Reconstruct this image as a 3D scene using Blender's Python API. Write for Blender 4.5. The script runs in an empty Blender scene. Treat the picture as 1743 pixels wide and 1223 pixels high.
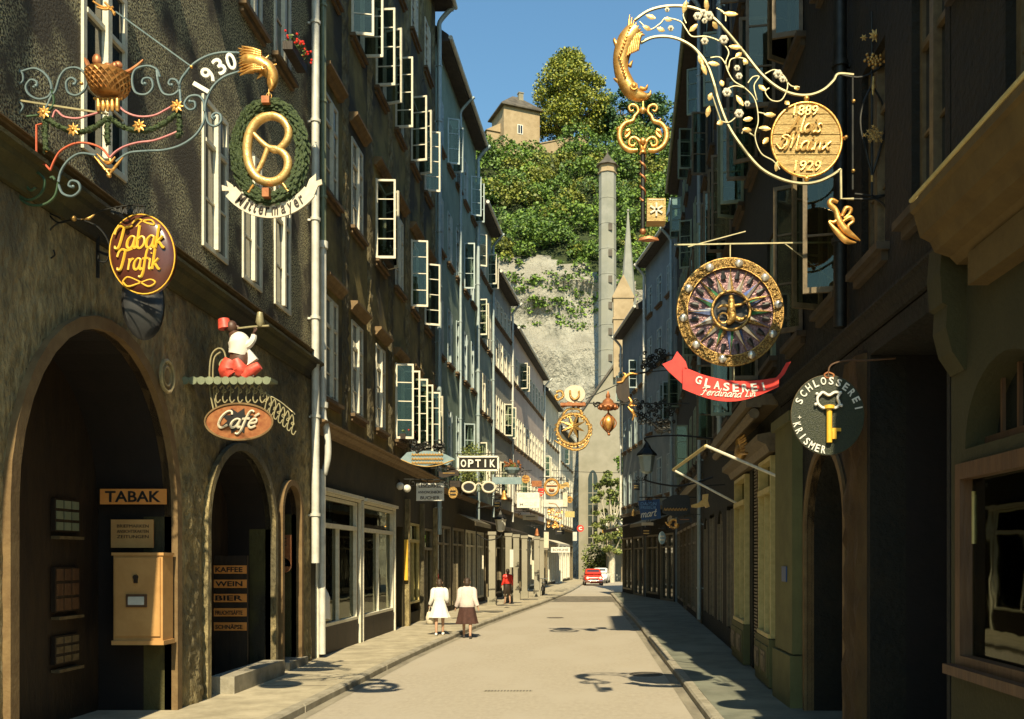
import bpy, bmesh, math, random
from mathutils import Vector, Matrix
random.seed(7)
R = math.radians
SC = bpy.context.scene
COL = SC.collection
# ------------------------------------------------------------ camera, sky, sun, exposure
F = 1600.0; VX, VY = 1003.0, 950.0; H = 2.3      # focal length and vanishing point in photo pixels, eye height
cd = bpy.data.cameras.new('camera'); cam = bpy.data.objects.new('camera', cd); COL.objects.link(cam)
cam.location = (0, 0, H); cam.rotation_euler = (R(90), 0, 0)
cd.sensor_width = 36; cd.lens = F/1743*36
cd.shift_x = (871.5-VX)/1743; cd.shift_y = (VY-611.5)/1743
cd.clip_start = .1; cd.clip_end = 3000
SC.camera = cam
SUN = Vector((-.07, 1.05, -1))                    # the way the light travels
wd = bpy.data.worlds.new('World'); SC.world = wd; wd.use_nodes = True
nt = wd.node_tree; bg = nt.nodes['Background']
sk = nt.nodes.new('ShaderNodeTexSky'); sk.sky_type = 'NISHITA'; sk.sun_disc = False
sk.sun_elevation = math.atan2(1, math.hypot(SUN.x, SUN.y)); sk.sun_rotation = R(180)-math.atan2(.07, 1.05)
sk.air_density = 1.7; sk.dust_density = .8; sk.ozone_density = 1.0
tn = nt.nodes.new('ShaderNodeMix'); tn.data_type = 'RGBA'; tn.blend_type = 'MULTIPLY'; tn.inputs['Factor'].default_value = 1; tn.inputs['B'].default_value = (.7, 1.02, 1.2, 1)
nt.links.new(sk.outputs[0], tn.inputs['A']); nt.links.new(tn.outputs['Result'], bg.inputs[0]); bg.inputs[1].default_value = .075
sl = bpy.data.lights.new('sun', 'SUN'); so = bpy.data.objects.new('sun', sl); COL.objects.link(so)
sl.energy = 5.0; sl.angle = R(.5); sl.color = (1, .85, .57)
so.rotation_euler = SUN.to_track_quat('-Z', 'Y').to_euler()
SC.view_settings.view_transform = 'Standard'; SC.view_settings.look = 'None'
SC.view_settings.exposure = 0.75; SC.view_settings.gamma = 1; SC.view_settings.use_curve_mapping = False
SC.render.engine = 'CYCLES'
SC.cycles.max_bounces = 6; SC.cycles.diffuse_bounces = 2

# ------------------------------------------------------------ helpers
def W(px, py, Y): return Vector(((px-VX)*Y/F, Y, H+(VY-py)*Y/F))
class S:                                            # a plane across the street at distance Y, in the units of a traced drawing
    def __init__(s, x0, y0, k, Y): s.x0, s.y0, s.k, s.Y = x0, y0, k, Y; s.u = k*Y/F
    def __call__(s, x, y, d=0):
        p = W(s.x0+x*s.k, s.y0+y*s.k, s.Y); p.y += d; return p
WM = {}
def wm(o): return WM.get(o.name, Matrix())
def crv(pts, n=6, closed=False):
    P = [Vector(p) for p in pts]; N = len(P); out = []
    rng = N if closed else N-1
    for i in range(rng):
        g = (lambda j: P[j % N]) if closed else (lambda j: P[max(0, min(N-1, j))])
        a, b, c, d = g(i-1), g(i), g(i+1), g(i+2)
        for k in range(n):
            t = k/n
            out.append(.5*((2*b)+(c-a)*t+(2*a-5*b+4*c-d)*t*t+(3*b-a-3*c+d)*t**3))
    if not closed: out.append(P[-1])
    return out
class M:
    def __init__(s): s.v = []; s.f = []; s.mi = []; s.cuts = []
    def cut(s):
        if not s.cuts or s.cuts[-1] != (len(s.v), len(s.f)): s.cuts.append((len(s.v), len(s.f)))
        return s
    def add(s, vs, fs, mi=0):
        o = len(s.v); s.v += [tuple(v) for v in vs]; s.f += [tuple(i+o for i in f) for f in fs]; s.mi += [mi]*len(fs); return s
    def box(s, x0, x1, y0, y1, z0, z1, mi=0):
        if x0 > x1: x0, x1 = x1, x0
        if y0 > y1: y0, y1 = y1, y0
        if z0 > z1: z0, z1 = z1, z0
        return s.add([(x, y, z) for z in (z0, z1) for x, y in ((x0, y0), (x1, y0), (x1, y1), (x0, y1))],
              [(3, 2, 1, 0), (4, 5, 6, 7), (0, 1, 5, 4), (1, 2, 6, 5), (2, 3, 7, 6), (3, 0, 4, 7)], mi)
    def bar(s, p, q, w, d=None, up=(0, 0, 1), mi=0):
        p, q = Vector(p), Vector(q); d = d or w; t = (q-p).normalized(); up = Vector(up)
        if abs(t.dot(up)) > .98: up = Vector((0, 1, 0)) if abs(t.y) < .9 else Vector((1, 0, 0))
        a = t.cross(up).normalized()*w/2; b = a.cross(t).normalized()*d/2
        return s.add([p-a-b, p+a-b, p+a+b, p-a+b, q-a-b, q+a-b, q+a+b, q-a+b],
              [(3, 2, 1, 0), (4, 5, 6, 7), (0, 1, 5, 4), (1, 2, 6, 5), (2, 3, 7, 6), (3, 0, 4, 7)], mi)
    def tube(s, path, r, n=6, closed=False, mi=0, flat=1.0):
        P = [Vector(p) for p in path]; N = len(P)
        rr = r if isinstance(r, (list, tuple)) else [r]*N
        if len(rr) != N: rr = [rr[min(len(rr)-1, int(i/(N-1)*(len(rr)-1)))]*(1-((i/(N-1)*(len(rr)-1)) % 1))+rr[min(len(rr)-1, int(i/(N-1)*(len(rr)-1))+1)]*((i/(N-1)*(len(rr)-1)) % 1) for i in range(N)]
        T = []
        for i in range(N):
            a = P[(i-1) % N] if closed else P[max(0, i-1)]; b = P[(i+1) % N] if closed else P[min(N-1, i+1)]
            t = b-a; T.append(t.normalized() if t.length > 1e-9 else Vector((0, 0, 1)))
        u = T[0].cross(Vector((0, 1, 0)))
        if u.length < .1: u = T[0].cross(Vector((1, 0, 0)))
        u.normalize(); vs = []
        for i in range(N):
            u = (u-T[i]*u.dot(T[i])); u.normalize(); w = T[i].cross(u)
            for k in range(n):
                a = 2*math.pi*k/n; vs.append(P[i]+(u*math.cos(a)+w*math.sin(a)*flat)*rr[i])
        fs = []
        for i in range(N if closed else N-1):
            j = (i+1) % N
            for k in range(n): fs.append((i*n+k, i*n+(k+1) % n, j*n+(k+1) % n, j*n+k))
        if not closed: fs += [tuple(range(n))[::-1], tuple((N-1)*n+k for k in range(n))]
        return s.add(vs, fs, mi)
    def lathe(s, prof, c, n=16, ax='z', sx=1, sy=1, mi=0):
        c = Vector(c); vs = []
        for r, z in prof:
            for k in range(n):
                a = 2*math.pi*k/n; x, y = r*math.cos(a)*sx, r*math.sin(a)*sy
                vs.append(c+(Vector((x, y, z)) if ax == 'z' else Vector((x, z, y)) if ax == 'y' else Vector((z, x, y))))
        fs = [(i*n+k, i*n+(k+1) % n, (i+1)*n+(k+1) % n, (i+1)*n+k) for i in range(len(prof)-1) for k in range(n)]
        fs += [tuple(range(n))[::-1], tuple((len(prof)-1)*n+k for k in range(n))]
        return s.add(vs, fs, mi)
    def ball(s, c, r, n=10, m=6, mi=0):
        rx, ry, rz = r if isinstance(r, (tuple, list)) else (r, r, r)
        c = Vector(c); vs = [c+Vector((0, 0, -rz))]
        for j in range(1, m):
            f = math.pi*j/m
            for k in range(n):
                a = 2*math.pi*k/n; vs.append(c+Vector((rx*math.sin(f)*math.cos(a), ry*math.sin(f)*math.sin(a), -rz*math.cos(f))))
        vs.append(c+Vector((0, 0, rz))); L = len(vs)-1
        fs = [(0, 1+(k+1) % n, 1+k) for k in range(n)]
        for j in range(m-2):
            for k in range(n): fs.append((1+j*n+k, 1+j*n+(k+1) % n, 1+(j+1)*n+(k+1) % n, 1+(j+1)*n+k))
        fs += [(L, 1+(m-2)*n+k, 1+(m-2)*n+(k+1) % n) for k in range(n)]
        return s.add(vs, fs, mi)
    def ext(s, poly, d, mi=0):                      # a closed outline given depth d
        P = [Vector(p) for p in poly]; n = len(P); d = Vector(d)
        return s.add(P+[p+d for p in P], [tuple(range(n)), tuple(range(2*n-1, n-1, -1))]+[(i, i+n, (i+1) % n+n, (i+1) % n) for i in range(n)], mi)
    def ring(s, outer, inner, d, mi=0):
        n = len(outer); d = Vector(d); O = [Vector(p) for p in outer]; I = [Vector(p) for p in inner]
        vs = O+I+[p+d for p in O]+[p+d for p in I]; fs = []
        for i in range(n):
            j = (i+1) % n
            fs += [(i, j, n+j, n+i), (2*n+i, 3*n+i, 3*n+j, 2*n+j), (i, 2*n+i, 2*n+j, j), (n+i, n+j, 3*n+j, 3*n+i)]
        return s.add(vs, fs, mi)
    def strip(s, top, bot, d, mi=0):                # a band between two lines, given depth d
        n = len(top); d = Vector(d); T = [Vector(p) for p in top]; B = [Vector(p) for p in bot]
        vs = T+B+[p+d for p in T]+[p+d for p in B]; fs = []
        for i in range(n-1):
            fs += [(i, i+1, n+i+1, n+i), (2*n+i, 3*n+i, 3*n+i+1, 2*n+i+1), (i, 2*n+i, 2*n+i+1, i+1), (n+i, n+i+1, 3*n+i+1, 3*n+i)]
        fs += [(0, n, 3*n, 2*n), (n-1, 3*n-1, 4*n-1, 2*n-1)]
        return s.add(vs, fs, mi)
    def leaves(s, c, r, n, size, mi=0, flat=.5):
        c = Vector(c); rx, ry, rz = r if isinstance(r, (tuple, list)) else (r, r, r)
        for _ in range(n):
            d = Vector((random.gauss(0, 1), random.gauss(0, 1), random.gauss(0, 1))).normalized()*(random.random()**.45)
            p = c+Vector((d.x*rx, d.y*ry, d.z*rz))
            a = Vector((random.gauss(0, 1), random.gauss(0, 1), random.gauss(0, .6))).normalized(); b = a.orthogonal().normalized()
            b = (b*math.cos(1)+a.cross(b)*random.uniform(-1, 1)).normalized()
            z = size*random.uniform(.6, 1.3); s.add([p-a*z/2, p+b*z*flat/2, p+a*z/2, p-b*z*flat/2], [(0, 1, 2, 3)], mi)
        return s
    def build(s, name, mat, parent=None, smooth=None, world=True, loc=None, noorm=False):
        if s.cuts:                                  # pieces that are parts of their own
            cs = [(0, 0)]+s.cuts+[(len(s.v), len(s.f))]; o = None
            for (v0, f0), (v1, f1) in zip(cs, cs[1:]):
                if v1 == v0: continue
                q = M(); q.v = s.v[v0:v1]; q.f = [tuple(i-v0 for i in f) for f in s.f[f0:f1]]; q.mi = s.mi[f0:f1]; o = q.build(name, mat, parent, smooth, world, loc, noorm)
            return o
        me = bpy.data.meshes.new(name)
        inv = None
        if parent is not None and world: inv = wm(parent).inverted()
        vs = s.v
        if loc is not None: vs = [(v[0]-loc[0], v[1]-loc[1], v[2]-loc[2]) for v in vs]
        if inv is not None: vs = [tuple(inv@Vector(v)) for v in vs]
        me.from_pydata(vs, [], s.f)
        for m in (mat if isinstance(mat, (list, tuple)) else [mat]): me.materials.append(m)
        me.polygons.foreach_set('material_index', s.mi)
        if not noorm:
            bm = bmesh.new(); bm.from_mesh(me); bmesh.ops.recalc_face_normals(bm, faces=bm.faces); bm.to_mesh(me); bm.free()
        if smooth:
            me.polygons.foreach_set('use_smooth', [True]*len(me.polygons)); me.set_sharp_from_angle(angle=R(smooth))
        me.update()
        o = bpy.data.objects.new(name, me); COL.objects.link(o)
        if loc is not None: o.location = loc
        if parent is not None: o.parent = parent; WM[o.name] = wm(parent)
        elif loc is not None: WM[o.name] = Matrix.Translation(loc)
        return o
def tag(o, label=None, cat=None, group=None, kind=None):
    if label: o['label'] = label
    if cat: o['category'] = cat
    if group: o['group'] = group
    if kind: o['kind'] = kind
    return o
def thing(name, label, cat, loc=(0, 0, 0), rz=0, group=None):
    o = bpy.data.objects.new(name, None); COL.objects.link(o); o.location = loc; o.rotation_euler = (0, 0, rz); o.empty_display_size = .2
    WM[o.name] = Matrix.Translation(loc)@Matrix.Rotation(rz, 4, 'Z')
    return tag(o, label, cat, group)
def inst(me, name, parent, loc=(0, 0, 0), rz=0):
    o = bpy.data.objects.new(name, me); COL.objects.link(o); o.parent = parent; o.location = loc; o.rotation_euler = (0, 0, rz)
    WM[o.name] = wm(parent)@Matrix.Translation(loc)@Matrix.Rotation(rz, 4, 'Z'); return o
def meshof(m, name, mat, smooth=None):
    o = m.build(name, mat, smooth=smooth); me = o.data; bpy.data.objects.remove(o); return me
# lettering -------------------------------------------------------------
_gc = {}
def glyph(txt, ext=.04, off=0.0):
    k = (txt, ext, off)
    if k not in _gc:
        cu = bpy.data.curves.new('lettering', 'FONT'); cu.body = txt; cu.size = 1; cu.extrude = ext; cu.offset = off; cu.resolution_u = 3
        ob = bpy.data.objects.new('lettering', cu); COL.objects.link(ob)
        me = bpy.data.meshes.new_from_object(ob)
        _gc[k] = ([v.co.copy() for v in me.vertices], [tuple(p.vertices) for p in me.polygons])
        bpy.data.objects.remove(ob); bpy.data.curves.remove(cu); bpy.data.meshes.remove(me)
    return _gc[k]
def text(m, txt, c, w, h=None, ex=(1, 0, 0), ey=(0, 0, 1), t=.01, mi=0, shear=0, off=0.0):
    """txt centred on c, w wide, h cap height"""
    vs, fs = glyph(txt, .05, off)
    if not vs: return
    x0 = min(v.x for v in vs); x1 = max(v.x for v in vs); y0 = min(v.y for v in vs); y1 = max(v.y for v in vs)
    ex, ey, c = Vector(ex), Vector(ey), Vector(c); ez = ex.cross(ey)
    kx = w/(x1-x0); ky = (h/(y1-y0)) if h else kx
    m.add([c+ex*((v.x-(x0+x1)/2)*kx+shear*(v.y-(y0+y1)/2)*ky)+ey*(v.y-(y0+y1)/2)*ky+ez*v.z/.05*t for v in vs], fs, mi)
def arctext(m, txt, c, r, a0, a1, h, t=.01, mi=0, sx=1, inward=False, off=0.0, wf=.75):
    """letters on a circle in the X-Z plane; angles clockwise from the top, degrees"""
    n = len(txt)
    for i, ch in enumerate(txt):
        if ch == ' ': continue
        a = R(a0+(a1-a0)*(i/(n-1) if n > 1 else .5)); rad = Vector((math.sin(a), 0, math.cos(a)))
        p = Vector(c)+Vector((rad.x*r*sx, 0, rad.z*r)); tg = Vector((math.cos(a), 0, -math.sin(a)))
        if inward: rad, tg = -rad, -tg
        w = h*wf*(.3 if ch in 'I1' else 1.15 if ch in 'MWO' else 1)
        text(m, ch, p, w, h, tg, rad, t, mi, off=off)
# a single-stroke slanted hand: each letter = (advance, [strokes]) on a grid, x-height 5, ascender 10
HAND = {
 'a': (5, [[(4.4, 4.4), (2.6, 5), (.8, 3.4), (.6, 1), (1.8, 0), (3.4, 1.2), (4.3, 4.6)], [(4.4, 4.8), (4, 1.2), (4.6, 0), (5.6, .8)]]),
 'b': (5, [[(.9, 9.5), (.8, 3), (1, .6), (2.6, 0), (4.2, 1.6), (4.2, 3.8), (2.8, 4.8), (1, 3.6)]]),
 'd': (5.2, [[(4.2, 4.2), (2.6, 5), (.8, 3.4), (.6, 1), (1.8, 0), (3.6, 1.4)], [(4.6, 9.6), (4.1, 4), (4.1, .8), (5.2, .6)]]),
 'e': (4.6, [[(.8, 2.4), (3.6, 3), (3.7, 4.6), (2.4, 5), (.9, 3.4), (.8, 1.2), (2.2, 0), (4.2, 1.2)]]),
 'é': (4.6, [[(.8, 2.4), (3.6, 3), (3.7, 4.6), (2.4, 5), (.9, 3.4), (.8, 1.2), (2.2, 0), (4.2, 1.2)], [(2.2, 6.4), (4, 8)]]),
 'f': (3.6, [[(4.8, 8.8), (3.6, 9.6), (2.4, 8.4), (1.8, 4), (1.4, -1), (.4, -3.4), (-1, -3)], [(.2, 4.9), (3.8, 5.1)]]),
 'i': (2.4, [[(.6, 4), (1.2, 4.9), (1, 1), (1.6, 0), (2.6, .8)], [(1.5, 7), (1.7, 7.5)]]),
 'k': (4.8, [[(1, 9.5), (.8, 4), (.6, 0)], [(3.8, 4.8), (1.2, 2.4), (2.4, 2), (4.4, 0), (5, .5)]]),
 'l': (2.4, [[(1.2, 9.8), (.9, 4), (1, .8), (1.8, 0), (2.6, .8)]]),
 'm': (7.4, [[(.5, 4.6), (1, 4.6), (.8, 0)], [(1, 3.4), (2.6, 5), (3.6, 4), (3.4, 0)], [(3.6, 3.4), (5.2, 5), (6.2, 4), (6, .6), (6.6, 0), (7.4, .8)]]),
 'n': (5, [[(.5, 4.6), (1, 4.6), (.8, 0)], [(1, 3.2), (2.8, 5), (3.9, 4), (3.6, .8), (4.2, 0), (5.2, .8)]]),
 'o': (4.6, [[(2.4, 5), (.8, 3.6), (.8, 1.2), (2.2, 0), (3.8, 1.4), (3.8, 3.6), (2.4, 5)]]),
 'r': (3.6, [[(.5, 4.6), (1.1, 4.6), (.8, 0)], [(1, 3), (2.4, 4.9), (3.6, 4.6)]]),
 's': (3.8, [[(3.4, 4.4), (2.2, 5), (1.2, 4), (2.6, 2.4), (3, 1), (1.8, 0), (.4, .6)]]),
 't': (3.2, [[(1.6, 8), (1.2, 3), (1.2, .8), (2.2, 0), (3.2, .8)], [(0, 5), (3, 5.1)]]),
 'x': (5, [[(.6, 4.4), (1.6, 4.8), (2.6, 2.4), (3.6, .2), (4.8, .6)], [(4.6, 4.8), (2.6, 2.6), (.4, 0)]]),
 'A': (7, [[(-.6, .6), (.8, 0), (2.4, 3), (4.6, 9.4), (5, 4), (5.4, 0)], [(1.2, 3.4), (6.2, 3.4)]]),
 'C': (6.4, [[(5.8, 7.4), (5, 9.2), (3, 9), (1, 6), (.8, 2), (2.6, 0), (5.4, 1.6)]]),
 'F': (6, [[(0, 7.6), (1.2, 9.2), (4, 9), (7, 9.4)], [(3.6, 9), (3, 4), (2, .4), (.4, .2)], [(1.4, 4.8), (5.2, 5)]]),
 'L': (6, [[(4.6, 8.4), (3.6, 9.4), (2.6, 8), (2.2, 3), (1, .4), (3, .6), (5.6, .2)]]),
 'M': (9, [[(-2.6, 1.4), (-1.8, 5), (.4, 6.6), (.6, 3), (-1, 2.6)], [(0, 0), (1.4, 2), (2.6, 8.6), (3.6, 8.8), (3.6, 1)], [(3.7, 2), (5.8, 8.8), (6.8, 8.6), (6.8, 1), (7.6, 0), (8.8, 1)]]),
 'T': (6, [[(-.6, 6), (.2, 8.4), (2, 9.4), (4.8, 8.8), (8, 9.6)], [(4, 9), (3.2, 4), (2.2, .4), (.6, .2), (.4, 1.2)]]),
}
def hand(m, txt, S_, x, y, h, r, slant=.25, rot=0, mi=0, d=0, sx=1):
    """txt in the slanted hand; x,y = left end of the base line in S_ units, h = ascender height"""
    k = h/10; cx = 0; ca, sa = math.cos(rot), math.sin(rot)
    for ch in txt:
        if ch == ' ': cx += 3.5; continue
        adv, st = HAND[ch]
        for s_ in st:
            pts = []
            for (a, b) in s_:
                X = (a+cx+b*slant)*k*sx; Y_ = -b*k
                pts.append(S_(x+X*ca-Y_*sa, y+X*sa+Y_*ca, d))
            m.tube(crv(pts, 4), r, 5, mi=mi)
        cx += adv
    return cx*k*sx
# materials ---------------------------------------------------------------
MT = {}
def mat(name, c1, c2=None, sc=4, rough=.8, metal=0, bs=0, bump=0, stretch=(1, 1, 1), contrast=(.35, .65), c3=None, sc3=.4, island=False, emit=None, spec=None, det=4, bd=.02):
    m = bpy.data.materials.new(name); m.use_nodes = True; N = m.node_tree.nodes; L = m.node_tree.links
    b = N['Principled BSDF']; b.inputs['Roughness'].default_value = rough; b.inputs['Metallic'].default_value = metal
    if spec is not None: b.inputs['Specular IOR Level'].default_value = spec
    geo = N.new('ShaderNodeNewGeometry'); mp = N.new('ShaderNodeMapping'); mp.inputs['Scale'].default_value = stretch
    L.new(geo.outputs['Position'], mp.inputs['Vector'])
    b.inputs['Base Color'].default_value = (*c1, 1)
    if c2:
        rp = N.new('ShaderNodeValToRGB'); rp.color_ramp.elements[0].position, rp.color_ramp.elements[1].position = contrast
        rp.color_ramp.elements[0].color = (*c1, 1); rp.color_ramp.elements[1].color = (*c2, 1)
        if island: L.new(geo.outputs['Random Per Island'], rp.inputs[0]); rp.color_ramp.elements[0].position = 0; rp.color_ramp.elements[1].position = 1
        else:
            nz = N.new('ShaderNodeTexNoise'); nz.inputs['Scale'].default_value = sc; nz.inputs['Detail'].default_value = det; nz.inputs['Roughness'].default_value = .65
            L.new(mp.outputs[0], nz.inputs['Vector']); L.new(nz.outputs[0], rp.inputs[0])
        out = rp.outputs[0]
        if c3:
            n3 = N.new('ShaderNodeTexNoise'); n3.inputs['Scale'].default_value = sc3; n3.inputs['Detail'].default_value = 5
            L.new(mp.outputs[0], n3.inputs['Vector'])
            r3 = N.new('ShaderNodeValToRGB'); r3.color_ramp.elements[0].position = .46; r3.color_ramp.elements[1].position = .6
            mx = N.new('ShaderNodeMix'); mx.data_type = 'RGBA'; L.new(n3.outputs[0], r3.inputs[0]); L.new(r3.outputs[0], mx.inputs['Factor'])
            L.new(out, mx.inputs['A']); mx.inputs['B'].default_value = (*c3, 1); out = mx.outputs['Result']
        L.new(out, b.inputs['Base Color'])
    if bump:
        nb = N.new('ShaderNodeTexNoise'); nb.inputs['Scale'].default_value = bs; nb.inputs['Detail'].default_value = 5; nb.inputs['Roughness'].default_value = .6
        L.new(mp.outputs[0], nb.inputs['Vector']); bp = N.new('ShaderNodeBump'); bp.inputs['Strength'].default_value = bump; bp.inputs['Distance'].default_value = bd
        L.new(nb.outputs[0], bp.inputs['Height']); L.new(bp.outputs[0], b.inputs['Normal'])
    if emit: b.inputs['Emission Color'].default_value = (*c1, 1); b.inputs['Emission Strength'].default_value = emit
    MT[name] = m; return m
def glassmat(name, tint, mixf, rough=.02):
    m = bpy.data.materials.new(name); m.use_nodes = True; N = m.node_tree.nodes; L = m.node_tree.links; N.clear()
    o = N.new('ShaderNodeOutputMaterial'); t = N.new('ShaderNodeBsdfTransparent'); t.inputs[0].default_value = (*tint, 1)
    g = N.new('ShaderNodeBsdfGlossy'); g.inputs['Roughness'].default_value = rough; g.inputs['Color'].default_value = (.62, .64, .52, 1); fr = N.new('ShaderNodeFresnel'); fr.inputs[0].default_value = 1.5
    ad = N.new('ShaderNodeMath'); ad.operation = 'ADD'; ad.inputs[1].default_value = mixf; ad.use_clamp = True
    mx = N.new('ShaderNodeMixShader'); L.new(fr.outputs[0], ad.inputs[0]); L.new(ad.outputs[0], mx.inputs[0]); L.new(t.outputs[0], mx.inputs[1]); L.new(g.outputs[0], mx.inputs[2]); L.new(mx.outputs[0], o.inputs[0])
    nz = N.new('ShaderNodeTexNoise'); nz.inputs['Scale'].default_value = 1.8; tc = N.new('ShaderNodeNewGeometry'); L.new(tc.outputs['Position'], nz.inputs['Vector'])
    bp = N.new('ShaderNodeBump'); bp.inputs['Strength'].default_value = .06; bp.inputs['Distance'].default_value = .03; L.new(nz.outputs[0], bp.inputs['Height']); L.new(bp.outputs[0], g.inputs['Normal'])
    MT[name] = m; return m
mat('road', (.3, .265, .205), (.4, .355, .275), 9, .88, bs=70, bump=.7, c3=(.37, .33, .26), sc3=.5, bd=.008, stretch=(1.3, .6, 1), det=10, contrast=(.25, .75))
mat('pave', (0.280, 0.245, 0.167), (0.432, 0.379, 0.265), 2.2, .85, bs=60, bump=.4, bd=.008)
mat('pave_right_shaded', (0.112, 0.121, 0.090), (0.180, 0.183, 0.139), 2.2, .85, bs=60, bump=.4, bd=.008, c3=(.2, .21, .16), sc3=.5)  # same paving as the left side, its shade put into a darker colour
mat('kerb', (0.220, 0.198, 0.143), (0.352, 0.319, 0.242), 3, .8, bs=30, bump=.4)
mat('earth', (.2, .18, .13), (.3, .27, .2), 1, .9)
mat('iron_cover', (.09, .08, .065), (.16, .14, .11), 12, .6, .4, bs=60, bump=.5)
mat('joint', (.1, .09, .07), (.15, .13, .1), 5, .9)
mat('damp', (.07, .06, .045), (.2, .17, .13), 2.5, .5, bs=20, bump=.4)
mat('stucco', (0.066, 0.051, 0.023), (0.950, 0.836, 0.457), 34, .85, bs=30, bump=1, contrast=(.47, .55), bd=.16, det=2, c3=(.11, .085, .05), sc3=1.1)  # pale speckle puts sunlit grain into the colour; broad patches are dirt
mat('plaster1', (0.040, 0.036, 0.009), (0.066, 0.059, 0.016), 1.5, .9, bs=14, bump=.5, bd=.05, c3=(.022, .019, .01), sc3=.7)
mat('rough_stone', (0.145, 0.115, 0.050), (0.374, 0.296, 0.140), 7, .9, bs=9, bump=1, bd=.12, stretch=(1, 1, .5), c3=(.1, .085, .046), sc3=.6)
mat('stone_band', (0.128, 0.077, 0.029), (0.188, 0.122, 0.049), 4, .85, bs=25, bump=.4)
mat('plaster2', (0.177, 0.136, 0.039), (0.319, 0.240, 0.073), 1.2, .9, bs=18, bump=.7, bd=.05, c3=(.05, .042, .022), sc3=.5)
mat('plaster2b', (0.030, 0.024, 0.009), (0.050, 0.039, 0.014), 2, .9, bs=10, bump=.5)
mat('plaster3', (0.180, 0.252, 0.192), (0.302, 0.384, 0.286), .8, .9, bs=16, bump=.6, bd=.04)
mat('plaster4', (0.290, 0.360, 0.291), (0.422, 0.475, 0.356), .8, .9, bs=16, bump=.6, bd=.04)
mat('plaster5', (.3, .29, .24), (.4, .38, .3), .8, .9, bs=16, bump=.6, bd=.04)
mat('plaster6', (.52, .4, .33), (.6, .48, .39), .8, .9, bs=16, bump=.4)
mat('plaster7', (.5, .45, .33), (.62, .56, .42), .8, .9, bs=16, bump=.4)
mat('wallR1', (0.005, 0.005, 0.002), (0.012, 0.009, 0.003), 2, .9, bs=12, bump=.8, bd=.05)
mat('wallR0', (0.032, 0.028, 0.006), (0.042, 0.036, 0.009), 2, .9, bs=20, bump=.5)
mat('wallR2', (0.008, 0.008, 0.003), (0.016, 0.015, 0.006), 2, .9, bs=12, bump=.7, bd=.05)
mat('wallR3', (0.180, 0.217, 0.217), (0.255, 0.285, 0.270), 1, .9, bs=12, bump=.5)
mat('brown_stone', (0.038, 0.020, 0.004), (0.071, 0.039, 0.009), 3, .85, bs=8, bump=.9, bd=.05, stretch=(1, 1, .4))
mat('pilaster_green', (0.094, 0.090, 0.030), (0.125, 0.120, 0.041), 2, .8, bs=20, bump=.3)
mat('sill_brown', (0.096, 0.060, 0.028), (0.160, 0.104, 0.048), 6, .8)
mat('sill_dark', (.04, .03, .016), (.07, .05, .028), 6, .8)
mat('cornice_brown', (0.141, 0.088, 0.036), (0.211, 0.139, 0.061), 6, .8, bs=20, bump=.3)
mat('frame_cream', (0.570, 0.534, 0.405), (0.699, 0.662, 0.515), 9, .55, bs=30, bump=.2)
mat('frame_brown', (0.089, 0.062, 0.027), (0.155, 0.113, 0.054), 9, .55, bs=30, bump=.2)
mat('frame_dark', (.12, .1, .06), (.2, .16, .09), 9, .5)
mat('frame_gold', (.42, .34, .12), (.55, .45, .18), 9, .5)
mat('zinc', (.5, .5, .44), (.68, .67, .58), 3, .5, .1, bs=4, bump=.2)
mat('zinc_green', (.16, .19, .12), (.24, .27, .17), 3, .5, .2)
mat('zinc_blue', (0.288, 0.368, 0.368), (0.400, 0.464, 0.448), 3, .5, .2)
mat('roof', (.03, .026, .022), (.06, .05, .04), 4, .8, bs=20, bump=.6)
mat('passage_shade', (0.004, 0.002, 0.001), (0.008, 0.004, 0.002), 3, .9, bs=12, bump=.5)  # near-black: the shade of deep reveals put into their colour
mat('dark', (.01, .009, .007), (.02, .018, .012), 4, .9)
mat('dark_wood', (0.013, 0.007, 0.003), (0.028, 0.016, 0.006), 8, .6, stretch=(1, 1, .2), bs=20, bump=.4)
mat('brown_wood', (0.073, 0.034, 0.014), (0.112, 0.056, 0.022), 8, .6, stretch=(1, 1, .2), bs=20, bump=.4)
mat('curtain', (0.400, 0.376, 0.288), (0.560, 0.528, 0.416), 8, .9, stretch=(3, 3, .2))
mat('gold', (0.612, 0.288, 0.060), (0.807, 0.480, 0.150), 14, .34, .65, bs=40, bump=.35, bd=.01)
mat('gold_pale', (0.624, 0.370, 0.112), (0.718, 0.488, 0.185), 14, .35, .5, bs=40, bump=.3)
mat('gold_dark', (.3, .17, .05), (.6, .38, .12), 20, .4, .7, bs=40, bump=.5)
mat('bronze', (.14, .08, .03), (.55, .36, .12), 60, .35, .7, bs=70, bump=1, contrast=(.42, .58))
mat('iron', (.012, .012, .011), (.03, .03, .025), 8, .5, .5)
mat('iron_blue', (0.096, 0.144, 0.156), (0.150, 0.204, 0.204), 10, .5, .2)
mat('iron_green', (.03, .07, .035), (.06, .11, .05), 10, .5, .2)
mat('pink_iron', (.5, .17, .18), (.6, .26, .24), 10, .5, .1)
mat('red_iron', (.5, .09, .04), (.62, .15, .07), 10, .5, .1)
mat('iron_gilt', (0.315, 0.285, 0.165), (0.450, 0.390, 0.210), 12, .4, .4)
mat('copper_red', (0.300, 0.098, 0.038), (0.450, 0.195, 0.075), 12, .45, .5)
mat('white_paint', (0.663, 0.637, 0.544), (0.731, 0.714, 0.629), 6, .5)
mat('ivory', (0.528, 0.464, 0.336), (0.640, 0.576, 0.432), 10, .6)
mat('leafy', (.035, .07, .015), (.14, .2, .045), 30, .6, island=True)
mat('wreath', (.015, .035, .008), (.06, .09, .02), 40, .6, bs=60, bump=1, bd=.02)
mat('tree_leaf', (.04, .09, .01), (.36, .36, .035), island=True, rough=.6)
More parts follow.
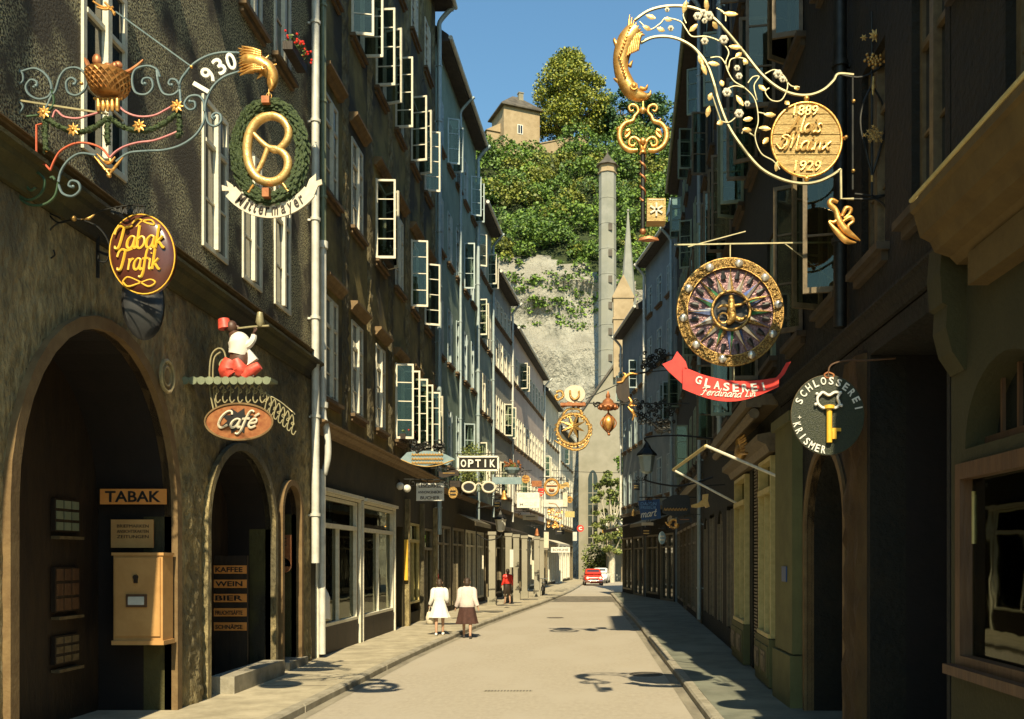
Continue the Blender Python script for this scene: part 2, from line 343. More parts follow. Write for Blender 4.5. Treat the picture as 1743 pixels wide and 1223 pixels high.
mat('wood_leaf', (.025, .065, .01), (.2, .32, .035), island=True, rough=.6)
mat('dark_leaf', (.03, .08, .03), (.1, .18, .05), island=True, rough=.6)
mat('bush_leaf', (0.040, 0.072, 0.016), (0.240, 0.272, 0.064), island=True, rough=.6)
mat('bark', (.12, .09, .06), (.22, .18, .12), 6, .9, bs=12, bump=.6)
mat('pale_bark', (.4, .36, .26), (.55, .5, .38), 6, .9)
mat('rock', (.19, .19, .155), (.42, .41, .34), .6, .95, bs=2.0, bump=1, stretch=(1, 1, .6), contrast=(.34, .6), c3=(.33, .31, .25), sc3=.12, bd=.9, det=13)
mat('soil_green', (.02, .035, .008), (.05, .07, .018), 1.5, .95, bs=3, bump=1, bd=.6)
mat('concrete', (0.210, 0.217, 0.182), (0.294, 0.294, 0.252), .5, .9, bs=3, bump=.3, c3=(.26, .26, .21), sc3=.3)
mat('church_stone', (0.225, 0.210, 0.150), (0.300, 0.277, 0.210), .5, .9, bs=3, bump=.3)
mat('tan_stone', (0.300, 0.225, 0.128), (0.390, 0.300, 0.180), 1, .9, bs=3, bump=.5)
mat('grey_slate', (.06, .052, .04), (.12, .105, .08), 1, .8, bs=5, bump=.5)
mat('orange_sign', (0.648, 0.243, 0.045), (0.720, 0.297, 0.072), 6, .5)
mat('box_orange', (0.425, 0.230, 0.076), (0.510, 0.289, 0.102), 3, .5, bs=8, bump=.15)
mat('black_paint', (.012, .012, .012), (.02, .02, .02), 4, .4)
mat('brown_enamel', (.07, .02, .012), (.1, .03, .018), 3, .25, spec=.6)
mat('yellow_paint', (0.722, 0.400, 0.032), (0.765, 0.464, 0.048), 6, .45)
mat('red_paint', (.62, .03, .02), (.72, .05, .03), 5, .4)
mat('red_wood', (.55, .05, .03), (.7, .1, .06), 20, .5)
mat('skin_dark', (.07, .03, .018), (.1, .05, .03), 9, .5)
mat('green_enamel', (.012, .018, .007), (.03, .035, .013), 30, .4, bs=80, bump=.3)
mat('blue_sign', (.01, .05, .16), (.015, .07, .2), 5, .4)
mat('blue_paint', (.1, .25, .5), (.14, .3, .55), 5, .4)
mat('blue_grey', (.16, .24, .26), (.24, .32, .33), 5, .5)
mat('purple_glass', (.11, .045, .06), (.26, .15, .14), 30, .25, .3, bs=30, bump=.6)
mat('green_glass', (.03, .12, .06), (.08, .25, .12), 20, .2, .3)
mat('silver_glass', (.5, .46, .4), (.75, .7, .6), 20, .2, .6)
mat('blue_glass', (.08, .12, .3), (.2, .26, .5), 20, .2, .3)
mat('skin', (0.400, 0.232, 0.144), (0.448, 0.264, 0.168), 20, .55)
mat('hair', (.03, .018, .01), (.06, .035, .02), 40, .6)
mat('white_cloth', (0.702, 0.684, 0.612), (0.756, 0.738, 0.675), 12, .85, bs=15, bump=.3)
mat('pink_cloth', (0.561, 0.476, 0.425), (0.629, 0.544, 0.493), 12, .85, bs=15, bump=.4)
mat('skirt', (.045, .018, .012), (.07, .028, .02), 12, .85, bs=15, bump=.4)
mat('shoe', (.04, .03, .025)); mat('white_shoe', (.75, .73, .68))
mat('yellow_cloth', (.7, .5, .08), (.8, .6, .14), 12, .85)
mat('car_red', (.55, .04, .02), rough=.25); mat('car_white', (.75, .74, .68), rough=.25); mat('chrome', (.7, .7, .68), rough=.2, metal=1); mat('rubber', (.02, .02, .02), rough=.8)
mat('lamp_glass', (.75, .72, .6), rough=.2)
glassmat('glass', (.6, .66, .6), .03); glassmat('glass_blue', (.4, .5, .52), .35, .05)
mat('pane_dark', (.012, .014, .012), (.02, .022, .018), 1, .06, spec=.9)
mat('pane_blue', (.02, .03, .035), rough=.04, spec=1.0)
MT['pane_blue'].node_tree.nodes['Principled BSDF'].inputs['Metallic'].default_value = 0
T = MT
mat('basket_brown', (.28, .12, .03), (.6, .3, .09), 12, .45, .5)
mat('leaf_b', (.018, .055, .01), (.15, .25, .03), island=True, rough=.6)
mat('leaf_c', (.05, .07, .01), (.28, .3, .035), island=True, rough=.6)
mat('bay_stone', (0.080, 0.048, 0.010), (0.120, 0.075, 0.018), 3, .85, bs=8, bump=.5)
mat('pane_curtain', (.1, .09, .065), (.26, .235, .17), 5, .1, stretch=(4, 4, .3), spec=.8)
mat('road_new', (.25, .22, .165), (.36, .32, .24), 3, .9, bs=45, bump=.8, bd=.01)
mat('gutter', (.17, .15, .11), (.29, .26, .19), 2, .85, bs=30, bump=.7, stretch=(1, .3, 1))
# ------------------------------------------------------------ ground
def sheet(name, L_, R_, z, m, thick=None, label=None):
    b = M(); n = len(L_)
    b.strip([(x, y, z) for y, x in R_], [(x, y, z) for y, x in L_], (0, 0, -(thick or .02)))
    return tag(b.build(name, m), kind='structure')
b = M(); b.add([(-400, -60, -.06), (400, -60, -.06), (400, 600, -.06), (-400, 600, -.06)], [(0, 1, 2, 3)]); tag(b.build('ground', T['earth']), kind='structure')
LK = [(-6, -4.3), (8, -4.28), (15.3, -4.23), (21.5, -4.13), (31.5, -3.68), (40, -3.0), (48, -2.3), (56, -1.72), (64, -1.25), (74, -.83), (86, -.45), (98, -.2)]
RK = [(-6, 1.68), (8, 1.68), (15.3, 1.67), (21.5, 1.66), (31.5, 1.64), (40, 1.55), (48, 1.45), (56, 1.38), (64, 2.6), (74, 4.5), (86, 6), (98, 7)]
LW = [(-6, -7.5), (8, -7.5), (15.3, -7.5), (21.5, -7.5), (31.5, -7.5), (40, -7), (48, -6.8), (56, -6), (64, -6), (74, -5.5), (86, -4), (98, -3.5)]
RW = [(-6, 4.8), (8, 4.8), (15.3, 4.8), (21.5, 4.8), (31.5, 5.3), (40, 5.5), (48, 6), (56, 6), (61, 6)]
sheet('road', LK, RK, 0, T['road'], .05)
KW = .16
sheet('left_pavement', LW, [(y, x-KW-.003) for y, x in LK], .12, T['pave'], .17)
sheet('right_pavement', [(y, x+KW+.003) for y, x in RK[:8]]+[(61, 1.36+KW)], RW, .12, T['pave_right_shaded'], .17)
# kerb stones: one row each side
def kerb(name, line, sgn):
    b = M(); y = -6.0
    def X(yy):
        for (a, xa), (c, xc) in zip(line, line[1:]):
            if a <= yy <= c: return xa+(xc-xa)*(yy-a)/(c-a)
        return line[-1][1]
    end = line[-1][0]
    while y < end-.1:
        l = min(random.uniform(1.1, 1.7), end-y); h = .125+random.uniform(-.006, .006); o = random.uniform(-.008, .008)
        a, c = X(y)+o, X(y+l-.012)+o
        b.ext([(a, y, -.04), (a+sgn*KW, y, -.04), (a+sgn*KW, y, h), (a+sgn*.03, y, h), (a, y, h-.03)], (c-a, l-.012, 0)); y += l
    return tag(b.build(name, T['kerb']), kind='structure')
kerb('left_kerb', LK, -1); kerb('right_kerb', RK[:8]+[(61, 1.36)], 1)
def strip_along(name, line, off0, off1, z, m_):
    b = M(); P = [p_ for p_ in line if p_[0] <= 60]
    b.add([(x+off0, y, z) for y, x in P]+[(x+off1, y, z) for y, x in P], [(i, i+1, len(P)+i+1, len(P)+i) for i in range(len(P)-1)]); return tag(b.build(name, T[m_]), kind='structure')
strip_along('left_gutter', LK, .01, .18, .004, 'gutter'); strip_along('right_gutter', RK, -.18, -.01, .004, 'gutter')
b = M(); b.add([(-1.68, 49.5, .004), (1.35, 49.5, .004), (1.33, 58, .004), (-1.1, 58, .004)], [(0, 1, 2, 3)]); b.v = [(-2.05, 49.5, .005), (1.4, 49.5, .005), (1.34, 57, .005), (-1.6, 57, .005)]
tag(b.build('damp_road_patch', T['damp']), kind='structure')
for i, y in enumerate((9.5, 12.7, 16.1, 19.4, 22.8, 26.3, 30.2, 34.5, 39)):
    b = M(); b.box(-6, -4.5, y, y+.018, .121, .1235) if y < 20 else b.box(-5.9, -4.45+max(0, (y-20)*.035), y, y+.02, .121, .1235)
    tag(b.build('pavement_joint', T['joint']), kind='structure')
# manhole covers and drains
def cover(px, py, r, label, z=0.006, group='round iron covers in the street'):
    p = W(px, py, (H-z)*F/(py-VY)); t = thing('manhole_cover', label, 'manhole cover', (p.x, p.y, z), group=group)
    m = M(); N = 28; o = [(p.x+r*math.cos(2*math.pi*i/N), p.y+r*math.sin(2*math.pi*i/N), z) for i in range(N)]; q = [(p.x+r*.86*math.cos(2*math.pi*i/N), p.y+r*.86*math.sin(2*math.pi*i/N), z) for i in range(N)]
    m.ring(o, q, (0, 0, .006)); m.build('rim', T['iron_cover'], t)
    m = M(); m.ext([(p.x+r*.82*math.cos(2*math.pi*i/N), p.y+r*.82*math.sin(2*math.pi*i/N), z) for i in range(N)], (0, 0, .003))
    for i in range(-4, 5):
        w = math.sqrt(max(0, .75**2-(i*.17)**2))*r; m.box(p.x-w, p.x+w, p.y+i*.17*r-.01, p.y+i*.17*r+.01, z, z+.007)
    m.build('lid', T['iron_cover'], t)
cover(945, 1051, .33, 'round iron cover in the middle of the road ahead of the walkers')
cover(1100, 1147, .34, 'round iron cover in the road by the right kerb')
p = W(865, 1176, H*F/(1176-VY)); t = thing('road_drain', 'long narrow slotted drain grate across the road in the foreground', 'drain', (p.x, p.y, 0))
m = M(); m.box(p.x-.42, p.x+.42, p.y-.1, p.y+.1, .002, .006); m.build('frame', T['kerb'], t)
m = M()
for i in range(15): m.box(p.x-.4+i*.055, p.x-.375+i*.055, p.y-.075, p.y+.075, .006, .0085)
m.build('slot', T['joint'], t)

# ------------------------------------------------------------ windows
_wc = {}
def winmesh(w, h, rows, fm, pm, deep, cas):
    k = (round(w, 2), round(h, 2), rows, fm, pm, deep, cas)
    if k in _wc: return _wc[k]
    f = M(); y0, y1 = -deep, -deep+.07; t = .075
    f.box(-w/2, -w/2+t, y0, y1, 0, h); f.box(w/2-t, w/2, y0, y1, 0, h); f.box(-w/2+t, w/2-t, y0, y1, 0, t); f.box(-w/2+t, w/2-t, y0, y1, h-t, h)
    f.box(-.05, .05, y0, y1+.045, t, h-t); f.box(-w/2+t, -.045, y0, y1+.012, h*.7, h*.7+.06); f.box(.045, w/2-t, y0, y1+.012, h*.7, h*.7+.06)
    for i in range(1, rows):
        z = h*i/rows
        if abs(z-h*.7) < .12: continue
        f.box(-w/2+t, -.045, y0+.01, y1-.01, z-.015, z+.015); f.box(.045, w/2-t, y0+.01, y1-.01, z-.015, z+.015)
    if cas:
        c = .11; f.box(-w/2-c, -w/2-.001, -.02, .035, -.02, h+c, 1); f.box(w/2+.001, w/2+c, -.02, .035, -.02, h+c, 1); f.box(-w/2-.001, w/2+.001, -.02, .035, h+.001, h+c, 1)
    fo = meshof(f, 'window', [T[fm], T[cas] if cas else T[fm]])
    p = M().box(-w/2+.02, w/2-.02, -deep+.025, -deep+.035, .02, h-.02); po = meshof(p, 'pane', T[pm])
    s = M(); s.box(-w/2-.16, w/2+.16, -.05, .14, -.1, -.022); s.box(-w/2-.1, w/2+.1, -.05, .07, -.2, -.102); so_ = meshof(s, 'sill', T['sill_dark' if fm in ('frame_brown', 'zinc_green') else 'sill_brown'])
    _wc[k] = (fo, po, so_); return _wc[k]
def sashmesh(w, h, rows, fm, gm='glass'):
    k = ('s', round(w, 2), round(h, 2), rows, fm, gm)
    if k in _wc: return _wc[k]
    f = M(); t = .055; d = .022
    f.box(0, t, -d, d, 0, h); f.box(w-t, w, -d, d, 0, h); f.box(t, w-t, -d, d, 0, t*1.3); f.box(t, w-t, -d, d, h-t, h)
    for i in range(1, rows): f.box(t, w-t, -d*.7, d*.7, h*i/rows-.014, h*i/rows+.014)
    f.box(t*.5, w-t*.5, -.003, .003, t*.5, h-t*.5, 1)
    _wc[k] = meshof(f, 'casement', [T[fm], T[gm]]); return _wc[k]
def window(bd, s, z, w, h, rows=4, fm='frame_cream', pm='pane_dark', deep=.16, cas=None, open_=None, hood=None, sill=True, curtain=False):
    fo, po, sm = winmesh(w, h, rows, fm, pm, deep, cas)
    if open_:                                       # open window: outer frame only, panes swung out on the casements
        k = ('o', round(w, 2), round(h, 2), fm)
        if k not in _wc:
            f = M(); t = .06
            f.box(-w/2, -w/2+t, -deep, -deep+.08, 0, h); f.box(w/2-t, w/2, -deep, -deep+.08, 0, h); f.box(-w/2+t, w/2-t, -deep, -deep+.08, 0, t); f.box(-w/2+t, w/2-t, -deep, -deep+.08, h-t, h)
            f.box(-.03, .03, -deep-.1, -deep-.06, t, h-t)
            _wc[k] = meshof(f, 'window', T[fm])
        o = inst(_wc[k], 'window', bd, (s, 0, z))
        inst(po, 'pane', o, (0, -.12, 0))
        for side, ang in open_:
            ang += random.uniform(-14, 12) if len(open_) < 2 or side > 0 else random.uniform(-20, 6)
            sw = w/2-.01; me = sashmesh(sw, h*.98, rows, fm)
            if side < 0: inst(me, 'casement', o, (-w/2+.01, .01, .01), R(ang))
            else: inst(me, 'casement', o, (w/2-.01, .01, .01), R(180-ang))
    else:
        if random.random() < .3: po = winmesh(w, h, rows, fm, 'pane_curtain', deep, cas)[1]
        o = inst(fo, 'window', bd, (s, 0, z)); inst(po, 'pane', o)
    if sill: inst(sm, 'sill', o)
    if hood:
        k = ('h', round(w, 2), hood)
        if k not in _wc:
            f = M(); f.ext([(-w/2-.2, -.02, h+.42), (-w/2-.2, .22, h+.42), (-w/2-.2, .22, h+.36), (-w/2-.2, .13, h+.28), (-w/2-.2, .08, h+.2), (-w/2-.2, -.02, h+.2)], (w+.4, 0, 0))
            _wc[k] = meshof(f, 'hood', T[hood])
        inst(_wc[k], 'hood', o)
    return o
def facade(m, s0, s1, z0, z1, ops, t=.35, mi=0):
    """wall sheet at n=0 with openings (a,b,za,zb,arch) and their reveals"""
    ss = sorted({s0, s1, *[o[0] for o in ops], *[o[1] for o in ops]}); zz = sorted({z0, z1, *[o[2] for o in ops], *[o[3] for o in ops]})
    ss = [s for s in ss if s0 <= s <= s1]; zz = [z for z in zz if z0 <= z <= z1]
    for a, b_ in zip(ss, ss[1:]):
        for c, d in zip(zz, zz[1:]):
            ms, mz = (a+b_)/2, (c+d)/2
            if any(o[0] < ms < o[1] and o[2] < mz < o[3] for o in ops): continue
            m.add([(a, 0, c), (b_, 0, c), (b_, 0, d), (a, 0, d)], [(0, 1, 2, 3)], mi)
    for o in ops:
        a, b_, c, d = o[:4]; arch = o[4] if len(o) > 4 else 0; dp = o[5] if len(o) > 5 else t
        top = d-arch
        mj = mi+1 if dp > .5 else mi; fr = .4 if dp > .5 else 0   # shade inside deep passages is put into a darker colour past their stone edge
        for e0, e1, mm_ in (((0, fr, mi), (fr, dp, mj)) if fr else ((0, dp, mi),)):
            m.add([(a, -e0, c), (a, -e1, c), (a, -e1, top), (a, -e0, top)], [(0, 1, 2, 3)], mm_)
            m.add([(b_, -e0, c), (b_, -e0, top), (b_, -e1, top), (b_, -e1, c)], [(0, 1, 2, 3)], mm_)
        if c > z0+.01: m.add([(a, 0, c), (b_, 0, c), (b_, -dp, c), (a, -dp, c)], [(0, 1, 2, 3)], mi)
        if not arch: m.add([(a, 0, d), (a, -dp, d), (b_, -dp, d), (b_, 0, d)], [(0, 1, 2, 3)], mi)
        else:
            N = 18; pts = [((a+b_)/2-math.cos(math.pi*i/N)*(b_-a)/2, top+math.sin(math.pi*i/N)*arch) for i in range(N+1)]
            for (xa, za), (xb, zb) in zip(pts, pts[1:]):
                m.add([(xa, 0, za), (xb, 0, zb), (xb, 0, d), (xa, 0, d)], [(0, 1, 2, 3)], mi)
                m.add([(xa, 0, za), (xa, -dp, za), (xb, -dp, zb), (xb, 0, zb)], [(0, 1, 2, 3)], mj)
class Bld:
    def __init__(s, label, side, Ya, Xa, Yb, Xb, eave, name='town_house', depth=11):
        s.side = side; s.L = math.hypot(Yb-Ya, Xb-Xa); s.Ya, s.Yb = Ya, Yb; s.eave = eave; s.depth = depth
        if side < 0: loc = (Xb, Yb, 0); rz = math.atan2(Ya-Yb, Xa-Xb)
        else: loc = (Xa, Ya, 0); rz = math.atan2(Yb-Ya, Xb-Xa)
        s.o = thing(name, label, 'house', loc, rz)
    def s(s, Y):
        k = s.L/(s.Yb-s.Ya)
        return (s.Yb-Y)*k if s.side < 0 else (Y-s.Ya)*k
    def rng(s, Y0, Y1): return tuple(sorted((s.s(Y0), s.s(Y1))))
    def body(s, wmat, over=.7, gut='zinc', rise=4.5):
        L, E, D = s.L, s.eave, s.depth
        b = M(); b.add([(0, 0, 0), (0, -D, 0), (0, -D, E), (0, 0, E)], [(0, 1, 2, 3)]); b.add([(L, 0, 0), (L, 0, E), (L, -D, E), (L, -D, 0)], [(0, 1, 2, 3)]); b.add([(0, -D, 0), (L, -D, 0), (L, -D, E), (0, -D, E)], [(0, 1, 2, 3)])
        b.build('side_wall', wmat, s.o, world=False)
        b = M(); b.box(.02, L-.02, -D+.05, -1.25, 0, E-.02); b.build('interior', T['dark'], s.o, world=False)
        b = M(); b.ext([(0, over, E-.02), (0, over, E+.13), (0, -D/2, E+rise), (0, -D-over, E), (0, -D-over, E-.15), (0, -D/2, E+rise-.2), (0, -.05, E+.0)], (L, 0, 0))
        b.box(0, L, -.0, over, E-.12, E-.021)
        b.build('roof', T['roof'], s.o, world=False)
        b = M(); b.tube([(0, over+.08, E+.02), (L, over+.08, E+.02)], .085, 8); b.build('gutter', T[gut], s.o, world=False, smooth=50)
    def pipe(s, Y, m='zinc', r=.065, z0=.15, z1=None, n=.14):
        z1 = z1 or s.eave; x = s.s(Y); b = M()
        b.tube([(x, n, z0), (x, n, z1-.9)], r, 8); b.tube(crv([(x, n, z1-.9), (x, n+.02, z1-.6), (x, n+.35, z1-.2), (x, n+.6, z1)], 4), r, 8)
        z = z0+1
        while z < z1-1: b.tube([(x, n, z), (x, n, z+.06)], r*1.3, 8); b.box(x-.02, x+.02, 0, n, z, z+.04); z += 2.1
        b.build('downpipe', T[m], s.o, world=False, smooth=50)
    def cornice(s, z, h=.35, d=.3, m='cornice_brown', Y0=None, Y1=None, name='cornice'):
        a, c = s.rng(Y0 or s.Ya, Y1 or s.Yb); b = M()
        b.ext([(a, -.02, z), (a, d*.25, z), (a, d*.35, z+h*.3), (a, d*.7, z+h*.55), (a, d*.75, z+h*.7), (a, d, z+h*.78), (a, d, z+h*.9), (a, -.02, z+h*1.1)], (c-a, 0, 0))
        b.build(name, T[m], s.o, world=False)
# ---- left row -------------------------------------------------------------
# house 1
B1 = Bld('nearest house on the left, rough stucco with painted sun speckle over dark plaster arches', -1, 3, -6, 20.3, -6, 23)
B1.body(T['stucco'])
wl = [(11.62, 1.05), (15.05, 1.0), (16.7, .95), (18.35, .95), (8.9, 1.05), (6.2, 1.05)]
rows1 = [(7.15, 2.35), (11.9, 2.3), (16.6, 2.2), (20.2, 1.6)]
up = []
for Y, w in wl:
    for z, h in rows1: a = B1.s(Y); up.append((a-w/2, a+w/2, z, z+h))
m = M(); facade(m, 0, B1.L, 6.45, 23, up, .3); m.build('upper_wall', T['stucco'], B1.o, world=False)
for Y, w in wl:
    for i, (z, h) in enumerate(rows1):
        window(B1.o, B1.s(Y), z, w, h, 3, 'frame_cream', 'pane_dark', .035, sill=(i > 0))
a1 = B1.rng(9.75, 13.5); a2 = B1.rng(14.68, 17.7); a3 = B1.rng(18.15, 19.25)
m = M(); facade(m, 0, B1.L, 0, 6.3, [(*a1, 0, 5.1, 2.2, 1.05), (*a2, .0, 4.15, 1.3, .8), (*a3, 0, 3.75, .55, .55)], .8)
m.build('arcade_wall', [T['plaster1'], T['passage_shade']], B1.o, world=False)
B1.cornice(6.15, .4, .28, 'plaster1')
B1.cornice(6.62, .12, .16, 'cornice_brown', name='cornice_moulding')
# rough piers of the arcade
def pier(b, Y0, Y1, z1, m_, n=.07, rough=.05, base=0.1, name='pier'):
    a, c = b.rng(Y0, Y1); q = M(); NX, NZ = max(3, int((c-a)/.08)), int(z1/.16); vs = []
    for j in range(NZ+1):
        for i in range(NX+1):
            e = 1 if 0 < i < NX else 0
            vs.append((a+(c-a)*i/NX, (.003+n*e*(1-.3*j/NZ)+random.uniform(-rough, rough)*e*.8), base+(z1-base)*j/NZ))
    fs = [(j*(NX+1)+i, j*(NX+1)+i+1, (j+1)*(NX+1)+i+1, (j+1)*(NX+1)+i) for j in range(NZ) for i in range(NX)]
    q.add(vs, fs); return q.build(name, T[m_], b.o, world=False, smooth=60)
def roughwall(b, Y0, Y1, z0, z1, arches, m_, amp=.05, n0=.03, cell=.075):
    a, c = b.rng(Y0, Y1); NX, NZ = int((c-a)/cell), int((z1-z0)/cell); q = M(); vs = []; ok = []
    def inside(x, z, e=.07):
        for (s0, s1, top, rise) in arches:
            if s0-e < x < s1+e:
                if z < top-rise: return True
                if ((x-(s0+s1)/2)/((s1-s0)/2+e))**2+((z-top+rise)/(rise+e))**2 < 1: return True
        return False
    from mathutils import noise as nz
    for j in range(NZ+1):
        for i in range(NX+1):
            x, z = a+(c-a)*i/NX, z0+(z1-z0)*j/NZ
            ed = min(1, i/3, (NX-i)/3, (NZ-j)/3)*(1 if x < a2[1]+.5 else max(.3, 1-(x-a2[1]-.5)*.5))
            n = nz.noise(Vector((x*3.1, z*1.6, b.L)))*.6+nz.noise(Vector((x*9, z*5, 3)))*.5+random.uniform(-.35, .35)
            ed *= .25 if inside(x, z, .17) else .6 if inside(x, z, .26) else 1
            vs.append((x, .004+max(0, (n0+amp*n)*ed+amp*.6*ed*max(0, 1-z/2.2)), z)); ok.append(inside(x, z))
    fs = []
    for j in range(NZ):
        for i in range(NX):
            f = (j*(NX+1)+i, j*(NX+1)+i+1, (j+1)*(NX+1)+i+1, (j+1)*(NX+1)+i)
            if not any(ok[k] for k in f): fs.append(f)
    used = sorted({k for f in fs for k in f}); mp = {k: i for i, k in enumerate(used)}
    q.add([vs[k] for k in used], [tuple(mp[k] for k in f) for f in fs]); return q.build('rough_wall', T[m_], b.o, world=False, smooth=60)
roughwall(B1, 6.9, 20.24, .1, 6.14, [(*a1, 5.1, 2.2), (*a2, 4.15, 1.3), (*a3, 3.75, .55)], 'rough_stone', .07)
# arch bands
def archband(b, rg, top, rise, w, m_, name='arch_band', z0=0, n=.05):
    a, c = rg; N = 18; o, i_ = [], []
    sp = top-rise; pts = [(a, z0)]+[((a+c)/2-math.cos(math.pi*k/N)*(c-a)/2, sp+math.sin(math.pi*k/N)*rise) for k in range(N+1)]+[(c, z0)]
    out = [(a-w, z0)]+[((a+c)/2-math.cos(math.pi*k/N)*((c-a)/2+w), sp+math.sin(math.pi*k/N)*(rise+w)) for k in range(N+1)]+[(c+w, z0)]
    q = M(); q.strip([(x, n, z) for x, z in out], [(x, n, z) for x, z in pts], (0, -n-.1, 0)); return q.build(name, T[m_], b.o, world=False)
archband(B1, a1, 5.1, 2.2, .15, 'stone_band', z0=.12, n=.09)
archband(B1, a2, 4.15, 1.3, .13, 'rough_stone', z0=.12, n=.1)
archband(B1, a3, 3.75, .55, .11, 'stone_band', z0=.12, n=.12)
# recess behind the arches: shop backs and doors
m = M(); m.box(a1[0], a1[1], -1.1, -1.051, 0, 5.2); m.box(a2[0], a2[1], -.85, -.801, 0, 4.3); m.box(a3[0], a3[1], -.6, -.551, 0, 3.9); m.build('shop_back', T['dark_wood'], B1.o, world=False)
# left foreground: further shop opening pieces
st = M(); a = B1.rng(15.1, 17.6); st.box(a[0], a[1]-.0, -.1, .3, .1, .4); st.build('step', T['kerb'], B1.o, world=False)
st = M(); a = B1.rng(18.2, 19.4); st.box(a[0], a[1], -.3, .2, .1, .28); st.build('step', T['kerb'], B1.o, world=False)
B1.pipe(20.05, 'zinc', .085, 2.2, n=.16)
# house 2
B2 = Bld('olive plastered house with open cream casements and window hoods', -1, 20.3, -6, 35.9, -5.88, 23.3)
B2.body(T['plaster2'])
cols2 = [21.75, 24.15, 26.75, 29.3, 31.75, 34.2]; rows2 = [(5.95, 2.35), (10.65, 2.25), (15.45, 2.2), (19.9, 1.8)]
ops = [(B2.s(Y)-.56, B2.s(Y)+.56, z, z+h) for Y in cols2 for z, h in rows2]
sh = [(*B2.rng(20.75, 24.15), .45, 3.75), (*B2.rng(24.7, 28.4), .45, 3.75), (*B2.rng(28.9, 29.9), .1, 3.3), (*B2.rng(30.6, 32.6), .5, 3.5), (*B2.rng(33.2, 35.2), .1, 3.4)]
m = M(); facade(m, 0, B2.L, 5.3, 23.3, ops, .3); m.build('upper_wall', T['plaster2'], B2.o, world=False)
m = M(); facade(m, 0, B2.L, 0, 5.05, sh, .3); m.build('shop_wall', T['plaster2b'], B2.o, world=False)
B2.cornice(5.05, .28, .3)
OPN = {(0, 2): 1, (1, 2): [(1, 88), (-1, 95)], (2, 2): [(1, 84), (-1, 92)], (3, 2): [(1, 88)], (4, 2): [(1, 92), (-1, 84)], (5, 2): [(1, 86)],
       (2, 1): [(1, 84), (-1, 75)], (4, 1): [(1, 86)], (3, 0): [(1, 80), (-1, 96)], (4, 0): [(1, 92), (-1, 82)], (5, 0): [(1, 90), (-1, 86)], (5, 1): [(1, 82)]}
for i, Y in enumerate(cols2):
    for j, (z, h) in enumerate(rows2):
        op = OPN.get((i, j)); op = None if op == 1 else op
        window(B2.o, B2.s(Y), z, 1.12, h, 4, 'frame_cream', 'pane_dark', .04, cas=None, open_=op, hood='cornice_brown' if j < 2 else None)
# rough pilaster strips between the windows
for Y in (22.95, 25.45, 28.0, 30.5, 33.0, 35.3):
    pier(B2, Y-.24, Y+.24, 23.2, 'rough_stone', .06, .045, 5.36, 'pilaster_strip')
# shopfront joinery of house 2
def shopwin(b, Y0, Y1, z0, z1, fm, mull=2, trans=.76, n=.02, inner='curtain', name='shop_window', sash=None):
    a, c = b.rng(Y0, Y1); q = M(); t = .07
    q.box(a, a+t, -.12, n, z0, z1); q.box(c-t, c, -.12, n, z0, z1); q.box(a+t, c-t, -.12, n, z1-t, z1); q.box(a+t, c-t, -.12, n+.03, z0, z0+t)
    zt = z0+(z1-z0)*trans; q.box(a+t, c-t, -.12, n+.02, zt, zt+.1)
    for i in range(1, mull):
        x = a+(c-a)*i/mull; q.box(x-.025, x+.025, -.11, n-.01, z0+t, zt)
    f = q.build(name, T[fm], b.o, world=False)
    q = M(); q.box(a+.05, c-.05, -.08, -.07, z0+.05, z1-.05); q.build('pane', T['glass_dark'], f, world=False)
    return f
glassmat('glass_dark', (.35, .36, .3), .06)
shopwin(B2, 20.78, 24.12, .75, 3.72, 'frame_cream'); shopwin(B2, 24.72, 28.38, .75, 3.72, 'frame_cream', 2)
q = M(); a = B2.rng(20.78, 24.12); q.box(*a, -.1, .03, .1, .745); a = B2.rng(24.72, 28.38); q.box(*a, -.1, .03, .1, .745); q.build('stall_riser', T['dark_wood'], B2.o, world=False)
q = M()
for Y in (20.62, 24.3, 24.6, 28.5): a = B2.s(Y); q.box(a-.035, a+.035, .005, .07, .12, 3.8)
for Y0, Y1 in ((20.6, 24.3), (24.6, 28.5)): a, c = B2.rng(Y0, Y1); q.box(a, c, .075, .16, 3.8, 3.88); q.box(a, c, .005, .07, 3.74, 3.795)
q.build('shop_surround', T['frame_cream'], B2.o, world=False)
shopwin(B2, 30.62, 32.58, .8, 3.48, 'frame_gold', 2, name='display_case'); shopwin(B2, 33.22, 35.18, .12, 3.38, 'frame_dark', 2, name='shop_door')
q = M(); a, c = B2.rng(28.92, 29.88); q.box(a, c, -.28, -.22, .1, 3.28); q.build('door', T['dark_wood'], B2.o, world=False)
for Y in (30.3, 32.85, 35.5): q = M(); a = B2.s(Y); q.box(a-.11, a+.11, -.01, .14, .12, 4.2); q.build('shop_pilaster', T['rough_stone'], B2.o, world=False)
q = M(); a = B2.s(30.1); q.box(a-.05, a+.05, .01, .12, 1.6, 2.9); q.build('yellow_panel', T['yellow_paint'], B2.o, world=False)
B2.pipe(20.62, 'zinc_green', .07, 9.2, n=.16); B2.pipe(35.75, 'zinc_blue', .09, 3.2, n=.18)
q = M(); x = B2.s(20.62); n = .16                # lower bright length of the pipe with its crook
q.tube(crv([(x, n, 9.2), (x, n, 6.6), (x, n, 5.5), (x, n+.05, 5.25), (x, n+.1, 4.9), (x, n+.1, 4.5), (x, n+.02, 4.15), (x, n-.02, 3.9), (x, n-.02, .2)], 5), .075, 8)
q.tube([(x, n, 9.1), (x, n, 9.25)], .11, 8); q.tube([(x, n, 5.6), (x, n, 5.72)], .11, 8); q.build('lower_downpipe', T['zinc'], B2.o, world=False, smooth=50)
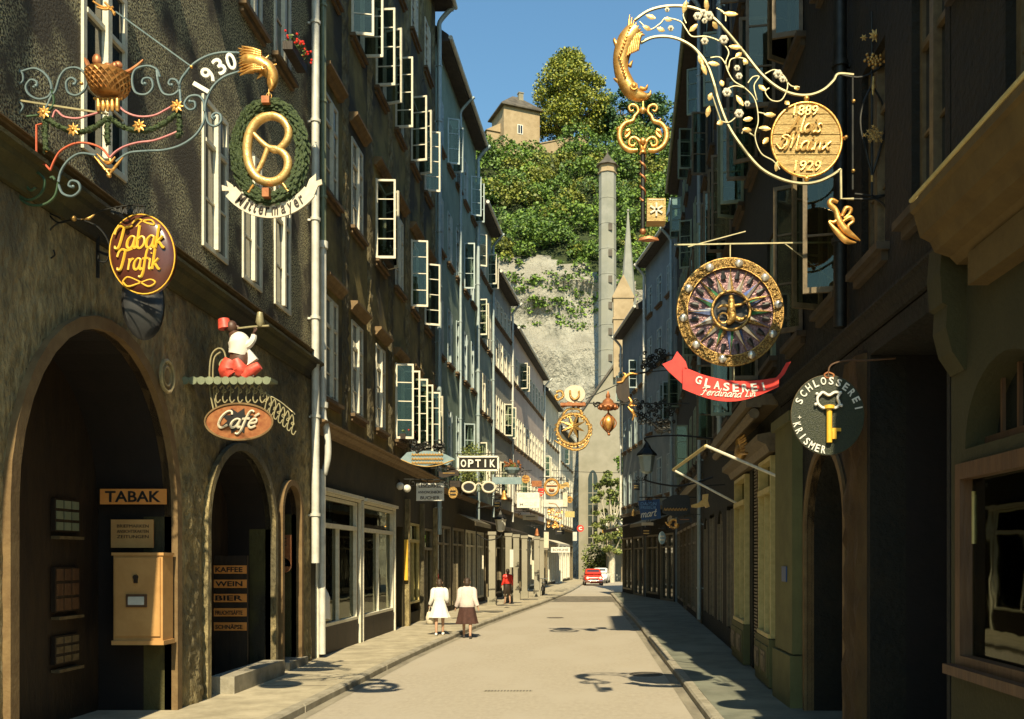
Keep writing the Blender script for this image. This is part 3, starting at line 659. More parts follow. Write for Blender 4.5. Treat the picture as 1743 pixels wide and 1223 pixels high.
# further houses on the left: label, Y, X, Y, X, eave, wall, rows, cols, frame, base wall
def house(label, side, Ya, Xa, Yb, Xb, E, wm_, rows, ncol, fm, pm, ww=1.0, base='plaster2b', zb=4.9, opn=0, hood=None, shops=True, rise=4.5, cas=None, over=.7, canopy=True, shopfm='frame_cream', gut='zinc'):
    B = Bld(label, side, Ya, Xa, Yb, Xb, E); B.body(T[wm_], rise=rise, over=over, gut=gut); L = B.L
    cs = [L*(i+.5)/ncol for i in range(ncol)]
    ops = [(c-ww/2, c+ww/2, z, z+h) for c in cs for z, h in rows]
    m = M(); facade(m, 0, L, zb+.2, E, ops, .25); m.build('upper_wall', T[wm_], B.o, world=False)
    for c in cs:
        for z, h in rows:
            op = None
            if random.random() < opn: op = random.choice([[(side*-1, 85)], [(-1, 84), (1, 92)], [(-1, 92), (1, 80)], [(side*-1, 60)]])
            window(B.o, c, z, ww, h, 3, fm, pm, .04, cas=None, open_=op, hood=hood)
    ns = max(2, int(L/2.6)); so_ = [(L*i/ns+.25, L*(i+1)/ns-.25, .35 if i % 3 else .12, zb-1.3) for i in range(ns)]
    m = M(); facade(m, 0, L, 0, zb, so_, .3); m.build('shop_wall', T[base], B.o, world=False)
    for i, (a, c, z0, z1) in enumerate(so_):
        q = M(); t = .1; q.box(a, a+t, -.15, .03, z0, z1); q.box(c-t, c, -.15, .03, z0, z1); q.box(a+t, c-t, -.15, .03, z1-t, z1); q.box(a+t, c-t, -.15, .02, z0, z0+t); q.box((a+c)/2-.04, (a+c)/2+.04, -.15, .0, z0+t, z1-t); q.box(a+t, c-t, -.12, -.02, z1-.75, z1-.67)
        f = q.build('shop_window', T[random.choice([shopfm, 'frame_dark', shopfm])], B.o, world=False)
        q = M(); q.box(a+.05, c-.05, -.11, -.1, z0+.05, z1-.05); q.build('pane', T['pane_dark'], f, world=False)
    B.cornice(zb, .2, .2, 'cornice_brown' if side < 0 else 'frame_dark')
    return B
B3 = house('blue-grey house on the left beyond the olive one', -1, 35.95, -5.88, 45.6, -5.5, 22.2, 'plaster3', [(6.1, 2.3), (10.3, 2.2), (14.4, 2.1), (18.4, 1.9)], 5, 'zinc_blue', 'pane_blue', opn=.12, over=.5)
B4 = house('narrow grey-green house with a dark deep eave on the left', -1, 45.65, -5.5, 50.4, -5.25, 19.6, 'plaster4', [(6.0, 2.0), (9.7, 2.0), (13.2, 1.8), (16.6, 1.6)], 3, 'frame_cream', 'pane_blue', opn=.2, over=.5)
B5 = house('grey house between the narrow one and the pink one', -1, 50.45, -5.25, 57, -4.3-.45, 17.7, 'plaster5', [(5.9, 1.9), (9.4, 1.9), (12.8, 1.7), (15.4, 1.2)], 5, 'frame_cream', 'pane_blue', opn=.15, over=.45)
B6 = house('pinkish house with a row of bright windows under its roof', -1, 57.05, -4.75, 73.5, -3.6, 16.3, 'plaster6', [(5.7, 1.9), (9.3, 1.9), (13.2, 1.7)], 10, 'frame_cream', 'pane_blue', opn=.1, ww=1.15, over=.4, shopfm='frame_cream')
B7 = house('cream house beyond the pink one on the left', -1, 73.55, -3.6, 84, -2.75, 15.5, 'plaster7', [(5.5, 1.7), (8.7, 1.7), (11.8, 1.6)], 6, 'frame_cream', 'pane_dark', opn=.1, over=.4)
B8 = house('last cream house on the left before the church', -1, 84.05, -2.75, 97, -1.7, 14, 'plaster7', [(5.4, 1.7), (8.4, 1.7), (11.2, 1.5)], 6, 'frame_cream', 'pane_dark', opn=.1, over=.4)
B3.pipe(45.4, 'zinc_blue', .09, 4.0); B3.pipe(40.6, 'zinc_blue', .06, 5.2); B4.pipe(50.2, 'zinc_blue', .07, 4.5); B5.pipe(56.8, 'zinc', .07, 4.5); B6.pipe(73.3, 'zinc', .07, 4.5); B7.pipe(83.8, 'zinc', .07, 4.5)
# long awnings over the shops
def awning(B, Y0, Y1, z, d, m_, label, drop=.35):
    a, c = B.rng(Y0, Y1); t = None
    q = M(); q.ext([(a, .02, z+drop), (a, d, z), (a, d, z-.18), (a, d-.02, z-.18), (a, d-.02, z-.02), (a, .02, z+drop-.03)], (c-a, 0, 0))
    return q.build('awning', T[m_], B.o, world=False)
awning(B4, 45.9, 50.2, 3.9, 1.1, 'dark_wood', ''); awning(B5, 50.8, 56.6, 3.8, 1.1, 'dark_wood', ''); awning(B6, 58, 64.5, 3.6, 1.2, 'ivory', ''); awning(B6, 66, 72.5, 3.5, 1.1, 'dark_wood', ''); awning(B7, 75, 83, 3.5, 1.1, 'ivory', ''); awning(B3, 40.5, 45.2, 3.9, .8, 'frame_dark', '')
# ---- right row ------------------------------------------------------------
# nearest right house with the projecting stone bay
R0 = Bld('nearest house on the right with a heavy stone bay and a lit shop window', 1, 3.2, 3.1, 8.05, 3.1, 7.15)
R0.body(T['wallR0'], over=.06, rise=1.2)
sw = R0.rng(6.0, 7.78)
m = M(); facade(m, 0, R0.L, 0, 4.8, [(*sw, 1.45, 3.0), (*R0.rng(6.3, 7.75), 3.2, 3.85, .62)], .5); m.build('shop_wall', [T['wallR0'], T['passage_shade']], R0.o, world=False)
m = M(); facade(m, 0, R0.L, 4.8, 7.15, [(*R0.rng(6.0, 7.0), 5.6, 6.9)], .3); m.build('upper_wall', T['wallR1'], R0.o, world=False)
window(R0.o, R0.s(6.5), 5.6, 1, 1.3, 3, 'frame_brown', 'pane_blue', .15)
q = M(); a, c = R0.rng(3.4, 7.62); q.ext([(a, 0, 4.68), (a, .12, 4.68), (a, .18, 4.74), (a, .3, 4.78), (a, .34, 4.86), (a, .42, 4.9), (a, .47, 5.08), (a, .5, 5.1), (a, .5, 5.16), (a, 0, 5.3)], (c-a, 0, 0)); q.build('bay_cornice', T['bay_stone'], R0.o, world=False)
q = M(); a, c = R0.rng(3.4, 7.63); q.tube([(a, .49, 5.2), (c, .49, 5.2)], .018, 6); q.tube([(c-.01, .49, 5.2), (c-.01, .02, 5.32)], .018, 6); q.build('sunlit_edge', T['frame_gold'], R0.o, world=False)  # bright edge added, stands for sun along the top of the cornice
q = M(); a, c = R0.rng(3.4, 7.3); q.box(a, c, .005, .16, 4.42, 4.67); q.build('bay_soffit', T['bay_stone'], R0.o, world=False)
q = M(); x = R0.s(7.72); q.ext([(x, -.0, 4.9), (x, .2, 4.9), (x, .22, 4.65), (x, .2, 4.4), (x, .16, 4.38), (x, .17, 4.2), (x, .12, 4.0), (x, .02, 3.85), (x, -.0, 3.85)], (.3, 0, 0)); q.build('console', T['wallR0'], R0.o, world=False)
q = M(); a, c = sw; q.box(a-.06, a+.04, -.1, .05, 1.38, 3.08); q.box(c-.04, c+.06, -.1, .05, 1.38, 3.08); q.box(a+.04, c-.04, -.1, .05, 1.38, 1.5); q.box(a+.04, c-.04, -.1, .05, 2.95, 3.08); q.box(a-.1, c+.1, .051, .14, 1.34, 1.42)
f = q.build('shop_window', T['brown_wood'], R0.o, world=False)
q = M(); q.box(a+.03, c-.03, -.06, -.055, 1.45, 3); q.build('pane', T['glass'], f, world=False)
a, c = R0.rng(6.3, 7.75); q = M(); q.box(a, c, -.22, -.16, 3.2, 3.3)
for i in range(1, 5): q.box(a+(c-a)*i/5-.015, a+(c-a)*i/5+.015, -.2, -.17, 3.3, 3.8)
f = q.build('fanlight', T['brown_wood'], R0.o, world=False); q = M(); q.box(a, c, -.27, -.26, 3.2, 3.85); q.build('pane', T['pane_dark'], f, world=False)
# second right house: gateway, rough pier, arched door, green pilaster
R1 = Bld('dark right-hand house with the black gateway and the arched door', 1, 8.08, 3.1, 15.3, 3.12, 21)
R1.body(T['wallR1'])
g = R1.rng(8.15, 10.4); ad = R1.rng(11.4, 13.45)
m = M(); facade(m, 0, R1.L, 0, 4.75, [(*g, 0, 4.55, 0, 1.2), (*ad, 0, 3.72, 1.0, .5)], .6); m.build('shop_wall', [T['wallR1'], T['passage_shade']], R1.o, world=False)
m = M(); m.box(g[0], g[1], -1.24, -1.205, 0, 4.6); m.build('gateway_back', T['dark'], R1.o, world=False)  # near-black panel, the shade of the passage put into its colour
m = M(); m.box(ad[0], ad[1], -.56, -.505, 0, 3.8); m.build('door', T['dark_wood'], R1.o, world=False)
archband(R1, ad, 3.72, 1.0, .1, 'stone_band', z0=.12, n=.04)
R1.cornice(4.78, .22, .14, 'wallR1')
pier(R1, 10.5, 11.25, 4.6, 'brown_stone', .09, .05)
q = M(); a, c = R1.rng(13.7, 14.95); q.box(a, c, .005, .16, .9, 4.3); q.box(a-.04, c+.04, .005, .2, .12, .88); q.box(a-.05, c+.05, .005, .22, 4.3, 4.45); q.build('pilaster', T['pilaster_green'], R1.o, world=False)
q = M(); x = R1.s(14.2); q.box(x-.16, x+.16, .162, .18, 1.95, 2.18); hn = q.build('number_plate', T['blue_sign'], R1.o, world=False)
wr = [(8.62, .86), (10.3, .86), (12.1, .9), (14.1, .9)]; rr = [(5.6, 2.2), (9.9, 2.1), (14.2, 2.0), (18, 1.8)]
m = M(); facade(m, 0, R1.L, 5.0, 21, [(R1.s(Y)-w/2, R1.s(Y)+w/2, z, z+h) for Y, w in wr for z, h in rr], .3); m.build('upper_wall', T['wallR1'], R1.o, world=False)
o1 = { (2, 0): [(-1, 86), (1, 84)], (3, 0): [(-1, 74)], (2, 1): [(-1, 70)], (3, 1): [(-1, 88), (1, 60)]}
for i, (Y, w) in enumerate(wr):
    for j, (z, h) in enumerate(rr): window(R1.o, R1.s(Y), z, w, h, 3, 'frame_brown', 'pane_dark', .15, open_=o1.get((i, j)))
R1.pipe(11.2, 'iron', .08, 5.05, n=.12)
# shop bay house
R2 = Bld('dark right-hand house above the panelled shopfront', 1, 15.33, 3.12, 31, 3.75, 21)
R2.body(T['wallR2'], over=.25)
bays = [(15.75, 17.2), (17.75, 18.7), (19.25, 21.0)]
sh = [(*R2.rng(15.75, 17.25), .95, 4.05), (*R2.rng(17.75, 18.75), .12, 4.05, 0, .8), (*R2.rng(19.2, 21.1), .95, 4.05)]+[(*R2.rng(y, y+1.5), .6, 3.6, .7 if i % 2 else 0) for i, y in enumerate((22.1, 24.6, 27, 29.2))]
m = M(); facade(m, 0, R2.L, 0, 4.75, sh, .35); m.build('shop_wall', [T['wallR2'], T['passage_shade']], R2.o, world=False)
for i, (y0, y1) in enumerate(((15.75, 17.25), (19.2, 21.1))):
    shopwin(R2, y0, y1, .95, 4.03, 'frame_gold', 2, .8, n=.1)
    a, c = R2.rng(y0, y1); q = M(); q.box(a-.1, c+.1, .004, .14, .14, .94); q.box(a-.02, (a+c)/2-.04, .141, .165, .28, .82); q.box((a+c)/2+.04, c+.02, .141, .165, .28, .82); q.build('base_panel', T['pilaster_green'], R2.o, world=False)
    q = M()
    for s_ in (0, 1):
        xa = a+.12 if s_ == 0 else (a+c)/2+.16; xb = (a+c)/2-.16 if s_ == 0 else c-.12
        q.box(xa, xb, .166, .185, .38, .72); q.box(xa+.08, xb-.08, .186, .2, .45, .65)
    q.build('panel_carving', T['frame_brown'], R2.o, world=False)
q = M(); a, c = R2.rng(17.72, 18.78); z = .2
q.box(a, c, -.5, -.44, .12, 4.0)
q.build('shop_door', T['dark_wood'], R2.o, world=False)
q = M(); a, c = R2.rng(17.3, 17.7)
for k in range(58): q.box(a, c, .03, .11, .4+k*.062, .4+k*.062+.035)
q.build('louvred_pilaster', T['frame_brown'], R2.o, world=False)
q = M(); a, c = R2.rng(15.6, 21.4); q.ext([(a, .0, 4.08), (a, .14, 4.08), (a, .2, 4.2), (a, .34, 4.26), (a, .34, 4.36), (a, 0, 4.42)], (c-a, 0, 0)); q.build('shop_cornice', T['frame_brown'], R2.o, world=False)
q = M(); a, c = R2.rng(15.4, 22); q.box(a, c, .3, .55, 4.78, 4.95); q.box(a, c, .32, .5, 4.96, 5.05); q.box(a, c, .01, .3, 4.82, 5.0); q.tube([(a, .42, 4.68), (c, .42, 4.68)], .09, 8); q.build('awning_cassette', T['frame_brown'], R2.o, world=False)
for y in (22.1, 24.6, 27, 29.2): 
    a, c = R2.rng(y, y+1.5); q = M(); q.box(a, a+.1, -.2, 0, .6, 3.5); q.box(c-.1, c, -.2, 0, .6, 3.5); q.box((a+c)/2-.04, (a+c)/2+.04, -.2, -.02, .6, 3.5); f = q.build('shop_window', T['frame_dark'], R2.o, world=False); q = M(); q.box(a, c, -.16, -.15, .6, 3.6); q.build('pane', T['pane_dark'], f, world=False)
cs = [16.3, 18.4, 20.6, 22.9, 25.2, 27.5, 29.7]; rr2 = [(5.7, 2.2), (9.9, 2.1), (14.2, 2.0), (18, 1.7)]
m = M(); facade(m, 0, R2.L, 4.75, 21, [(R2.s(Y)-.5, R2.s(Y)+.5, z, z+h) for Y in cs for z, h in rr2], .3); m.build('upper_wall', T['wallR2'], R2.o, world=False)
for i, Y in enumerate(cs):
    for j, (z, h) in enumerate(rr2):
        window(R2.o, R2.s(Y), z, 1.0, h, 3, 'frame_brown' if (i+j) % 3 else 'zinc_green', 'pane_dark', .12, open_=[None, [(-1, 86), (1, 84)], [(-1, 88)], [(-1, 80), (1, 95)]][(i*2+j) % 4] if j < 3 else None)
R2.pipe(24.0, 'zinc_blue', .07, 4.9); R2.pipe(30.8, 'zinc_blue', .07, .3)
R3 = house('dark eaved house far down the right side of the street', 1, 31.05, 3.75, 47, 4.4, 20.6, 'wallR2', [(5.7, 2.1), (9.6, 2.0), (13.5, 1.9), (17.3, 1.6)], 7, 'zinc_green', 'pane_blue', base='wallR1', opn=.15, over=.45, shopfm='frame_brown', gut='zinc_green')
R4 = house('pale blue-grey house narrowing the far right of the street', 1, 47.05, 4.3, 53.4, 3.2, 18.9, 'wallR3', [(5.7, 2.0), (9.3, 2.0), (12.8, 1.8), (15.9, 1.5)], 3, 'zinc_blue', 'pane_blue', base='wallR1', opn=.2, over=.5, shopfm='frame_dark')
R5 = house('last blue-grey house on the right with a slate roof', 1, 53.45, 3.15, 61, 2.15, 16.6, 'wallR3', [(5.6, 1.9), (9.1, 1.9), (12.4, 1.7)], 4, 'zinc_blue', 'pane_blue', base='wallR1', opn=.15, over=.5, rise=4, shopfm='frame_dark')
R4.pipe(53.2, 'zinc', .08, 4.9); R5.pipe(60.8, 'zinc', .08, 4.9); R4.pipe(47.3, 'zinc_blue', .08, 4.9)
awning(R5, 55.5, 60.6, 4.1, 1.3, 'dark_wood', ''); awning(R4, 48, 53, 4.2, 1.0, 'frame_dark', ''); awning(R3, 38, 42, 4.1, .7, 'frame_dark', '')
# dormer and chimneys on the far roofs
for B, Y, w in ((R4, 50, 1.3), (R3, 43, 1.2)):
    x = B.s(Y); q = M(); E = B.eave; q.box(x-w/2, x+w/2, -2.6, -.6, E+.4, E+1.9); q.ext([(x-w/2-.15, -.5, E+1.9), (x+w/2+.15, -.5, E+1.9), (x, -.5, E+2.6)], (0, -2.6, 0)); q.build('dormer', T['zinc_blue'], B.o, world=False)
for B, Y in ((B3, 44), (B5, 54), (B6, 66), (B7, 80)):
    x = B.s(Y); q = M(); E = B.eave; q.box(x-.35, x+.35, -2.6, -1.9, E+.8, E+2.9); q.box(x-.45, x+.45, -2.7, -1.8, E+2.9, E+3.02); q.build('chimney', T['church_stone'], B.o, world=False)
# ------------------------------------------------------------ hill, cliff, tower, church, trees
from mathutils import noise
def hillprof(t):                                   # t 0..1: foot of the cliff to the plateau
    P = [(0, 116, -.5), (.42, 121, 38), (.5, 125, 42), (.78, 146, 64.5), (.85, 150, 68), (1, 260, 74)]
    for (a, y0, z0), (c, y1, z1) in zip(P, P[1:]):
        if a <= t <= c: k = (t-a)/(c-a); return y0+(y1-y0)*k, z0+(z1-z0)*k
    return P[-1][1:]
def hillpt(x, t):
    y, z = hillprof(t); n = noise.fractal(Vector((x*.06, z*.1, y*.05)), 1.0, 2.1, 5)
    n2 = noise.fractal(Vector((x*.1+5, z*.28+x*.12, 3)), 1.0, 2.0, 4)
    amp = 2.2 if t < .5 else 1.6
    drop = -.14*max(0, abs(x-2)-26) if t > .4 else 0
    ledge = (-.7 if t < .44 else 0)*n2
    lean = max(0, -x-10)*.12*(1 if t < .8 else .6)
    return Vector((x, y-n*amp+ledge+x*0-lean*0, z+(n*.8 if t > .45 else 0)+drop*.6))
NX, NT = 150, 130; b = M(); vs = []
for j in range(NT+1):
    for i in range(NX+1): vs.append(hillpt(-75+150*i/NX, j/NT))
cut = int(NT*.47)
b.add(vs, [(j*(NX+1)+i, j*(NX+1)+i+1, (j+1)*(NX+1)+i+1, (j+1)*(NX+1)+i) for j in range(NT) for i in range(NX)])
b.mi = [0 if j < cut-3+9*noise.noise(Vector((i*.09, 1.5, 4)))+3*noise.noise(Vector((i*.4, 7, 4))) else 1 for j in range(NT) for i in range(NX)]
tag(b.build('cliff', [T['rock'], T['soil_green']], smooth=40), kind='structure')
# wood on the slope: nobody could count its trees
b = M(); random.seed(11); done = 0
while done < 520:
    x = random.uniform(-32, 24); t = random.uniform(.44, .87); done += 1
    p = hillpt(x, t); r = random.choice([.8, 1.1, 1.6, 2.2, 2.6])*random.uniform(.85, 1.15)
    if t < .5: r *= .6
    if abs(x+10) < 8 and t > .78: r *= .35
    mi = random.choice([0, 0, 1, 1, 2]); c = p+Vector((0, -.4, r*.65)); n = int(130*r*r**.5)
    for _ in range(n):                              # leaves on the outside of each crown, a few sub-lumps
        a = random.uniform(0, 6.283); u_ = random.uniform(-.35, 1); w = math.sqrt(max(0, 1-u_*u_)); k = random.uniform(.8, 1.05)+.14*math.sin(a*5+x)*math.sin(u_*7+t*50)
        b.leaves(c+Vector((math.cos(a)*w*r*k, math.sin(a)*w*r*k, u_*r*k*.85)), .05, 1, random.uniform(.3, .5), mi, .7)
tag(b.build('hillside_wood', [T['wood_leaf'], T['leaf_b'], T['leaf_c']], noorm=True), 'dense green and yellow woodland covering the hill above the cliff', 'woodland', kind='stuff')
b = M()
for _ in range(130):                                # bushes on the ledges of the rock
    x = random.uniform(-17, 5); t = random.choice([.37, .385, .4, .41, .42, .43])+random.uniform(-.02, .02); p = hillpt(x, t); r = random.uniform(.3, .9)
    if x > -3 and t > .3: r *= 1.6
    b.leaves(p+Vector((0, -.2, .1)), (r*1.8, r*.6, r*.6), int(30*r)+6, .4, flat=.7)
tag(b.build('ledge_grass', T['wood_leaf'], noorm=True), 'tufts of grass and scrub on ledges of the pale cliff', 'scrub', kind='stuff')
def tree(label, base, h, cr, mat_, nleaf, size, trunk='bark', group=None, cz=.55, shape=None, name='tree', clumps=70, seed=3):
    random.seed(seed); t = thing(name, label, 'tree', base, group=group); bx, by, bz = base
    q = M(); q.tube(crv([(bx, by, bz-.3), (bx+.05*cr, by, bz+h*.25), (bx-.05*cr, by, bz+h*.5), (bx, by, bz+h*.85)], 4), [h*.035, h*.026, h*.018, h*.006], 8)
    C = []
    for _ in range(clumps):
        a = random.uniform(0, 6.283); k = random.random()**.5; u = random.uniform(0, 1)
        rad = (shape(u) if shape else math.sin(math.pi*min(1, .08+u*.9))**.7)*cr*k
        C.append(Vector((bx+math.cos(a)*rad, by+math.sin(a)*rad, bz+h*(1-cz)*.55+u*(h-h*(1-cz)*.55)*.98)))
    for c in C[:26]:
        s0 = Vector((bx, by, bz+h*random.uniform(.2, .6))); q.tube(crv([s0, (s0+c)/2+Vector((0, 0, -.04*h)), c], 3), [h*.012, h*.007, h*.002], 5)
    q.build('trunk', T[trunk], t)
    q = M()
    for c in C:
        r = cr*random.uniform(.16, .3); q.leaves(c, (r, r, r*.7), nleaf//clumps, size, flat=.7)
    q.build('crown', T[mat_], t, noorm=True); return t
p = W(968, 262, 152); tree('large yellow-green tree rising above the hilltop beside the square tower', (p.x, p.y, p.z-1), 17.4, 6.6, 'tree_leaf', 30000, .4, clumps=170, shape=lambda u: (.75+.5*u if u < .4 else .95*(1-(u-.4)/.62)**.6+.02), seed=5)
for i, (px, py, h, cr, lab) in enumerate([(1058, 262, 10.5, 4.6, 'dark green bushy tree on the hilltop left of the gilded key'), (1108, 262, 9.5, 4.4, 'dark green tree on the hilltop behind the gilded key'), (1030, 245, 5.5, 3.4, 'small dark tree between the yellow tree and the bushy one'), (850, 262, 3.4, 2.2, 'low green bush at the foot of the square hill tower')]):
    p = W(px, py, 154); tree(lab, (p.x, p.y, p.z), h, cr, 'dark_leaf' if i < 3 else 'wood_leaf', 4500 if i < 3 else 1500, .5, group='dark trees on the hilltop' if i < 3 else None, clumps=60 if i < 3 else 20, seed=20+i)
# square tower house on the hill, turned a little
Y = 148; c = W(875, 250, Y); t = thing('hill_tower', 'square tan stone tower with a pyramid roof on the hilltop', 'tower', (c.x, c.y+3, c.z-3), rz=R(24))
hw = 3.0; top = (VY-183)*Y/F+H-(c.z-3)
q = M(); q.box(-hw, hw, -hw, hw, -3, top); q.build('wall', T['tan_stone'], t, world=False)
q = M(); e = hw+.55; q.add([(-e, -e, top-.05), (e, -e, top-.05), (e, e, top-.05), (-e, e, top-.05), (-e, -e, top+.15), (e, -e, top+.15), (e, e, top+.15), (-e, e, top+.15), (-.5, 0, top+3.2), (.5, 0, top+3.2)], [(3, 2, 1, 0), (0, 1, 5, 4), (1, 2, 6, 5), (2, 3, 7, 6), (3, 0, 4, 7), (4, 5, 9, 8), (5, 6, 9), (6, 7, 8, 9), (7, 4, 8)]); rf = q.build('roof', T['grey_slate'], t, world=False)
q = M(); q.box(.2, .95, -1.1, -.4, top+1.6, top+3.4); q.box(.12, 1.03, -1.18, -.32, top+3.4, top+3.55); q.build('chimney', T['church_stone'], rf, world=False)
q = M(); x0 = -.3; z0 = top-4.1; q.box(x0-.45, x0+.45, -hw-.06, -hw+.02, z0, z0+1.5); f = q.build('window', T['white_paint'], t, world=False)
q = M(); q.box(x0-.34, x0-.05, -hw-.08, -hw-.061, z0+.12, z0+1.38); q.box(x0+.05, x0+.34, -hw-.08, -hw-.061, z0+.12, z0+1.38); q.build('pane', T['pane_dark'], f, world=False)
q = M(); q.box(-hw-2.2, -hw-.01, -1.2, 2, -3, top-3.6); q.ext([(-hw-2.4, -1.4, top-3.6), (-hw-.02, -1.4, top-3.6), (-hw-.02, -1.4, top-2.2)], (0, 3.4, 0)); q.build('annexe', T['tan_stone'], t, world=False)
# wall on the hilltop right of the tower
q = M(); A, Bq, C_ = W(912, 246, 150), W(965, 236, 148), W(1002, 228, 150)
for p0, p1 in ((A, Bq), (Bq, C_)): q.ext([(p0.x, p0.y, p0.z-5), (p1.x, p1.y, p1.z-5), (p1.x, p1.y, p1.z), (p0.x, p0.y, p0.z)], (0, .8, 0)); q.bar(p0+Vector((0, .4, .06)), p1+Vector((0, .4, .06)), 1.0, .15)
tag(q.build('rampart_wall', T['tan_stone'], loc=tuple(A)), 'short stone rampart wall on the hilltop beside the tower', 'wall')
# lift tower in front of the cliff
Y = 112; c = W(1034, 950, Y); t = thing('lift_tower', 'tall grey concrete shaft tower with a small pointed cap against the cliff', 'tower', (c.x, Y, 0))
zt = W(0, 296, Y).z; w0, w1 = 1.02, .92
q = M(); q.lathe([(w0*1.12, 0)]+[(w0*1.12+(w1*1.1-w0*1.12)*k/16+e_, zt*k/16+dz_) for k in range(1, 16) for e_, dz_ in ((0, -.12), (.035, -.1), (.035, .0), (0, .02))]+[(w1*1.1, zt)], (0, 0, 0), 8); q.build('shaft', T['concrete'], t, world=False)
q = M(); q.lathe([(w1*1.25, zt), (w1*1.25, zt+.12), (w1*1.12, zt+.2), (w1*1.12, zt+.9)], (0, 0, 0), 8); q.build('lantern', T['tan_stone'], t, world=False)
q = M(); q.lathe([(w1*1.5, zt+.9), (w1*1.45, zt+1.0), (.6, zt+1.7), (.1, zt+2.4), (.03, zt+2.9)], (0, 0, 0), 8); q.build('roof', T['grey_slate'], t, world=False)
q = M()
for i in range(7): q.box(w1*.1, w1*.6, -1.1, -.9, zt-7-i*3.1, zt-6.2-i*3.1)
q.build('vent_panel', T['grey_slate'], t, world=False)
# church with its bell gable and needle spire
Y = 101; t = thing('church', 'old grey stone church with a steep gable, bell turret and needle spire', 'church', (3.9, Y, 0))
xl, xr, xa = W(985, 0, Y).x, 8.9, 3.9; sh_ = W(0, 705, Y).z; ap = W(0, 596, Y).z
q = M(); q.ext([(xl, Y, 0), (xr, Y, 0), (xr, Y, sh_), (xa, Y, ap), (xl, Y, sh_)], (0, 22, 0)); q.build('wall', T['church_stone'], t)
q = M(); q.strip([(xl-.4, Y-.25, sh_-.4), (xa, Y-.25, ap+.35), (xr+.4, Y-.25, sh_-.4)], [(xl-.4, Y-.25, sh_-.75), (xa, Y-.25, ap-.0), (xr+.4, Y-.25, sh_-.75)], (0, 22.8, 0)); q.build('roof', T['grey_slate'], t)
tz0, tz1 = ap-3, W(0, 508, Y).z; ta = W(0, 470, Y).z; c = W(1061, 0, Y-.6)
q = M(); q.box(c.x-1.05, c.x+1.05, Y-.7, Y+.9, tz0, tz1); q.ext([(c.x-1.2, Y-.75, tz1), (c.x+1.2, Y-.75, tz1), (c.x, Y-.75, ta)], (0, 1.7, 0)); q.box(c.x-1.15, c.x+1.15, Y-.8, Y+1, tz1-2.4, tz1-2.2); q.box(c.x-1.15, c.x+1.15, Y-.8, Y+1, tz1-.12, tz1+.05); tu = q.build('bell_turret', T['tan_stone'], t)
q = M()
for k in (0, 1, 2): q.box(c.x-.5, c.x+.5, Y-.86, Y-.81, tz0+1.2+k*.5, tz0+1.45+k*.5)
q.build('louvre', T['dark_wood'], tu)
c = W(1069, 0, Y+3); q = M(); q.lathe([(1.1, tz1-3), (.95, tz1-.5), (.08, W(0, 362, Y+3).z), (.02, W(0, 356, Y+3).z)], (c.x, Y+3, 0), 8); q.ball((c.x, Y+3, W(0, 358, Y+3).z), .16); q.build('spire', T['concrete'], t)
def lancet(x0, x1, z0, z1, yy, mm, nm, dep=.12):
    q = M(); N = 8; h = (x1-x0)*.9; P = [(x0, z0), (x1, z0), (x1, z1-h)]+[(x1-(x1-x0)/2*(k/N)**1.4, z1-h+h*math.sin(k/N*math.pi/2)) for k in range(1, N+1)]+[(x0+(x1-x0)/2*(1-k/N)**1.4, z1-h+h*math.sin((1-k/N)*math.pi/2)) for k in range(0, N)]+[(x0, z1-h)]
    q.ext([(a, yy, b_) for a, b_ in P], (0, dep, 0)); return q
c0, c1 = W(1001, 925, Y), W(1017, 800, Y)
fr = lancet(c0.x-.12, c1.x+.12, c0.z-.1, c1.z+.3, Y-.14, None, '').build('window', T['church_stone'], t)
q = lancet(c0.x, c1.x, c0.z, c1.z, Y-.17, None, '', .025); q.build('pane', T['pane_dark'], fr)
q = M(); q.box((c0.x+c1.x)/2-.05, (c0.x+c1.x)/2+.05, Y-.21, Y-.175, c0.z, c1.z-.3)
for k in range(5): q.box(c0.x+.03, c1.x-.03, Y-.2, Y-.172, c0.z+1.2*k+.6, c0.z+1.2*k+.68)
q.build('tracery', T['church_stone'], fr)
lancet(4.5, 5.6, 6, 14, Y-.13, None, '').build('window', T['pane_dark'], t)
# trees and hedge before the church
p = W(1040, 960, 90); tree('light green street tree with pale trunk before the church', (p.x, 90, 0), 10.8, 2.0, 'bush_leaf', 5200, .3, 'pale_bark', clumps=60, seed=41)
p = W(1060, 960, 93); tree('taller green tree half hidden by the last right house', (p.x+1.0, 93, 0), 13.5, 2.6, 'wood_leaf', 5200, .34, 'pale_bark', clumps=60, seed=42)
q = M(); random.seed(9)
for _ in range(50): q.leaves((random.uniform(-.3, 2.2), 97+random.uniform(-.5, .5), random.uniform(.4, 3.3)), .7, 60, .26, flat=.7)
tag(q.build('hedge', T['bush_leaf'], loc=(.7, 97, 0), noorm=True), 'tall green ivy hedge behind the red car', 'hedge')
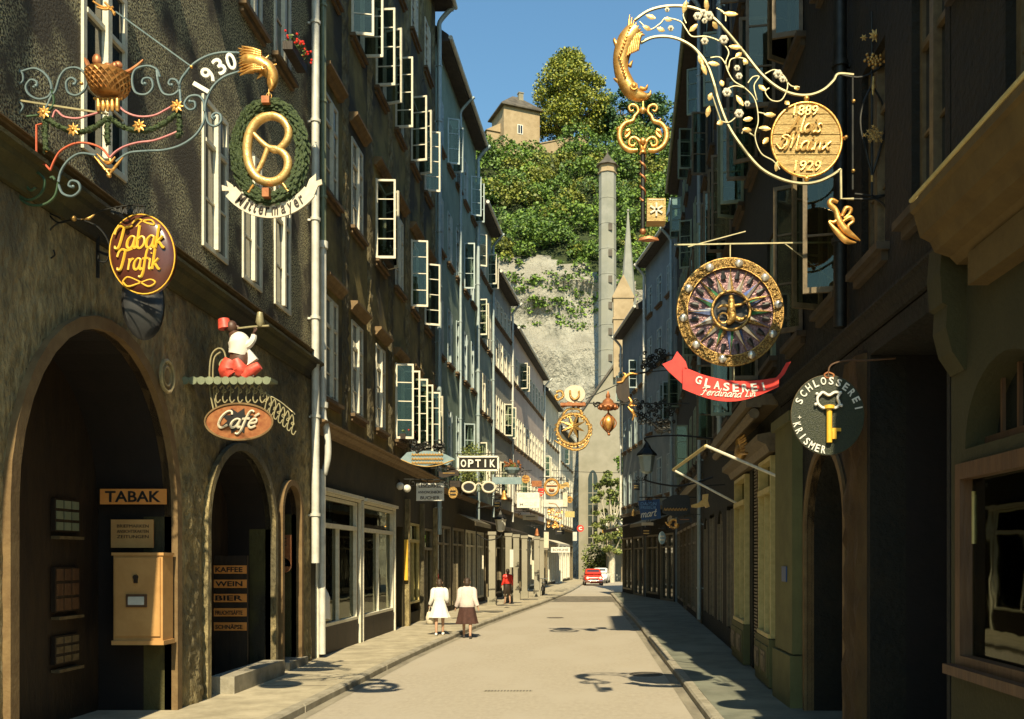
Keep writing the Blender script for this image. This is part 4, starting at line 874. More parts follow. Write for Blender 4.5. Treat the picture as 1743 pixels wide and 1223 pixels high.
# small light-coloured building corner and wall beyond the cars
t = thing('garden_wall', 'pale plastered wall at the far end of the street beyond the cars', 'wall', (3.0, 96, 0))
q = M(); q.box(1.8, 9, 95, 95.5, 0, 3.3); q.build('wall', T['concrete'], t); q = M(); q.box(1.7, 9.1, 94.9, 95.6, 3.3, 3.45); q.build('coping', T['church_stone'], t)
t = thing('kiosk', 'small pale kiosk with a yellow band under the street tree', 'kiosk', (1.95, 92, 3))
a, c = W(1028, 905, 92), W(1062, 880, 92); 
q = M(); q.box(a.x, c.x, 91, 93, a.z-.4, c.z); q.box(a.x-.3, c.x+.3, 90.8, 93.2, c.z, c.z+.35); q.build('body', T['white_paint'], t)
q = M(); q.box(a.x-.2, c.x, 90.93, 90.99, a.z-.2, a.z+.2); q.build('yellow_band', T['yellow_paint'], t); q = M(); q.box(a.x+.5, c.x-.6, 90.95, 90.99, a.z+.4, c.z-.1); q.build('opening', T['pane_dark'], t)
q = M(); q.box(a.x+.2, a.x+.32, 91.5, 91.62, 0, a.z-.4); q.box(c.x-.3, c.x-.18, 91.5, 91.62, 0, a.z-.4); q.build('post', T['frame_dark'], t)
# overhead wire across the far street
q = M(); q.tube(crv([(-3.1, 78, 9.6), (0, 78, 9.45), (3, 78, 9.4), (6, 78, 9.5)], 4), .02, 4); tag(q.build('overhead_wire', T['iron'], loc=(0, 78, 9.4)), 'thin dark wire strung across the far end of the street', 'wire')
# ------------------------------------------------------------ the great guild signs, left side
def spiral(cx, cy, r0, r1, a0, turns, n=22):       # drawing units, y down, degrees
    return [(cx+(r0+(r1-r0)*i/n)*math.cos(R(a0)+turns*2*math.pi*i/n), cy+(r0+(r1-r0)*i/n)*math.sin(R(a0)+turns*2*math.pi*i/n)) for i in range(n+1)]
def wire(m, s, pts, r, n=6, k=5, d=0, mi=0, closed=False, smooth=True):
    P = [s(x, y, d) for x, y in pts]
    m.tube(crv(P, k, closed) if smooth else P, [q*s.u for q in r] if isinstance(r, list) else r*s.u, n, closed=closed, mi=mi)
def flower(m, s, x, y, r, d=0, petals=8, mi=0):
    c = s(x, y, d)
    for i in range(petals):
        a = 2*math.pi*i/petals; e = s(x+r*math.cos(a), y+r*math.sin(a), d); mid = (c+e)/2
        m.tube([c, mid, e], [.12*r*s.u, .26*r*s.u, .06*r*s.u], 5, mi=mi, flat=.6)
    m.ball(c+Vector((0, -.1*r*s.u, 0)), .28*r*s.u, 8, 5, mi)
def leaf(m, s, x, y, x2, y2, w, d=0, mi=0, twist=.0):
    a, b_ = s(x, y, d), s(x2, y2, d+twist); m.tube([a, a*.65+b_*.35, a*.25+b_*.75, b_], [w*.12*s.u, w*.5*s.u, w*.4*s.u, w*.05*s.u], 6, mi=mi, flat=.25)
C1 = S(0, 0, .3271, 9.9)
br = thing('wrought_iron_bracket', 'blue scrolled iron bracket with a gilded basket and the number 1930', 'sign bracket', tuple(C1(60, 700)))
m = M()
for P in ([(60, 380), (100, 375), (180, 355), (240, 390), (268, 450), (255, 500), (200, 515), (150, 490), (135, 450), (160, 415), (190, 425), (190, 450), (172, 452)],
          [(200, 600), (240, 560), (268, 500), (290, 470), (312, 400), (350, 357), (410, 355), (452, 400), (445, 460), (400, 495), (355, 480), (345, 430), (370, 405), (395, 420), (390, 440)],
          [(832, 400), (815, 360), (765, 342), (705, 362), (688, 420), (705, 480), (760, 490), (795, 455), (785, 410), (750, 408), (740, 432), (758, 440)],
          [(815, 365), (825, 430), (850, 485), (900, 492), (935, 460), (920, 420), (890, 412), (878, 435), (897, 447)],
          [(930, 470), (940, 420), (965, 380), (1010, 330), (1080, 290), (1160, 272), (1250, 275)],
          [(1066, 585), (1072, 530), (1105, 455), (1165, 400), (1250, 370)],
          [(933, 455), (938, 500), (940, 535)], [(1062, 575), (1058, 525), (1030, 497), (985, 502), (960, 540), (985, 570), (1015, 560), (1012, 530), (990, 528)],
          [(1066, 580), (1058, 640), (1015, 705), (940, 755), (850, 780), (740, 786), (665, 797), (605, 840)],
          [(1068, 585), (1085, 640), (1120, 655), (1150, 630), (1146, 596), (1120, 588), (1102, 606), (1115, 622)],
          [(500, 808), (420, 797), (360, 830), (320, 885), (303, 945)],
          [(305, 960), (325, 1005), (375, 1020), (415, 990), (408, 950), (372, 940), (358, 965), (382, 975)]): wire(m, C1, P, 7)
for x, y in ((190, 448), (388, 440), (757, 437), (896, 444), (990, 530), (1118, 612), (383, 972)): m.ball(C1(x, y, -.01), 9*C1.u, 8, 6)
for P in ([(25, 420), (60, 360), (110, 370), (120, 420), (85, 440), (75, 410)], [(30, 560), (80, 600), (120, 560), (100, 530), (80, 550)]): wire(m, C1, P, 6)
m.build('scrollwork', T['iron_blue'], br, smooth=60)
m = M()
for P in ([(303, 950), (285, 1020), (230, 1062), (160, 1065), (105, 1030), (85, 960)], [(90, 1010), (150, 1040), (215, 1005), (232, 940), (195, 897), (150, 912), (137, 960), (160, 990), (185, 975)],
          [(268, 465), (280, 540), (230, 590), (140, 605)]): wire(m, C1, P, 7)
m.cut(); wire(m, C1, [(262, 925), (275, 920), (285, 935)], 7); m.build('lower_scroll', T['iron_green'], br, smooth=60)
m = M(); m.bar(C1(85, 345), C1(85, 1110), 16*C1.u, 16*C1.u)
for y in (380, 480, 985, 1080): m.bar(C1(85, y), C1(30, y), 12*C1.u)
m.ball(C1(88, 1105), 20*C1.u); m.build('wall_mast', T['iron'], br, smooth=60)
m = M(); m.bar(C1(590, 45, .05), C1(1000, 348), 7*C1.u); m.build('tie_rod', T['iron_blue'], br)
m = M(); m.bar(C1(-40, 500), C1(560, 592), 9*C1.u); m.build('stay', T['iron_gilt'], br)
m = M()
for P in ([(275, 610), (292, 573), (330, 605), (400, 615), (460, 600), (520, 583)], [(610, 540), (650, 580), (720, 605), (800, 600), (860, 572), (905, 545)], [(930, 680), (880, 702), (800, 730), (720, 740), (650, 760), (600, 790), (570, 822)]): wire(m, C1, P, 6, k=3)
m.build('pink_moulding', T['pink_iron'], br, smooth=60)
m = M(); wire(m, C1, [(572, 822), (530, 772), (460, 745), (390, 745), (320, 780), (285, 830), (262, 885)], 6); wire(m, C1, [(262, 885), (235, 855), (190, 840), (190, 650), (232, 640)], 6, smooth=False); m.build('red_moulding', T['red_iron'], br, smooth=60)
m = M()
for P in ([(250, 615), (300, 655), (400, 690), (480, 675), (565, 618)], [(578, 615), (640, 662), (740, 685), (840, 655), (925, 595)], [(245, 620), (240, 700), (245, 790)], [(566, 630), (563, 690), (567, 750)], [(932, 585), (940, 650), (932, 715)]):
    m.cut(); pts = crv([C1(x, y, -.02) for x, y in P], 8); m.tube(pts, [(13+3*math.sin(i*2.3))*C1.u for i in range(len(pts))], 8)
    for p in pts: m.leaves(p, .028, 7, .05)
m.build('garland', T['wreath'], br, smooth=50)
m = M()
for x, y in ((245, 597), (397, 686), (737, 667), (932, 565)): flower(m.cut(), C1, x, y, 34, -.06)
for x, y in ((1000, 352), (430, 438), (245, 785)): m.cut().ball(C1(x, y, -.02), 9*C1.u)
m.cut()
for P in ([(480, 0), (520, 25), (560, 35), (595, 62)], [(500, 30), (545, 42), (585, 28)], [(540, 5), (575, 40), (590, 70)]): wire(m, C1, P, 6, d=.02)
m.cut()
for P in ([(490, 812), (530, 860), (568, 905)], [(645, 812), (605, 860), (568, 905)], [(510, 830), (545, 880), (568, 880)], [(630, 830), (590, 880), (568, 880)], [(505, 800), (560, 850), (600, 815)], [(560, 800), (575, 840), (540, 840)]): wire(m, C1, P, [3, 8, 5])
m.ball(C1(568, 912), 13*C1.u)
m.cut()
for x in (520, 545, 568, 592, 618): wire(m, C1, [(x, 520), (x, 560), (x, 585)], [10, 13, 8], d=-.03)
m.tube([C1(490, 512), C1(640, 512)], 8*C1.u, 8); m.build('gilded_ornament', T['gold'], br, smooth=60)
c = C1(567, 500); u = C1.u
m = M(); m.lathe([(40*u, 0), (66*u, 8*u), (80*u, 30*u), (100*u, 70*u), (110*u, 100*u), (114*u, 112*u), (104*u, 116*u), (98*u, 100*u)], c, 20)
for i in range(20):                                 # woven straps
    for s_ in (1, -1):
        pts = []
        for j in range(7):
            a = 2*math.pi*i/20+s_*j*.13; r = (70+42*(j/6)**.6)*u; pts.append(c+Vector((math.cos(a)*r, math.sin(a)*r, (12+j*15)*u)))
        m.tube(pts, 4.5*u, 4)
bk = m.build('basket', T['basket_brown'], br, smooth=50)
m = M(); random.seed(4)
for i in range(26):
    m.cut(); a = random.uniform(0, 6.28); r = random.uniform(0, 85)*u; m.ball(c+Vector((math.cos(a)*r, math.sin(a)*r, (112+random.uniform(0, 40))*u)), (random.uniform(16, 26)*u, 18*u, random.uniform(20, 34)*u), 7, 5)
m.cut(); wire(m, C1, [(640, 380), (680, 365), (720, 335), (745, 310)], [12, 10, 4]); m.cut(); wire(m, C1, [(470, 370), (450, 320), (440, 300)], [14, 12, 4]); m.build('bread_roll', T['copper_red'], bk, smooth=50)
m = M()
for ch, x, y, a in (('1', 1050, 458, 60), ('9', 1088, 392, 52), ('3', 1146, 347, 35), ('0', 1205, 322, 18)):
    ca, sa = math.cos(R(a)), math.sin(R(a)); text(m, ch, C1(x, y, -.01), (22 if ch == '1' else 50)*u, 92*u, (ca, 0, sa), (-sa, 0, ca), .012, off=.02)
m.build('number', T['white_paint'], br)
m = M(); P = [(1268, 322), (1300, 320), (1350, 330), (1395, 362), (1418, 400), (1414, 440), (1410, 472)]
wire(m, C1, P, [30, 44, 44, 42, 32, 24, 7], 12, 6)
for L_ in range(3):
    for k in range(10): y = 278+k*10; wire(m, C1, [(1370-L_*22, y+8+L_*2), (1325-L_*20, y+(k-4)*2), (1272-L_*14+random.uniform(-8, 8), y+(k-4)*6)], [9, 10, 1.5], 6, d=-.06+.02*L_)
wire(m, C1, [(1415, 420), (1422, 452), (1408, 476)], [16, 13, 3], 8, d=-.03)
m.tube([C1(1392+13*math.cos(i*.7), 372+13*math.sin(i*.7), -.1) for i in range(9)], 3.5*u, 5, closed=True)
for x, y, dx, dy in ((1340, 300, 15, -40), (1375, 320, 25, -35), (1405, 350, 35, -18), (1360, 385, -25, 25), (1300, 290, 5, -30)): wire(m, C1, [(x, y), (x+dx, y+dy)], [12, 2], smooth=False)
m.ball(C1(1392, 375, -.06), 9*u); m.build('eagle_head', T['gold'], br, smooth=60)
# pretzel in its wreath
ps = thing('pretzel_sign', 'gilded pretzel in an oval green wreath with a cream name ribbon below', 'shop sign', tuple(C1(1405, 800)))
m = M(); N = 60; pts = [C1(1405+170*math.cos(2*math.pi*i/N), 790+245*math.sin(2*math.pi*i/N)) for i in range(N)]
m.tube(pts, 25*u, 10, closed=True)
for i, p in enumerate(pts):
    q = pts[(i+1) % N]; d = (q-p).normalized()
    for k in range(10):
        a = k/10*6.283+i*.4+random.uniform(-.3, .3); o = Vector((0, 1, 0))*math.sin(a)+d.cross(Vector((0, 1, 0)))*math.cos(a); s0 = p+o*20*u; e = p+o*(33+random.uniform(-5, 9))*u+d*(34+random.uniform(-10, 12))*u; m.tube([s0, (s0+e)/2+o*5*u, e], [4*u, 8*u, 1.5*u], 5, flat=.4)
m.build('wreath', T['wreath'], ps, smooth=60)
m = M(); wire(m, C1, [(1300, 668), (1345, 722), (1398, 768), (1440, 778), (1478, 800), (1500, 840), (1492, 895), (1450, 938), (1395, 948), (1340, 925), (1303, 870), (1288, 790), (1300, 700), (1340, 635), (1400, 605), (1460, 618), (1500, 665), (1500, 720), (1470, 762), (1432, 785), (1400, 770), (1385, 800), (1365, 850), (1330, 915)], [10, 13, 16, 18, 20, 22, 22, 22, 23, 24, 24, 24, 24, 24, 23, 22, 21, 20, 18, 16, 14, 13, 12, 11], 12, 6, d=-.01)
m.build('pretzel', T['gold_pale'], ps, smooth=70)
m = M(); m.box(C1(1380, 0).x, C1(1420, 0).x, 9.9-.12, 9.9+.1, C1(0, 560).z, C1(0, 525).z); m.cut(); m.box(C1(1385, 0).x, C1(1420, 0).x, 9.9-.13, 9.9+.1, C1(0, 1045).z, C1(0, 1000).z); m.build('binding', T['copper_red'], ps)
m = M(); wire(m, C1, [(1400, 460), (1400, 500), (1400, 530)], 4); m.tube([C1(1400+14*math.cos(i*.7), 500+18*math.sin(i*.7)) for i in range(9)], 3*u, 6, closed=True); wire(m, C1, [(1400, 570), (1402, 605)], 3); wire(m, C1, [(1328, 970), (1300, 1010)], 7, d=-.05); wire(m, C1, [(1480, 965), (1508, 1005)], 7, d=-.05); m.build('hanger', T['gold'], ps, smooth=60)
def arcband(s, cx, cy, rx, ry, a0, a1, w, n=24, d=0, wav=0):
    o, i_ = [], []
    for k in range(n+1):
        a = R(a0+(a1-a0)*k/n); c_, s_ = math.cos(a), math.sin(a); dd = d+wav*math.sin(math.pi*2*k/n)
        o.append(s(cx+rx*c_, cy+ry*s_, dd)); i_.append(s(cx+(rx+w)*c_, cy+(ry+w)*s_, dd))
    return o, i_
m = M(); o, i_ = arcband(C1, 1405, 760, 250, 300, 136, 44, 72); m.strip(o, i_, (0, .02, 0))
m.ext([C1(x, y, .03) for x, y in ((1250, 1040), (1235, 1055), (1190, 1010), (1185, 985), (1150, 985), (1148, 955), (1180, 965), (1172, 932), (1205, 955), (1222, 1000))], (0, .02, 0))
m.ext([C1(x, y, .03) for x, y in ((1560, 1040), (1600, 1055), (1625, 1020), (1650, 960), (1672, 950), (1668, 925), (1640, 935), (1640, 895), (1605, 925), (1585, 980), (1555, 1010))], (0, .02, 0))
m.ext([C1(x, y, .06) for x, y in ((1230, 1080), (1262, 1000), (1235, 1000), (1225, 1040))], (0, .02, 0)); m.ext([C1(x, y, .06) for x, y in ((1590, 1075), (1545, 1010), (1570, 1000), (1592, 1030))], (0, .02, 0))
m.build('ribbon', T['ivory'], ps)
m = M(); S_ = 'Mittermayer'; W_ = {'M': 1.5, 'i': .55, 't': .7, 'r': .8, 'm': 1.4}
tot = sum(W_.get(ch, 1) for ch in S_); acc = 0
for ch in S_:
    w_ = W_.get(ch, 1); a = R(128-(128-52)*(acc+w_/2)/tot); acc += w_; c_ = C1(1405+287*math.cos(a), 760+338*math.sin(a), -.004); a2 = math.pi/2-a
    hh = 60 if ch in 'M' else 54 if ch in 'tiy' else 42; ex = Vector((math.sin(a), 0, math.cos(a)*1.0)); ex = Vector((math.cos(a2), 0, math.sin(-a2)*-1)); ex.normalize(); ey = Vector((-ex.z, 0, ex.x))
    text(m, ch, c_+ey*((hh-42)/2*u if ch != 'y' else -6*u), w_*23*u, hh*u, ex, ey, .006, off=.008, shear=.1)
m.build('lettering', T['dark_wood'], ps)
# tobacco oval
C2 = S(0, 340, .3433, 10.45); u = C2.u
tb = thing('tobacco_bracket', 'thin dark scrolled bracket holding the brown oval tobacco sign', 'sign bracket', tuple(C2(260, 60)))
m = M()
for P in ([(150, -30), (230, 60), (290, 112), (370, 95), (430, 98), (480, 62), (560, 40), (640, 27), (720, 30)], [(370, 97), (290, 115), (240, 160), (215, 230), (235, 288), (270, 275), (265, 248)], [(400, 95), (480, 130), (530, 190), (545, 255), (525, 305), (490, 300), (490, 275)], [(560, 40), (600, 60), (660, 75), (720, 78)], [(150, 60), (230, 62), (300, 90)]): wire(m, C2, P, 4.5)
for k in range(24): wire(m, C2, [(550+k*7, 62+(k % 3)*5), (556+k*7, 45-(k % 4)*5)], [6, 2], smooth=False)
m.build('scrollwork', T['iron'], tb, smooth=60)
m = M(); m.ball(C2(370, 95, -.02), 14*u); wire(m, C2, [(400, 98), (440, 92), (470, 70)], [4, 9, 3]); m.build('gilded_ornament', T['gold_dark'], tb, smooth=60)
ts = thing('tobacco_sign', 'brown oval sign with yellow handwritten words Tabak Trafik', 'shop sign', tuple(C2(715, 275)))
m = M(); N = 40; vs = []; rot = R(-8)
def ov(x, y, d): return C2(715+x*math.cos(rot)-y*math.sin(rot), 275+x*math.sin(rot)+y*math.cos(rot), d)
rings = [(1, .0), (1, -.03), (.97, -.05), (.8, -.075), (.5, -.095), (.2, -.1)]
for r, d in rings:
    for k in range(N): a = 2*math.pi*k/N; vs.append(ov(163*r*math.cos(a), 200*r*math.sin(a), d))
fs = [(i*N+k, i*N+(k+1) % N, (i+1)*N+(k+1) % N, (i+1)*N+k) for i in range(len(rings)-1) for k in range(N)]+[tuple(range(N)), tuple((len(rings)-1)*N+k for k in range(N))]
m.add(vs, fs); m.build('board', T['brown_enamel'], ts, smooth=60)
m = M(); m.tube([ov(160*math.cos(2*math.pi*k/N), 197*math.sin(2*math.pi*k/N), -.045) for k in range(N)], 4*u, 6, closed=True); m.build('rim', T['yellow_paint'], ts, smooth=60)
m = M(); hand(m, 'Tabak', C2, 588, 258, 118, 6.5*u, .2, R(-2), d=-.1, sx=.8); hand(m, 'Trafik', C2, 600, 362, 108, 6.5*u, .2, R(-2), d=-.095, sx=.76)
wire(m, C2, [(672, 130), (700, 105), (740, 125), (780, 135), (765, 112), (720, 118), (690, 150)], 5, d=-.075); wire(m, C2, [(625, 415), (650, 392), (700, 410), (750, 438), (785, 420), (760, 404), (700, 425), (650, 438), (625, 415)], 5, d=-.075)
m.build('lettering', T['yellow_paint'], ts, smooth=60)
# dark oval board behind, turned edge-on
c = C2(520, 400); m = M(); m.lathe([(.22, -.03), (.24, 0), (.22, .03)], (c.x-.0, c.y+.9, c.z), 24, ax='x', sy=1); m.v = [(c.x+(x-c.x)*1, y, c.z+(z-c.z)*1.9) for x, y, z in m.v]
rt = Matrix.Rotation(R(-58), 4, 'Z'); o_ = Vector((c.x, c.y+.9, c.z)); m.v = [tuple(o_+rt@(Vector(v)-o_)) for v in m.v]
m.bar((c.x, c.y+.9, c.z+.42), (c.x-.55, c.y+.9, c.z+.62), .03); m.bar((c.x-.55, c.y+.9, c.z+.9), (c.x-.55, c.y+.9, c.z+.3), .03)
tag(m.build('blank_oval_sign', T['black_paint'], loc=tuple(o_), smooth=50), 'black oval board turned away beside the tobacco sign', 'shop sign')
# cafe sign with the seated painted figure
C3 = S(0, 340, .3433, 14.0); u = C3.u
cf = thing('cafe_sign', 'café sign: scalloped green shelf with an oval copper board hanging below', 'shop sign', tuple(C3(1140, 900)))
m = M(); a, c = C3(920, 892), C3(1360, 905); m.box(a.x, c.x, 13.85, 14.15, C3(0, 905).z, C3(0, 890).z)
for k in range(11): x = 940+k*40; m.lathe([(20*u, -.155), (20*u, -.17)], C3(x, 905), 12, ax='y'); 
m.build('shelf', T['frame_gold'] if False else T['zinc_green'], cf)
m = M()
for P in ([(1065, 1080), (1040, 960), (1035, 860), (1045, 770), (1075, 735), (1105, 745), (1120, 800)], [(1085, 1080), (1060, 980), (1052, 860), (1060, 780), (1090, 752)], [(1100, 840), (1085, 815), (1100, 790), (1120, 795)]): wire(m, C3, P, 5, d=.03)
m.build('back_scroll', T['iron_gilt'], cf, smooth=60)
m = M()
for i, x in enumerate((1070, 1105, 1140, 1180, 1220, 1255, 1290)): m.cut(); wire(m, C3, [(x-16, 935), (x-2, 918), (x+6, 940), (x, 985), (x+10, 1005), (x+24, 990)], 4); wire(m, C3, spiral(x+8, 948, 13, 3, 90+i*50, 1.2, 10), 3.2, k=1, smooth=False)
for i in range(7): x = 1312+i*22; y = 965+i*19; m.cut(); wire(m, C3, [(x-8, y+10), (x+6, y-14), (x+12, y+20), (x+2, y+70), (x+12, y+84), (x+24, y+66)], 3.6); wire(m, C3, spiral(x+6, y+30, 10, 2, i*70, -1.2, 9), 3, k=1, smooth=False)
m.cut(); wire(m, C3, [(1240, 920), (1300, 950), (1390, 1000), (1460, 1060), (1450, 1050)], 3); m.build('wire_letters', T['iron_gilt'], cf, smooth=60)
m = M(); N = 36; m.ext([C3(1185+170*math.cos(2*math.pi*k/N), 1100+92*math.sin(2*math.pi*k/N)) for k in range(N)], (0, .03, 0)); m.build('oval_board', T['copper_red'], cf)
m = M(); m.tube([C3(1185+168*math.cos(2*math.pi*k/N), 1100+90*math.sin(2*math.pi*k/N), -.005) for k in range(N)], 6*u, 6, closed=True); m.build('rim', T['stone_band'], cf, smooth=60)
m = M(); m.ext([C3(1180+r*math.cos(a), 1095+r*.8*math.sin(a), -.012) for k in range(16) for a, r in [(2*math.pi*k/16, 84 if k % 2 else 50)]], (0, .008, 0)); m.build('dark_star', T['black_paint'], cf)
m = M(); hand(m, 'Café', C3, 1072, 1130, 88, 6*u, .3, d=-.02, sx=1.15); m.build('lettering', T['ivory'], cf, smooth=60)
fg = thing('painted_figure', 'painted figure in red fez and white jacket on the café shelf, holding a pipe', 'figurine', tuple(C3(1180, 890, -.02)))
m = M(); P = [C3(x, y, -.02) for x, y in ((1165, 870), (1190, 800), (1190, 740), (1185, 700), (1165, 670), (1158, 650), (1155, 630))]
m.tube(crv(P, 4), [q*u for q in (48, 52, 46, 50, 30, 16, 18)], 10, flat=.8)
m.ball(C3(1152, 632, -.02), (27*u, 27*u, 33*u), 12, 9); wire(m, C3, [(1126, 640), (1118, 650)], [8, 5], d=-.02, smooth=False)
wire(m, C3, [(1170, 625), (1186, 634), (1180, 645)], [6, 7, 5], d=-.02)
wire(m, C3, [(1195, 700), (1230, 722), (1262, 700), (1268, 660)], [16, 14, 11, 9], d=-.05)
for k in range(5): wire(m, C3, [(1262+k*3, 662), (1268+k*4, 648), (1264+k*3, 640)], [4, 4, 3], d=-.05-.01*k)
wire(m, C3, [(1170, 860), (1215, 878), (1270, 880)], [34, 30, 20], d=-.04); wire(m, C3, [(1150, 850), (1130, 880)], [36, 26], d=-.06, smooth=False)
m.build('body', T['skin_dark'], fg, smooth=60)
m = M(); P = [C3(x, y, -.02) for x, y in ((1185, 770), (1190, 740), (1185, 700), (1168, 672))]; m.tube(crv(P, 4), [q*u for q in (50, 52, 54, 30)], 10, flat=.9)
wire(m, C3, [(1165, 700), (1190, 720), (1230, 725), (1258, 700), (1266, 672)], [22, 24, 21, 17, 13], 8, d=-.05)
m.ext([C3(x, y, -.06) for x, y in ((1140, 740), (1240, 740), (1280, 790), (1215, 835), (1190, 790))], (0, .08, 0)); m.build('jacket', T['white_paint'], fg, smooth=40)
m = M(); wire(m, C3, [(1160, 800), (1140, 850), (1160, 880)], [40, 50, 40], 8, d=-.06); wire(m, C3, [(1180, 800), (1200, 850), (1190, 880)], [34, 40, 24], 8, d=-.06); wire(m, C3, [(1215, 880), (1255, 850), (1295, 825)], [28, 30, 22], 8, d=-.06); m.build('trousers', T['red_wood'], fg, smooth=60)
m = M(); m.lathe([(34*u, 0), (27*u, 48*u), (5*u, 50*u)], C3(1120, 640, -.02), 14); m.v = [tuple(C3(1120, 640, -.02)+Matrix.Rotation(R(-10), 3, 'Y')@(Vector(v)-C3(1120, 640, -.02))) for v in m.v]; m.build('fez', T['red_wood'], fg, smooth=40)
m = M(); wire(m, C3, [(1184, 640), (1260, 632), (1340, 628)], [4, 5, 6], d=-.05); m.lathe([(10*u, 0), (22*u, 20*u), (14*u, 70*u)], C3(1295, 632, -.05), 10); m.build('pipe', T['iron_gilt'], fg, smooth=50)
# things on the left arches
def jamb(px, py, X=None, Y=13.36): return W(px, py, Y)
def plate(name, label, cat, x0, y0, x1, y1, Y, mt, d=.03, txt=None, tm='black_paint', th=.62, group=None, off=.02, tw=.84):
    a, c = W(x0, y1, Y), W(x1, y0, Y); t = thing(name, label, cat, ((a.x+c.x)/2, Y, a.z), group=group)
    m = M(); m.box(a.x, c.x, Y-d, Y, a.z, c.z); m.build('board', T[mt], t)
    if txt:
        L_ = txt if isinstance(txt, list) else [txt]; n = len(L_); hh = (c.z-a.z)/n
        m = M()
        for i, s_ in enumerate(L_):
            text(m, s_, ((a.x+c.x)/2, Y-d-.003, c.z-hh*(i+.5)), (c.x-a.x)*tw*(.6+.4*len(s_)/max(len(q) for q in L_)), hh*th, t=.004, off=off)
        m.build('lettering', T[tm], t)
    return t
plate('tobacco_board', 'orange board reading TABAK high on the jamb of the large left arch', 'shop sign', 172, 832, 284, 858, 13.36, 'orange_sign', txt='TABAK', th=.72)
t = plate('notice_board', 'brown notice with faint lines of print above the orange box', 'notice', 190, 884, 262, 932, 13.4, 'box_orange', .02)
m = M()
for i, y in enumerate((895, 904, 913)): m.cut(); text(m, ['BRIEFMARKEN', 'ANSICHTSKARTEN', 'ZEITUNGEN'][i], W(226, y, 13.375), .45, .045, t=.002)
m.build('small_print', T['dark_wood'], t)
t = thing('vending_box', 'tall orange steel wall cabinet with a lock and a small window', 'cabinet', tuple(W(234, 1094, 13.3)))
a, c = W(192, 1090, 13.1), W(276, 945, 13.1); m = M(); m.box(a.x, c.x, 13.12, 13.44, a.z, c.z); m.box(a.x-.02, c.x+.02, 13.1, 13.44, c.z, c.z+.04); m.box(a.x-.01, c.x+.03, 13.08, 13.44, a.z-.06, a.z); m.build('body', T['box_orange'], t)
m = M(); m.box(a.x+.03, c.x-.03, 13.095, 13.119, a.z+.06, c.z-.03); m.build('door', T['box_orange'], t)
m = M(); m.tube([(W(232, 0, 13.1).x, 13.09, W(0, 982, 13.1).z), (W(232, 0, 13.1).x, 13.06, W(0, 982, 13.1).z)], .035, 10); m.box(W(229, 0, 13.1).x, W(235, 0, 13.1).x, 13.07, 13.094, W(0, 992, 13.1).z, W(0, 982, 13.1).z); m.build('lock', T['dark_wood'], t)
m = M(); m.box(W(216, 0, 13.1).x, W(251, 0, 13.1).x, 13.07, 13.094, W(0, 1033, 13.1).z, W(0, 1011, 13.1).z); f = m.build('window_frame', T['brown_wood'], t); m = M(); m.box(W(220, 0, 13.1).x, W(247, 0, 13.1).x, 13.06, 13.069, W(0, 1029, 13.1).z, W(0, 1015, 13.1).z); m.build('card', T['zinc'], f)
t = tag(M().box(W(36, 0, 13).x, W(36, 0, 13).x+.08, 12.2, 12.5, W(0, 815, 12.4).z, W(0, 785, 12.4).z).build('switch_box', T['orange_sign'], loc=tuple(W(38, 810, 12.4))), 'small orange box high inside the large left arch', 'box')
# picture cards in racks on the dark jamb of the big arch
for i, (y0, y1, lab) in enumerate(((850, 905, 'topmost dim card rack inside the large left arch'), (965, 1040, 'middle dim card rack inside the large left arch'), (1080, 1128, 'lowest dim card rack inside the large left arch'))):
    z0, z1 = H+(VY-y1)*12.6/F, H+(VY-y0)*12.6/F; t = thing('card_rack', lab, 'card rack', (-7.03, 12.6, z0), group='card racks inside the large left arch')
    m = M(); m.box(-7.045, -6.99, 12.3, 12.9, z0, z1); m.build('frame', T['dark_wood'], t)
    m = M()
    for r_ in range(3):
        for q in range(3): h_ = (z1-z0)/3; m.cut().box(-6.989, -6.98, 12.32+q*.19, 12.48+q*.19, z0+r_*h_+.02, z0+(r_+1)*h_-.02)
    m.build('card', T['zinc_green' if i == 0 else 'brown_wood' if i == 1 else 'frame_brown'], t)
    m = M(); m.box(-7.045, -6.93, 12.3, 12.9, z0-.1, z0-.06); m.build('shelf', T['frame_brown'], t)
# drinks boards
for i, w_ in enumerate(('KAFFEE', 'WEIN', 'BIER', 'FRUCHTSÄFTE', 'SCHNÄPSE')):
    y = 962+i*24.2; plate('drinks_board', 'small orange board reading %s, %s of the five on the café jamb' % (w_, ('topmost', 'second', 'middle', 'fourth', 'lowest')[i]), 'menu board', 361, y, 420, y+14, 17.05, 'orange_sign', .02, w_, group='drinks boards beside the café door', tw=.78)
m = M(); a = W(361, 0, 17.09); c = W(420, 0, 17.09); m.box(a.x-.05, c.x+.02, 17.06, 17.12, .1, 2.35); tag(m.build('board_panel', T['dark_wood'], loc=(a.x, 17.1, .1)), 'dark wooden panel carrying the five drinks boards', 'panel')
t = thing('ice_sign', 'small orange vertical sign with letters EIS in the narrow arch', 'shop sign', tuple(W(484, 972, 18.6)))
m = M(); a, c = W(470, 972, 18.6), W(495, 910, 18.6); m.box(a.x, c.x, 18.6, 18.66, a.z+.1, c.z); m.tube([((a.x+c.x)/2, 18.6, a.z+.12), ((a.x+c.x)/2, 18.66, a.z+.12)], (c.x-a.x)/2, 16); m.build('board', T['copper_red'], t)
m = M()
for i, ch in enumerate('EIS'): text(m, ch, W(482.5, 922+i*17, 18.59), .13 if ch != 'I' else .04, .15, t=.004)
m.build('lettering', T['black_paint'], t)
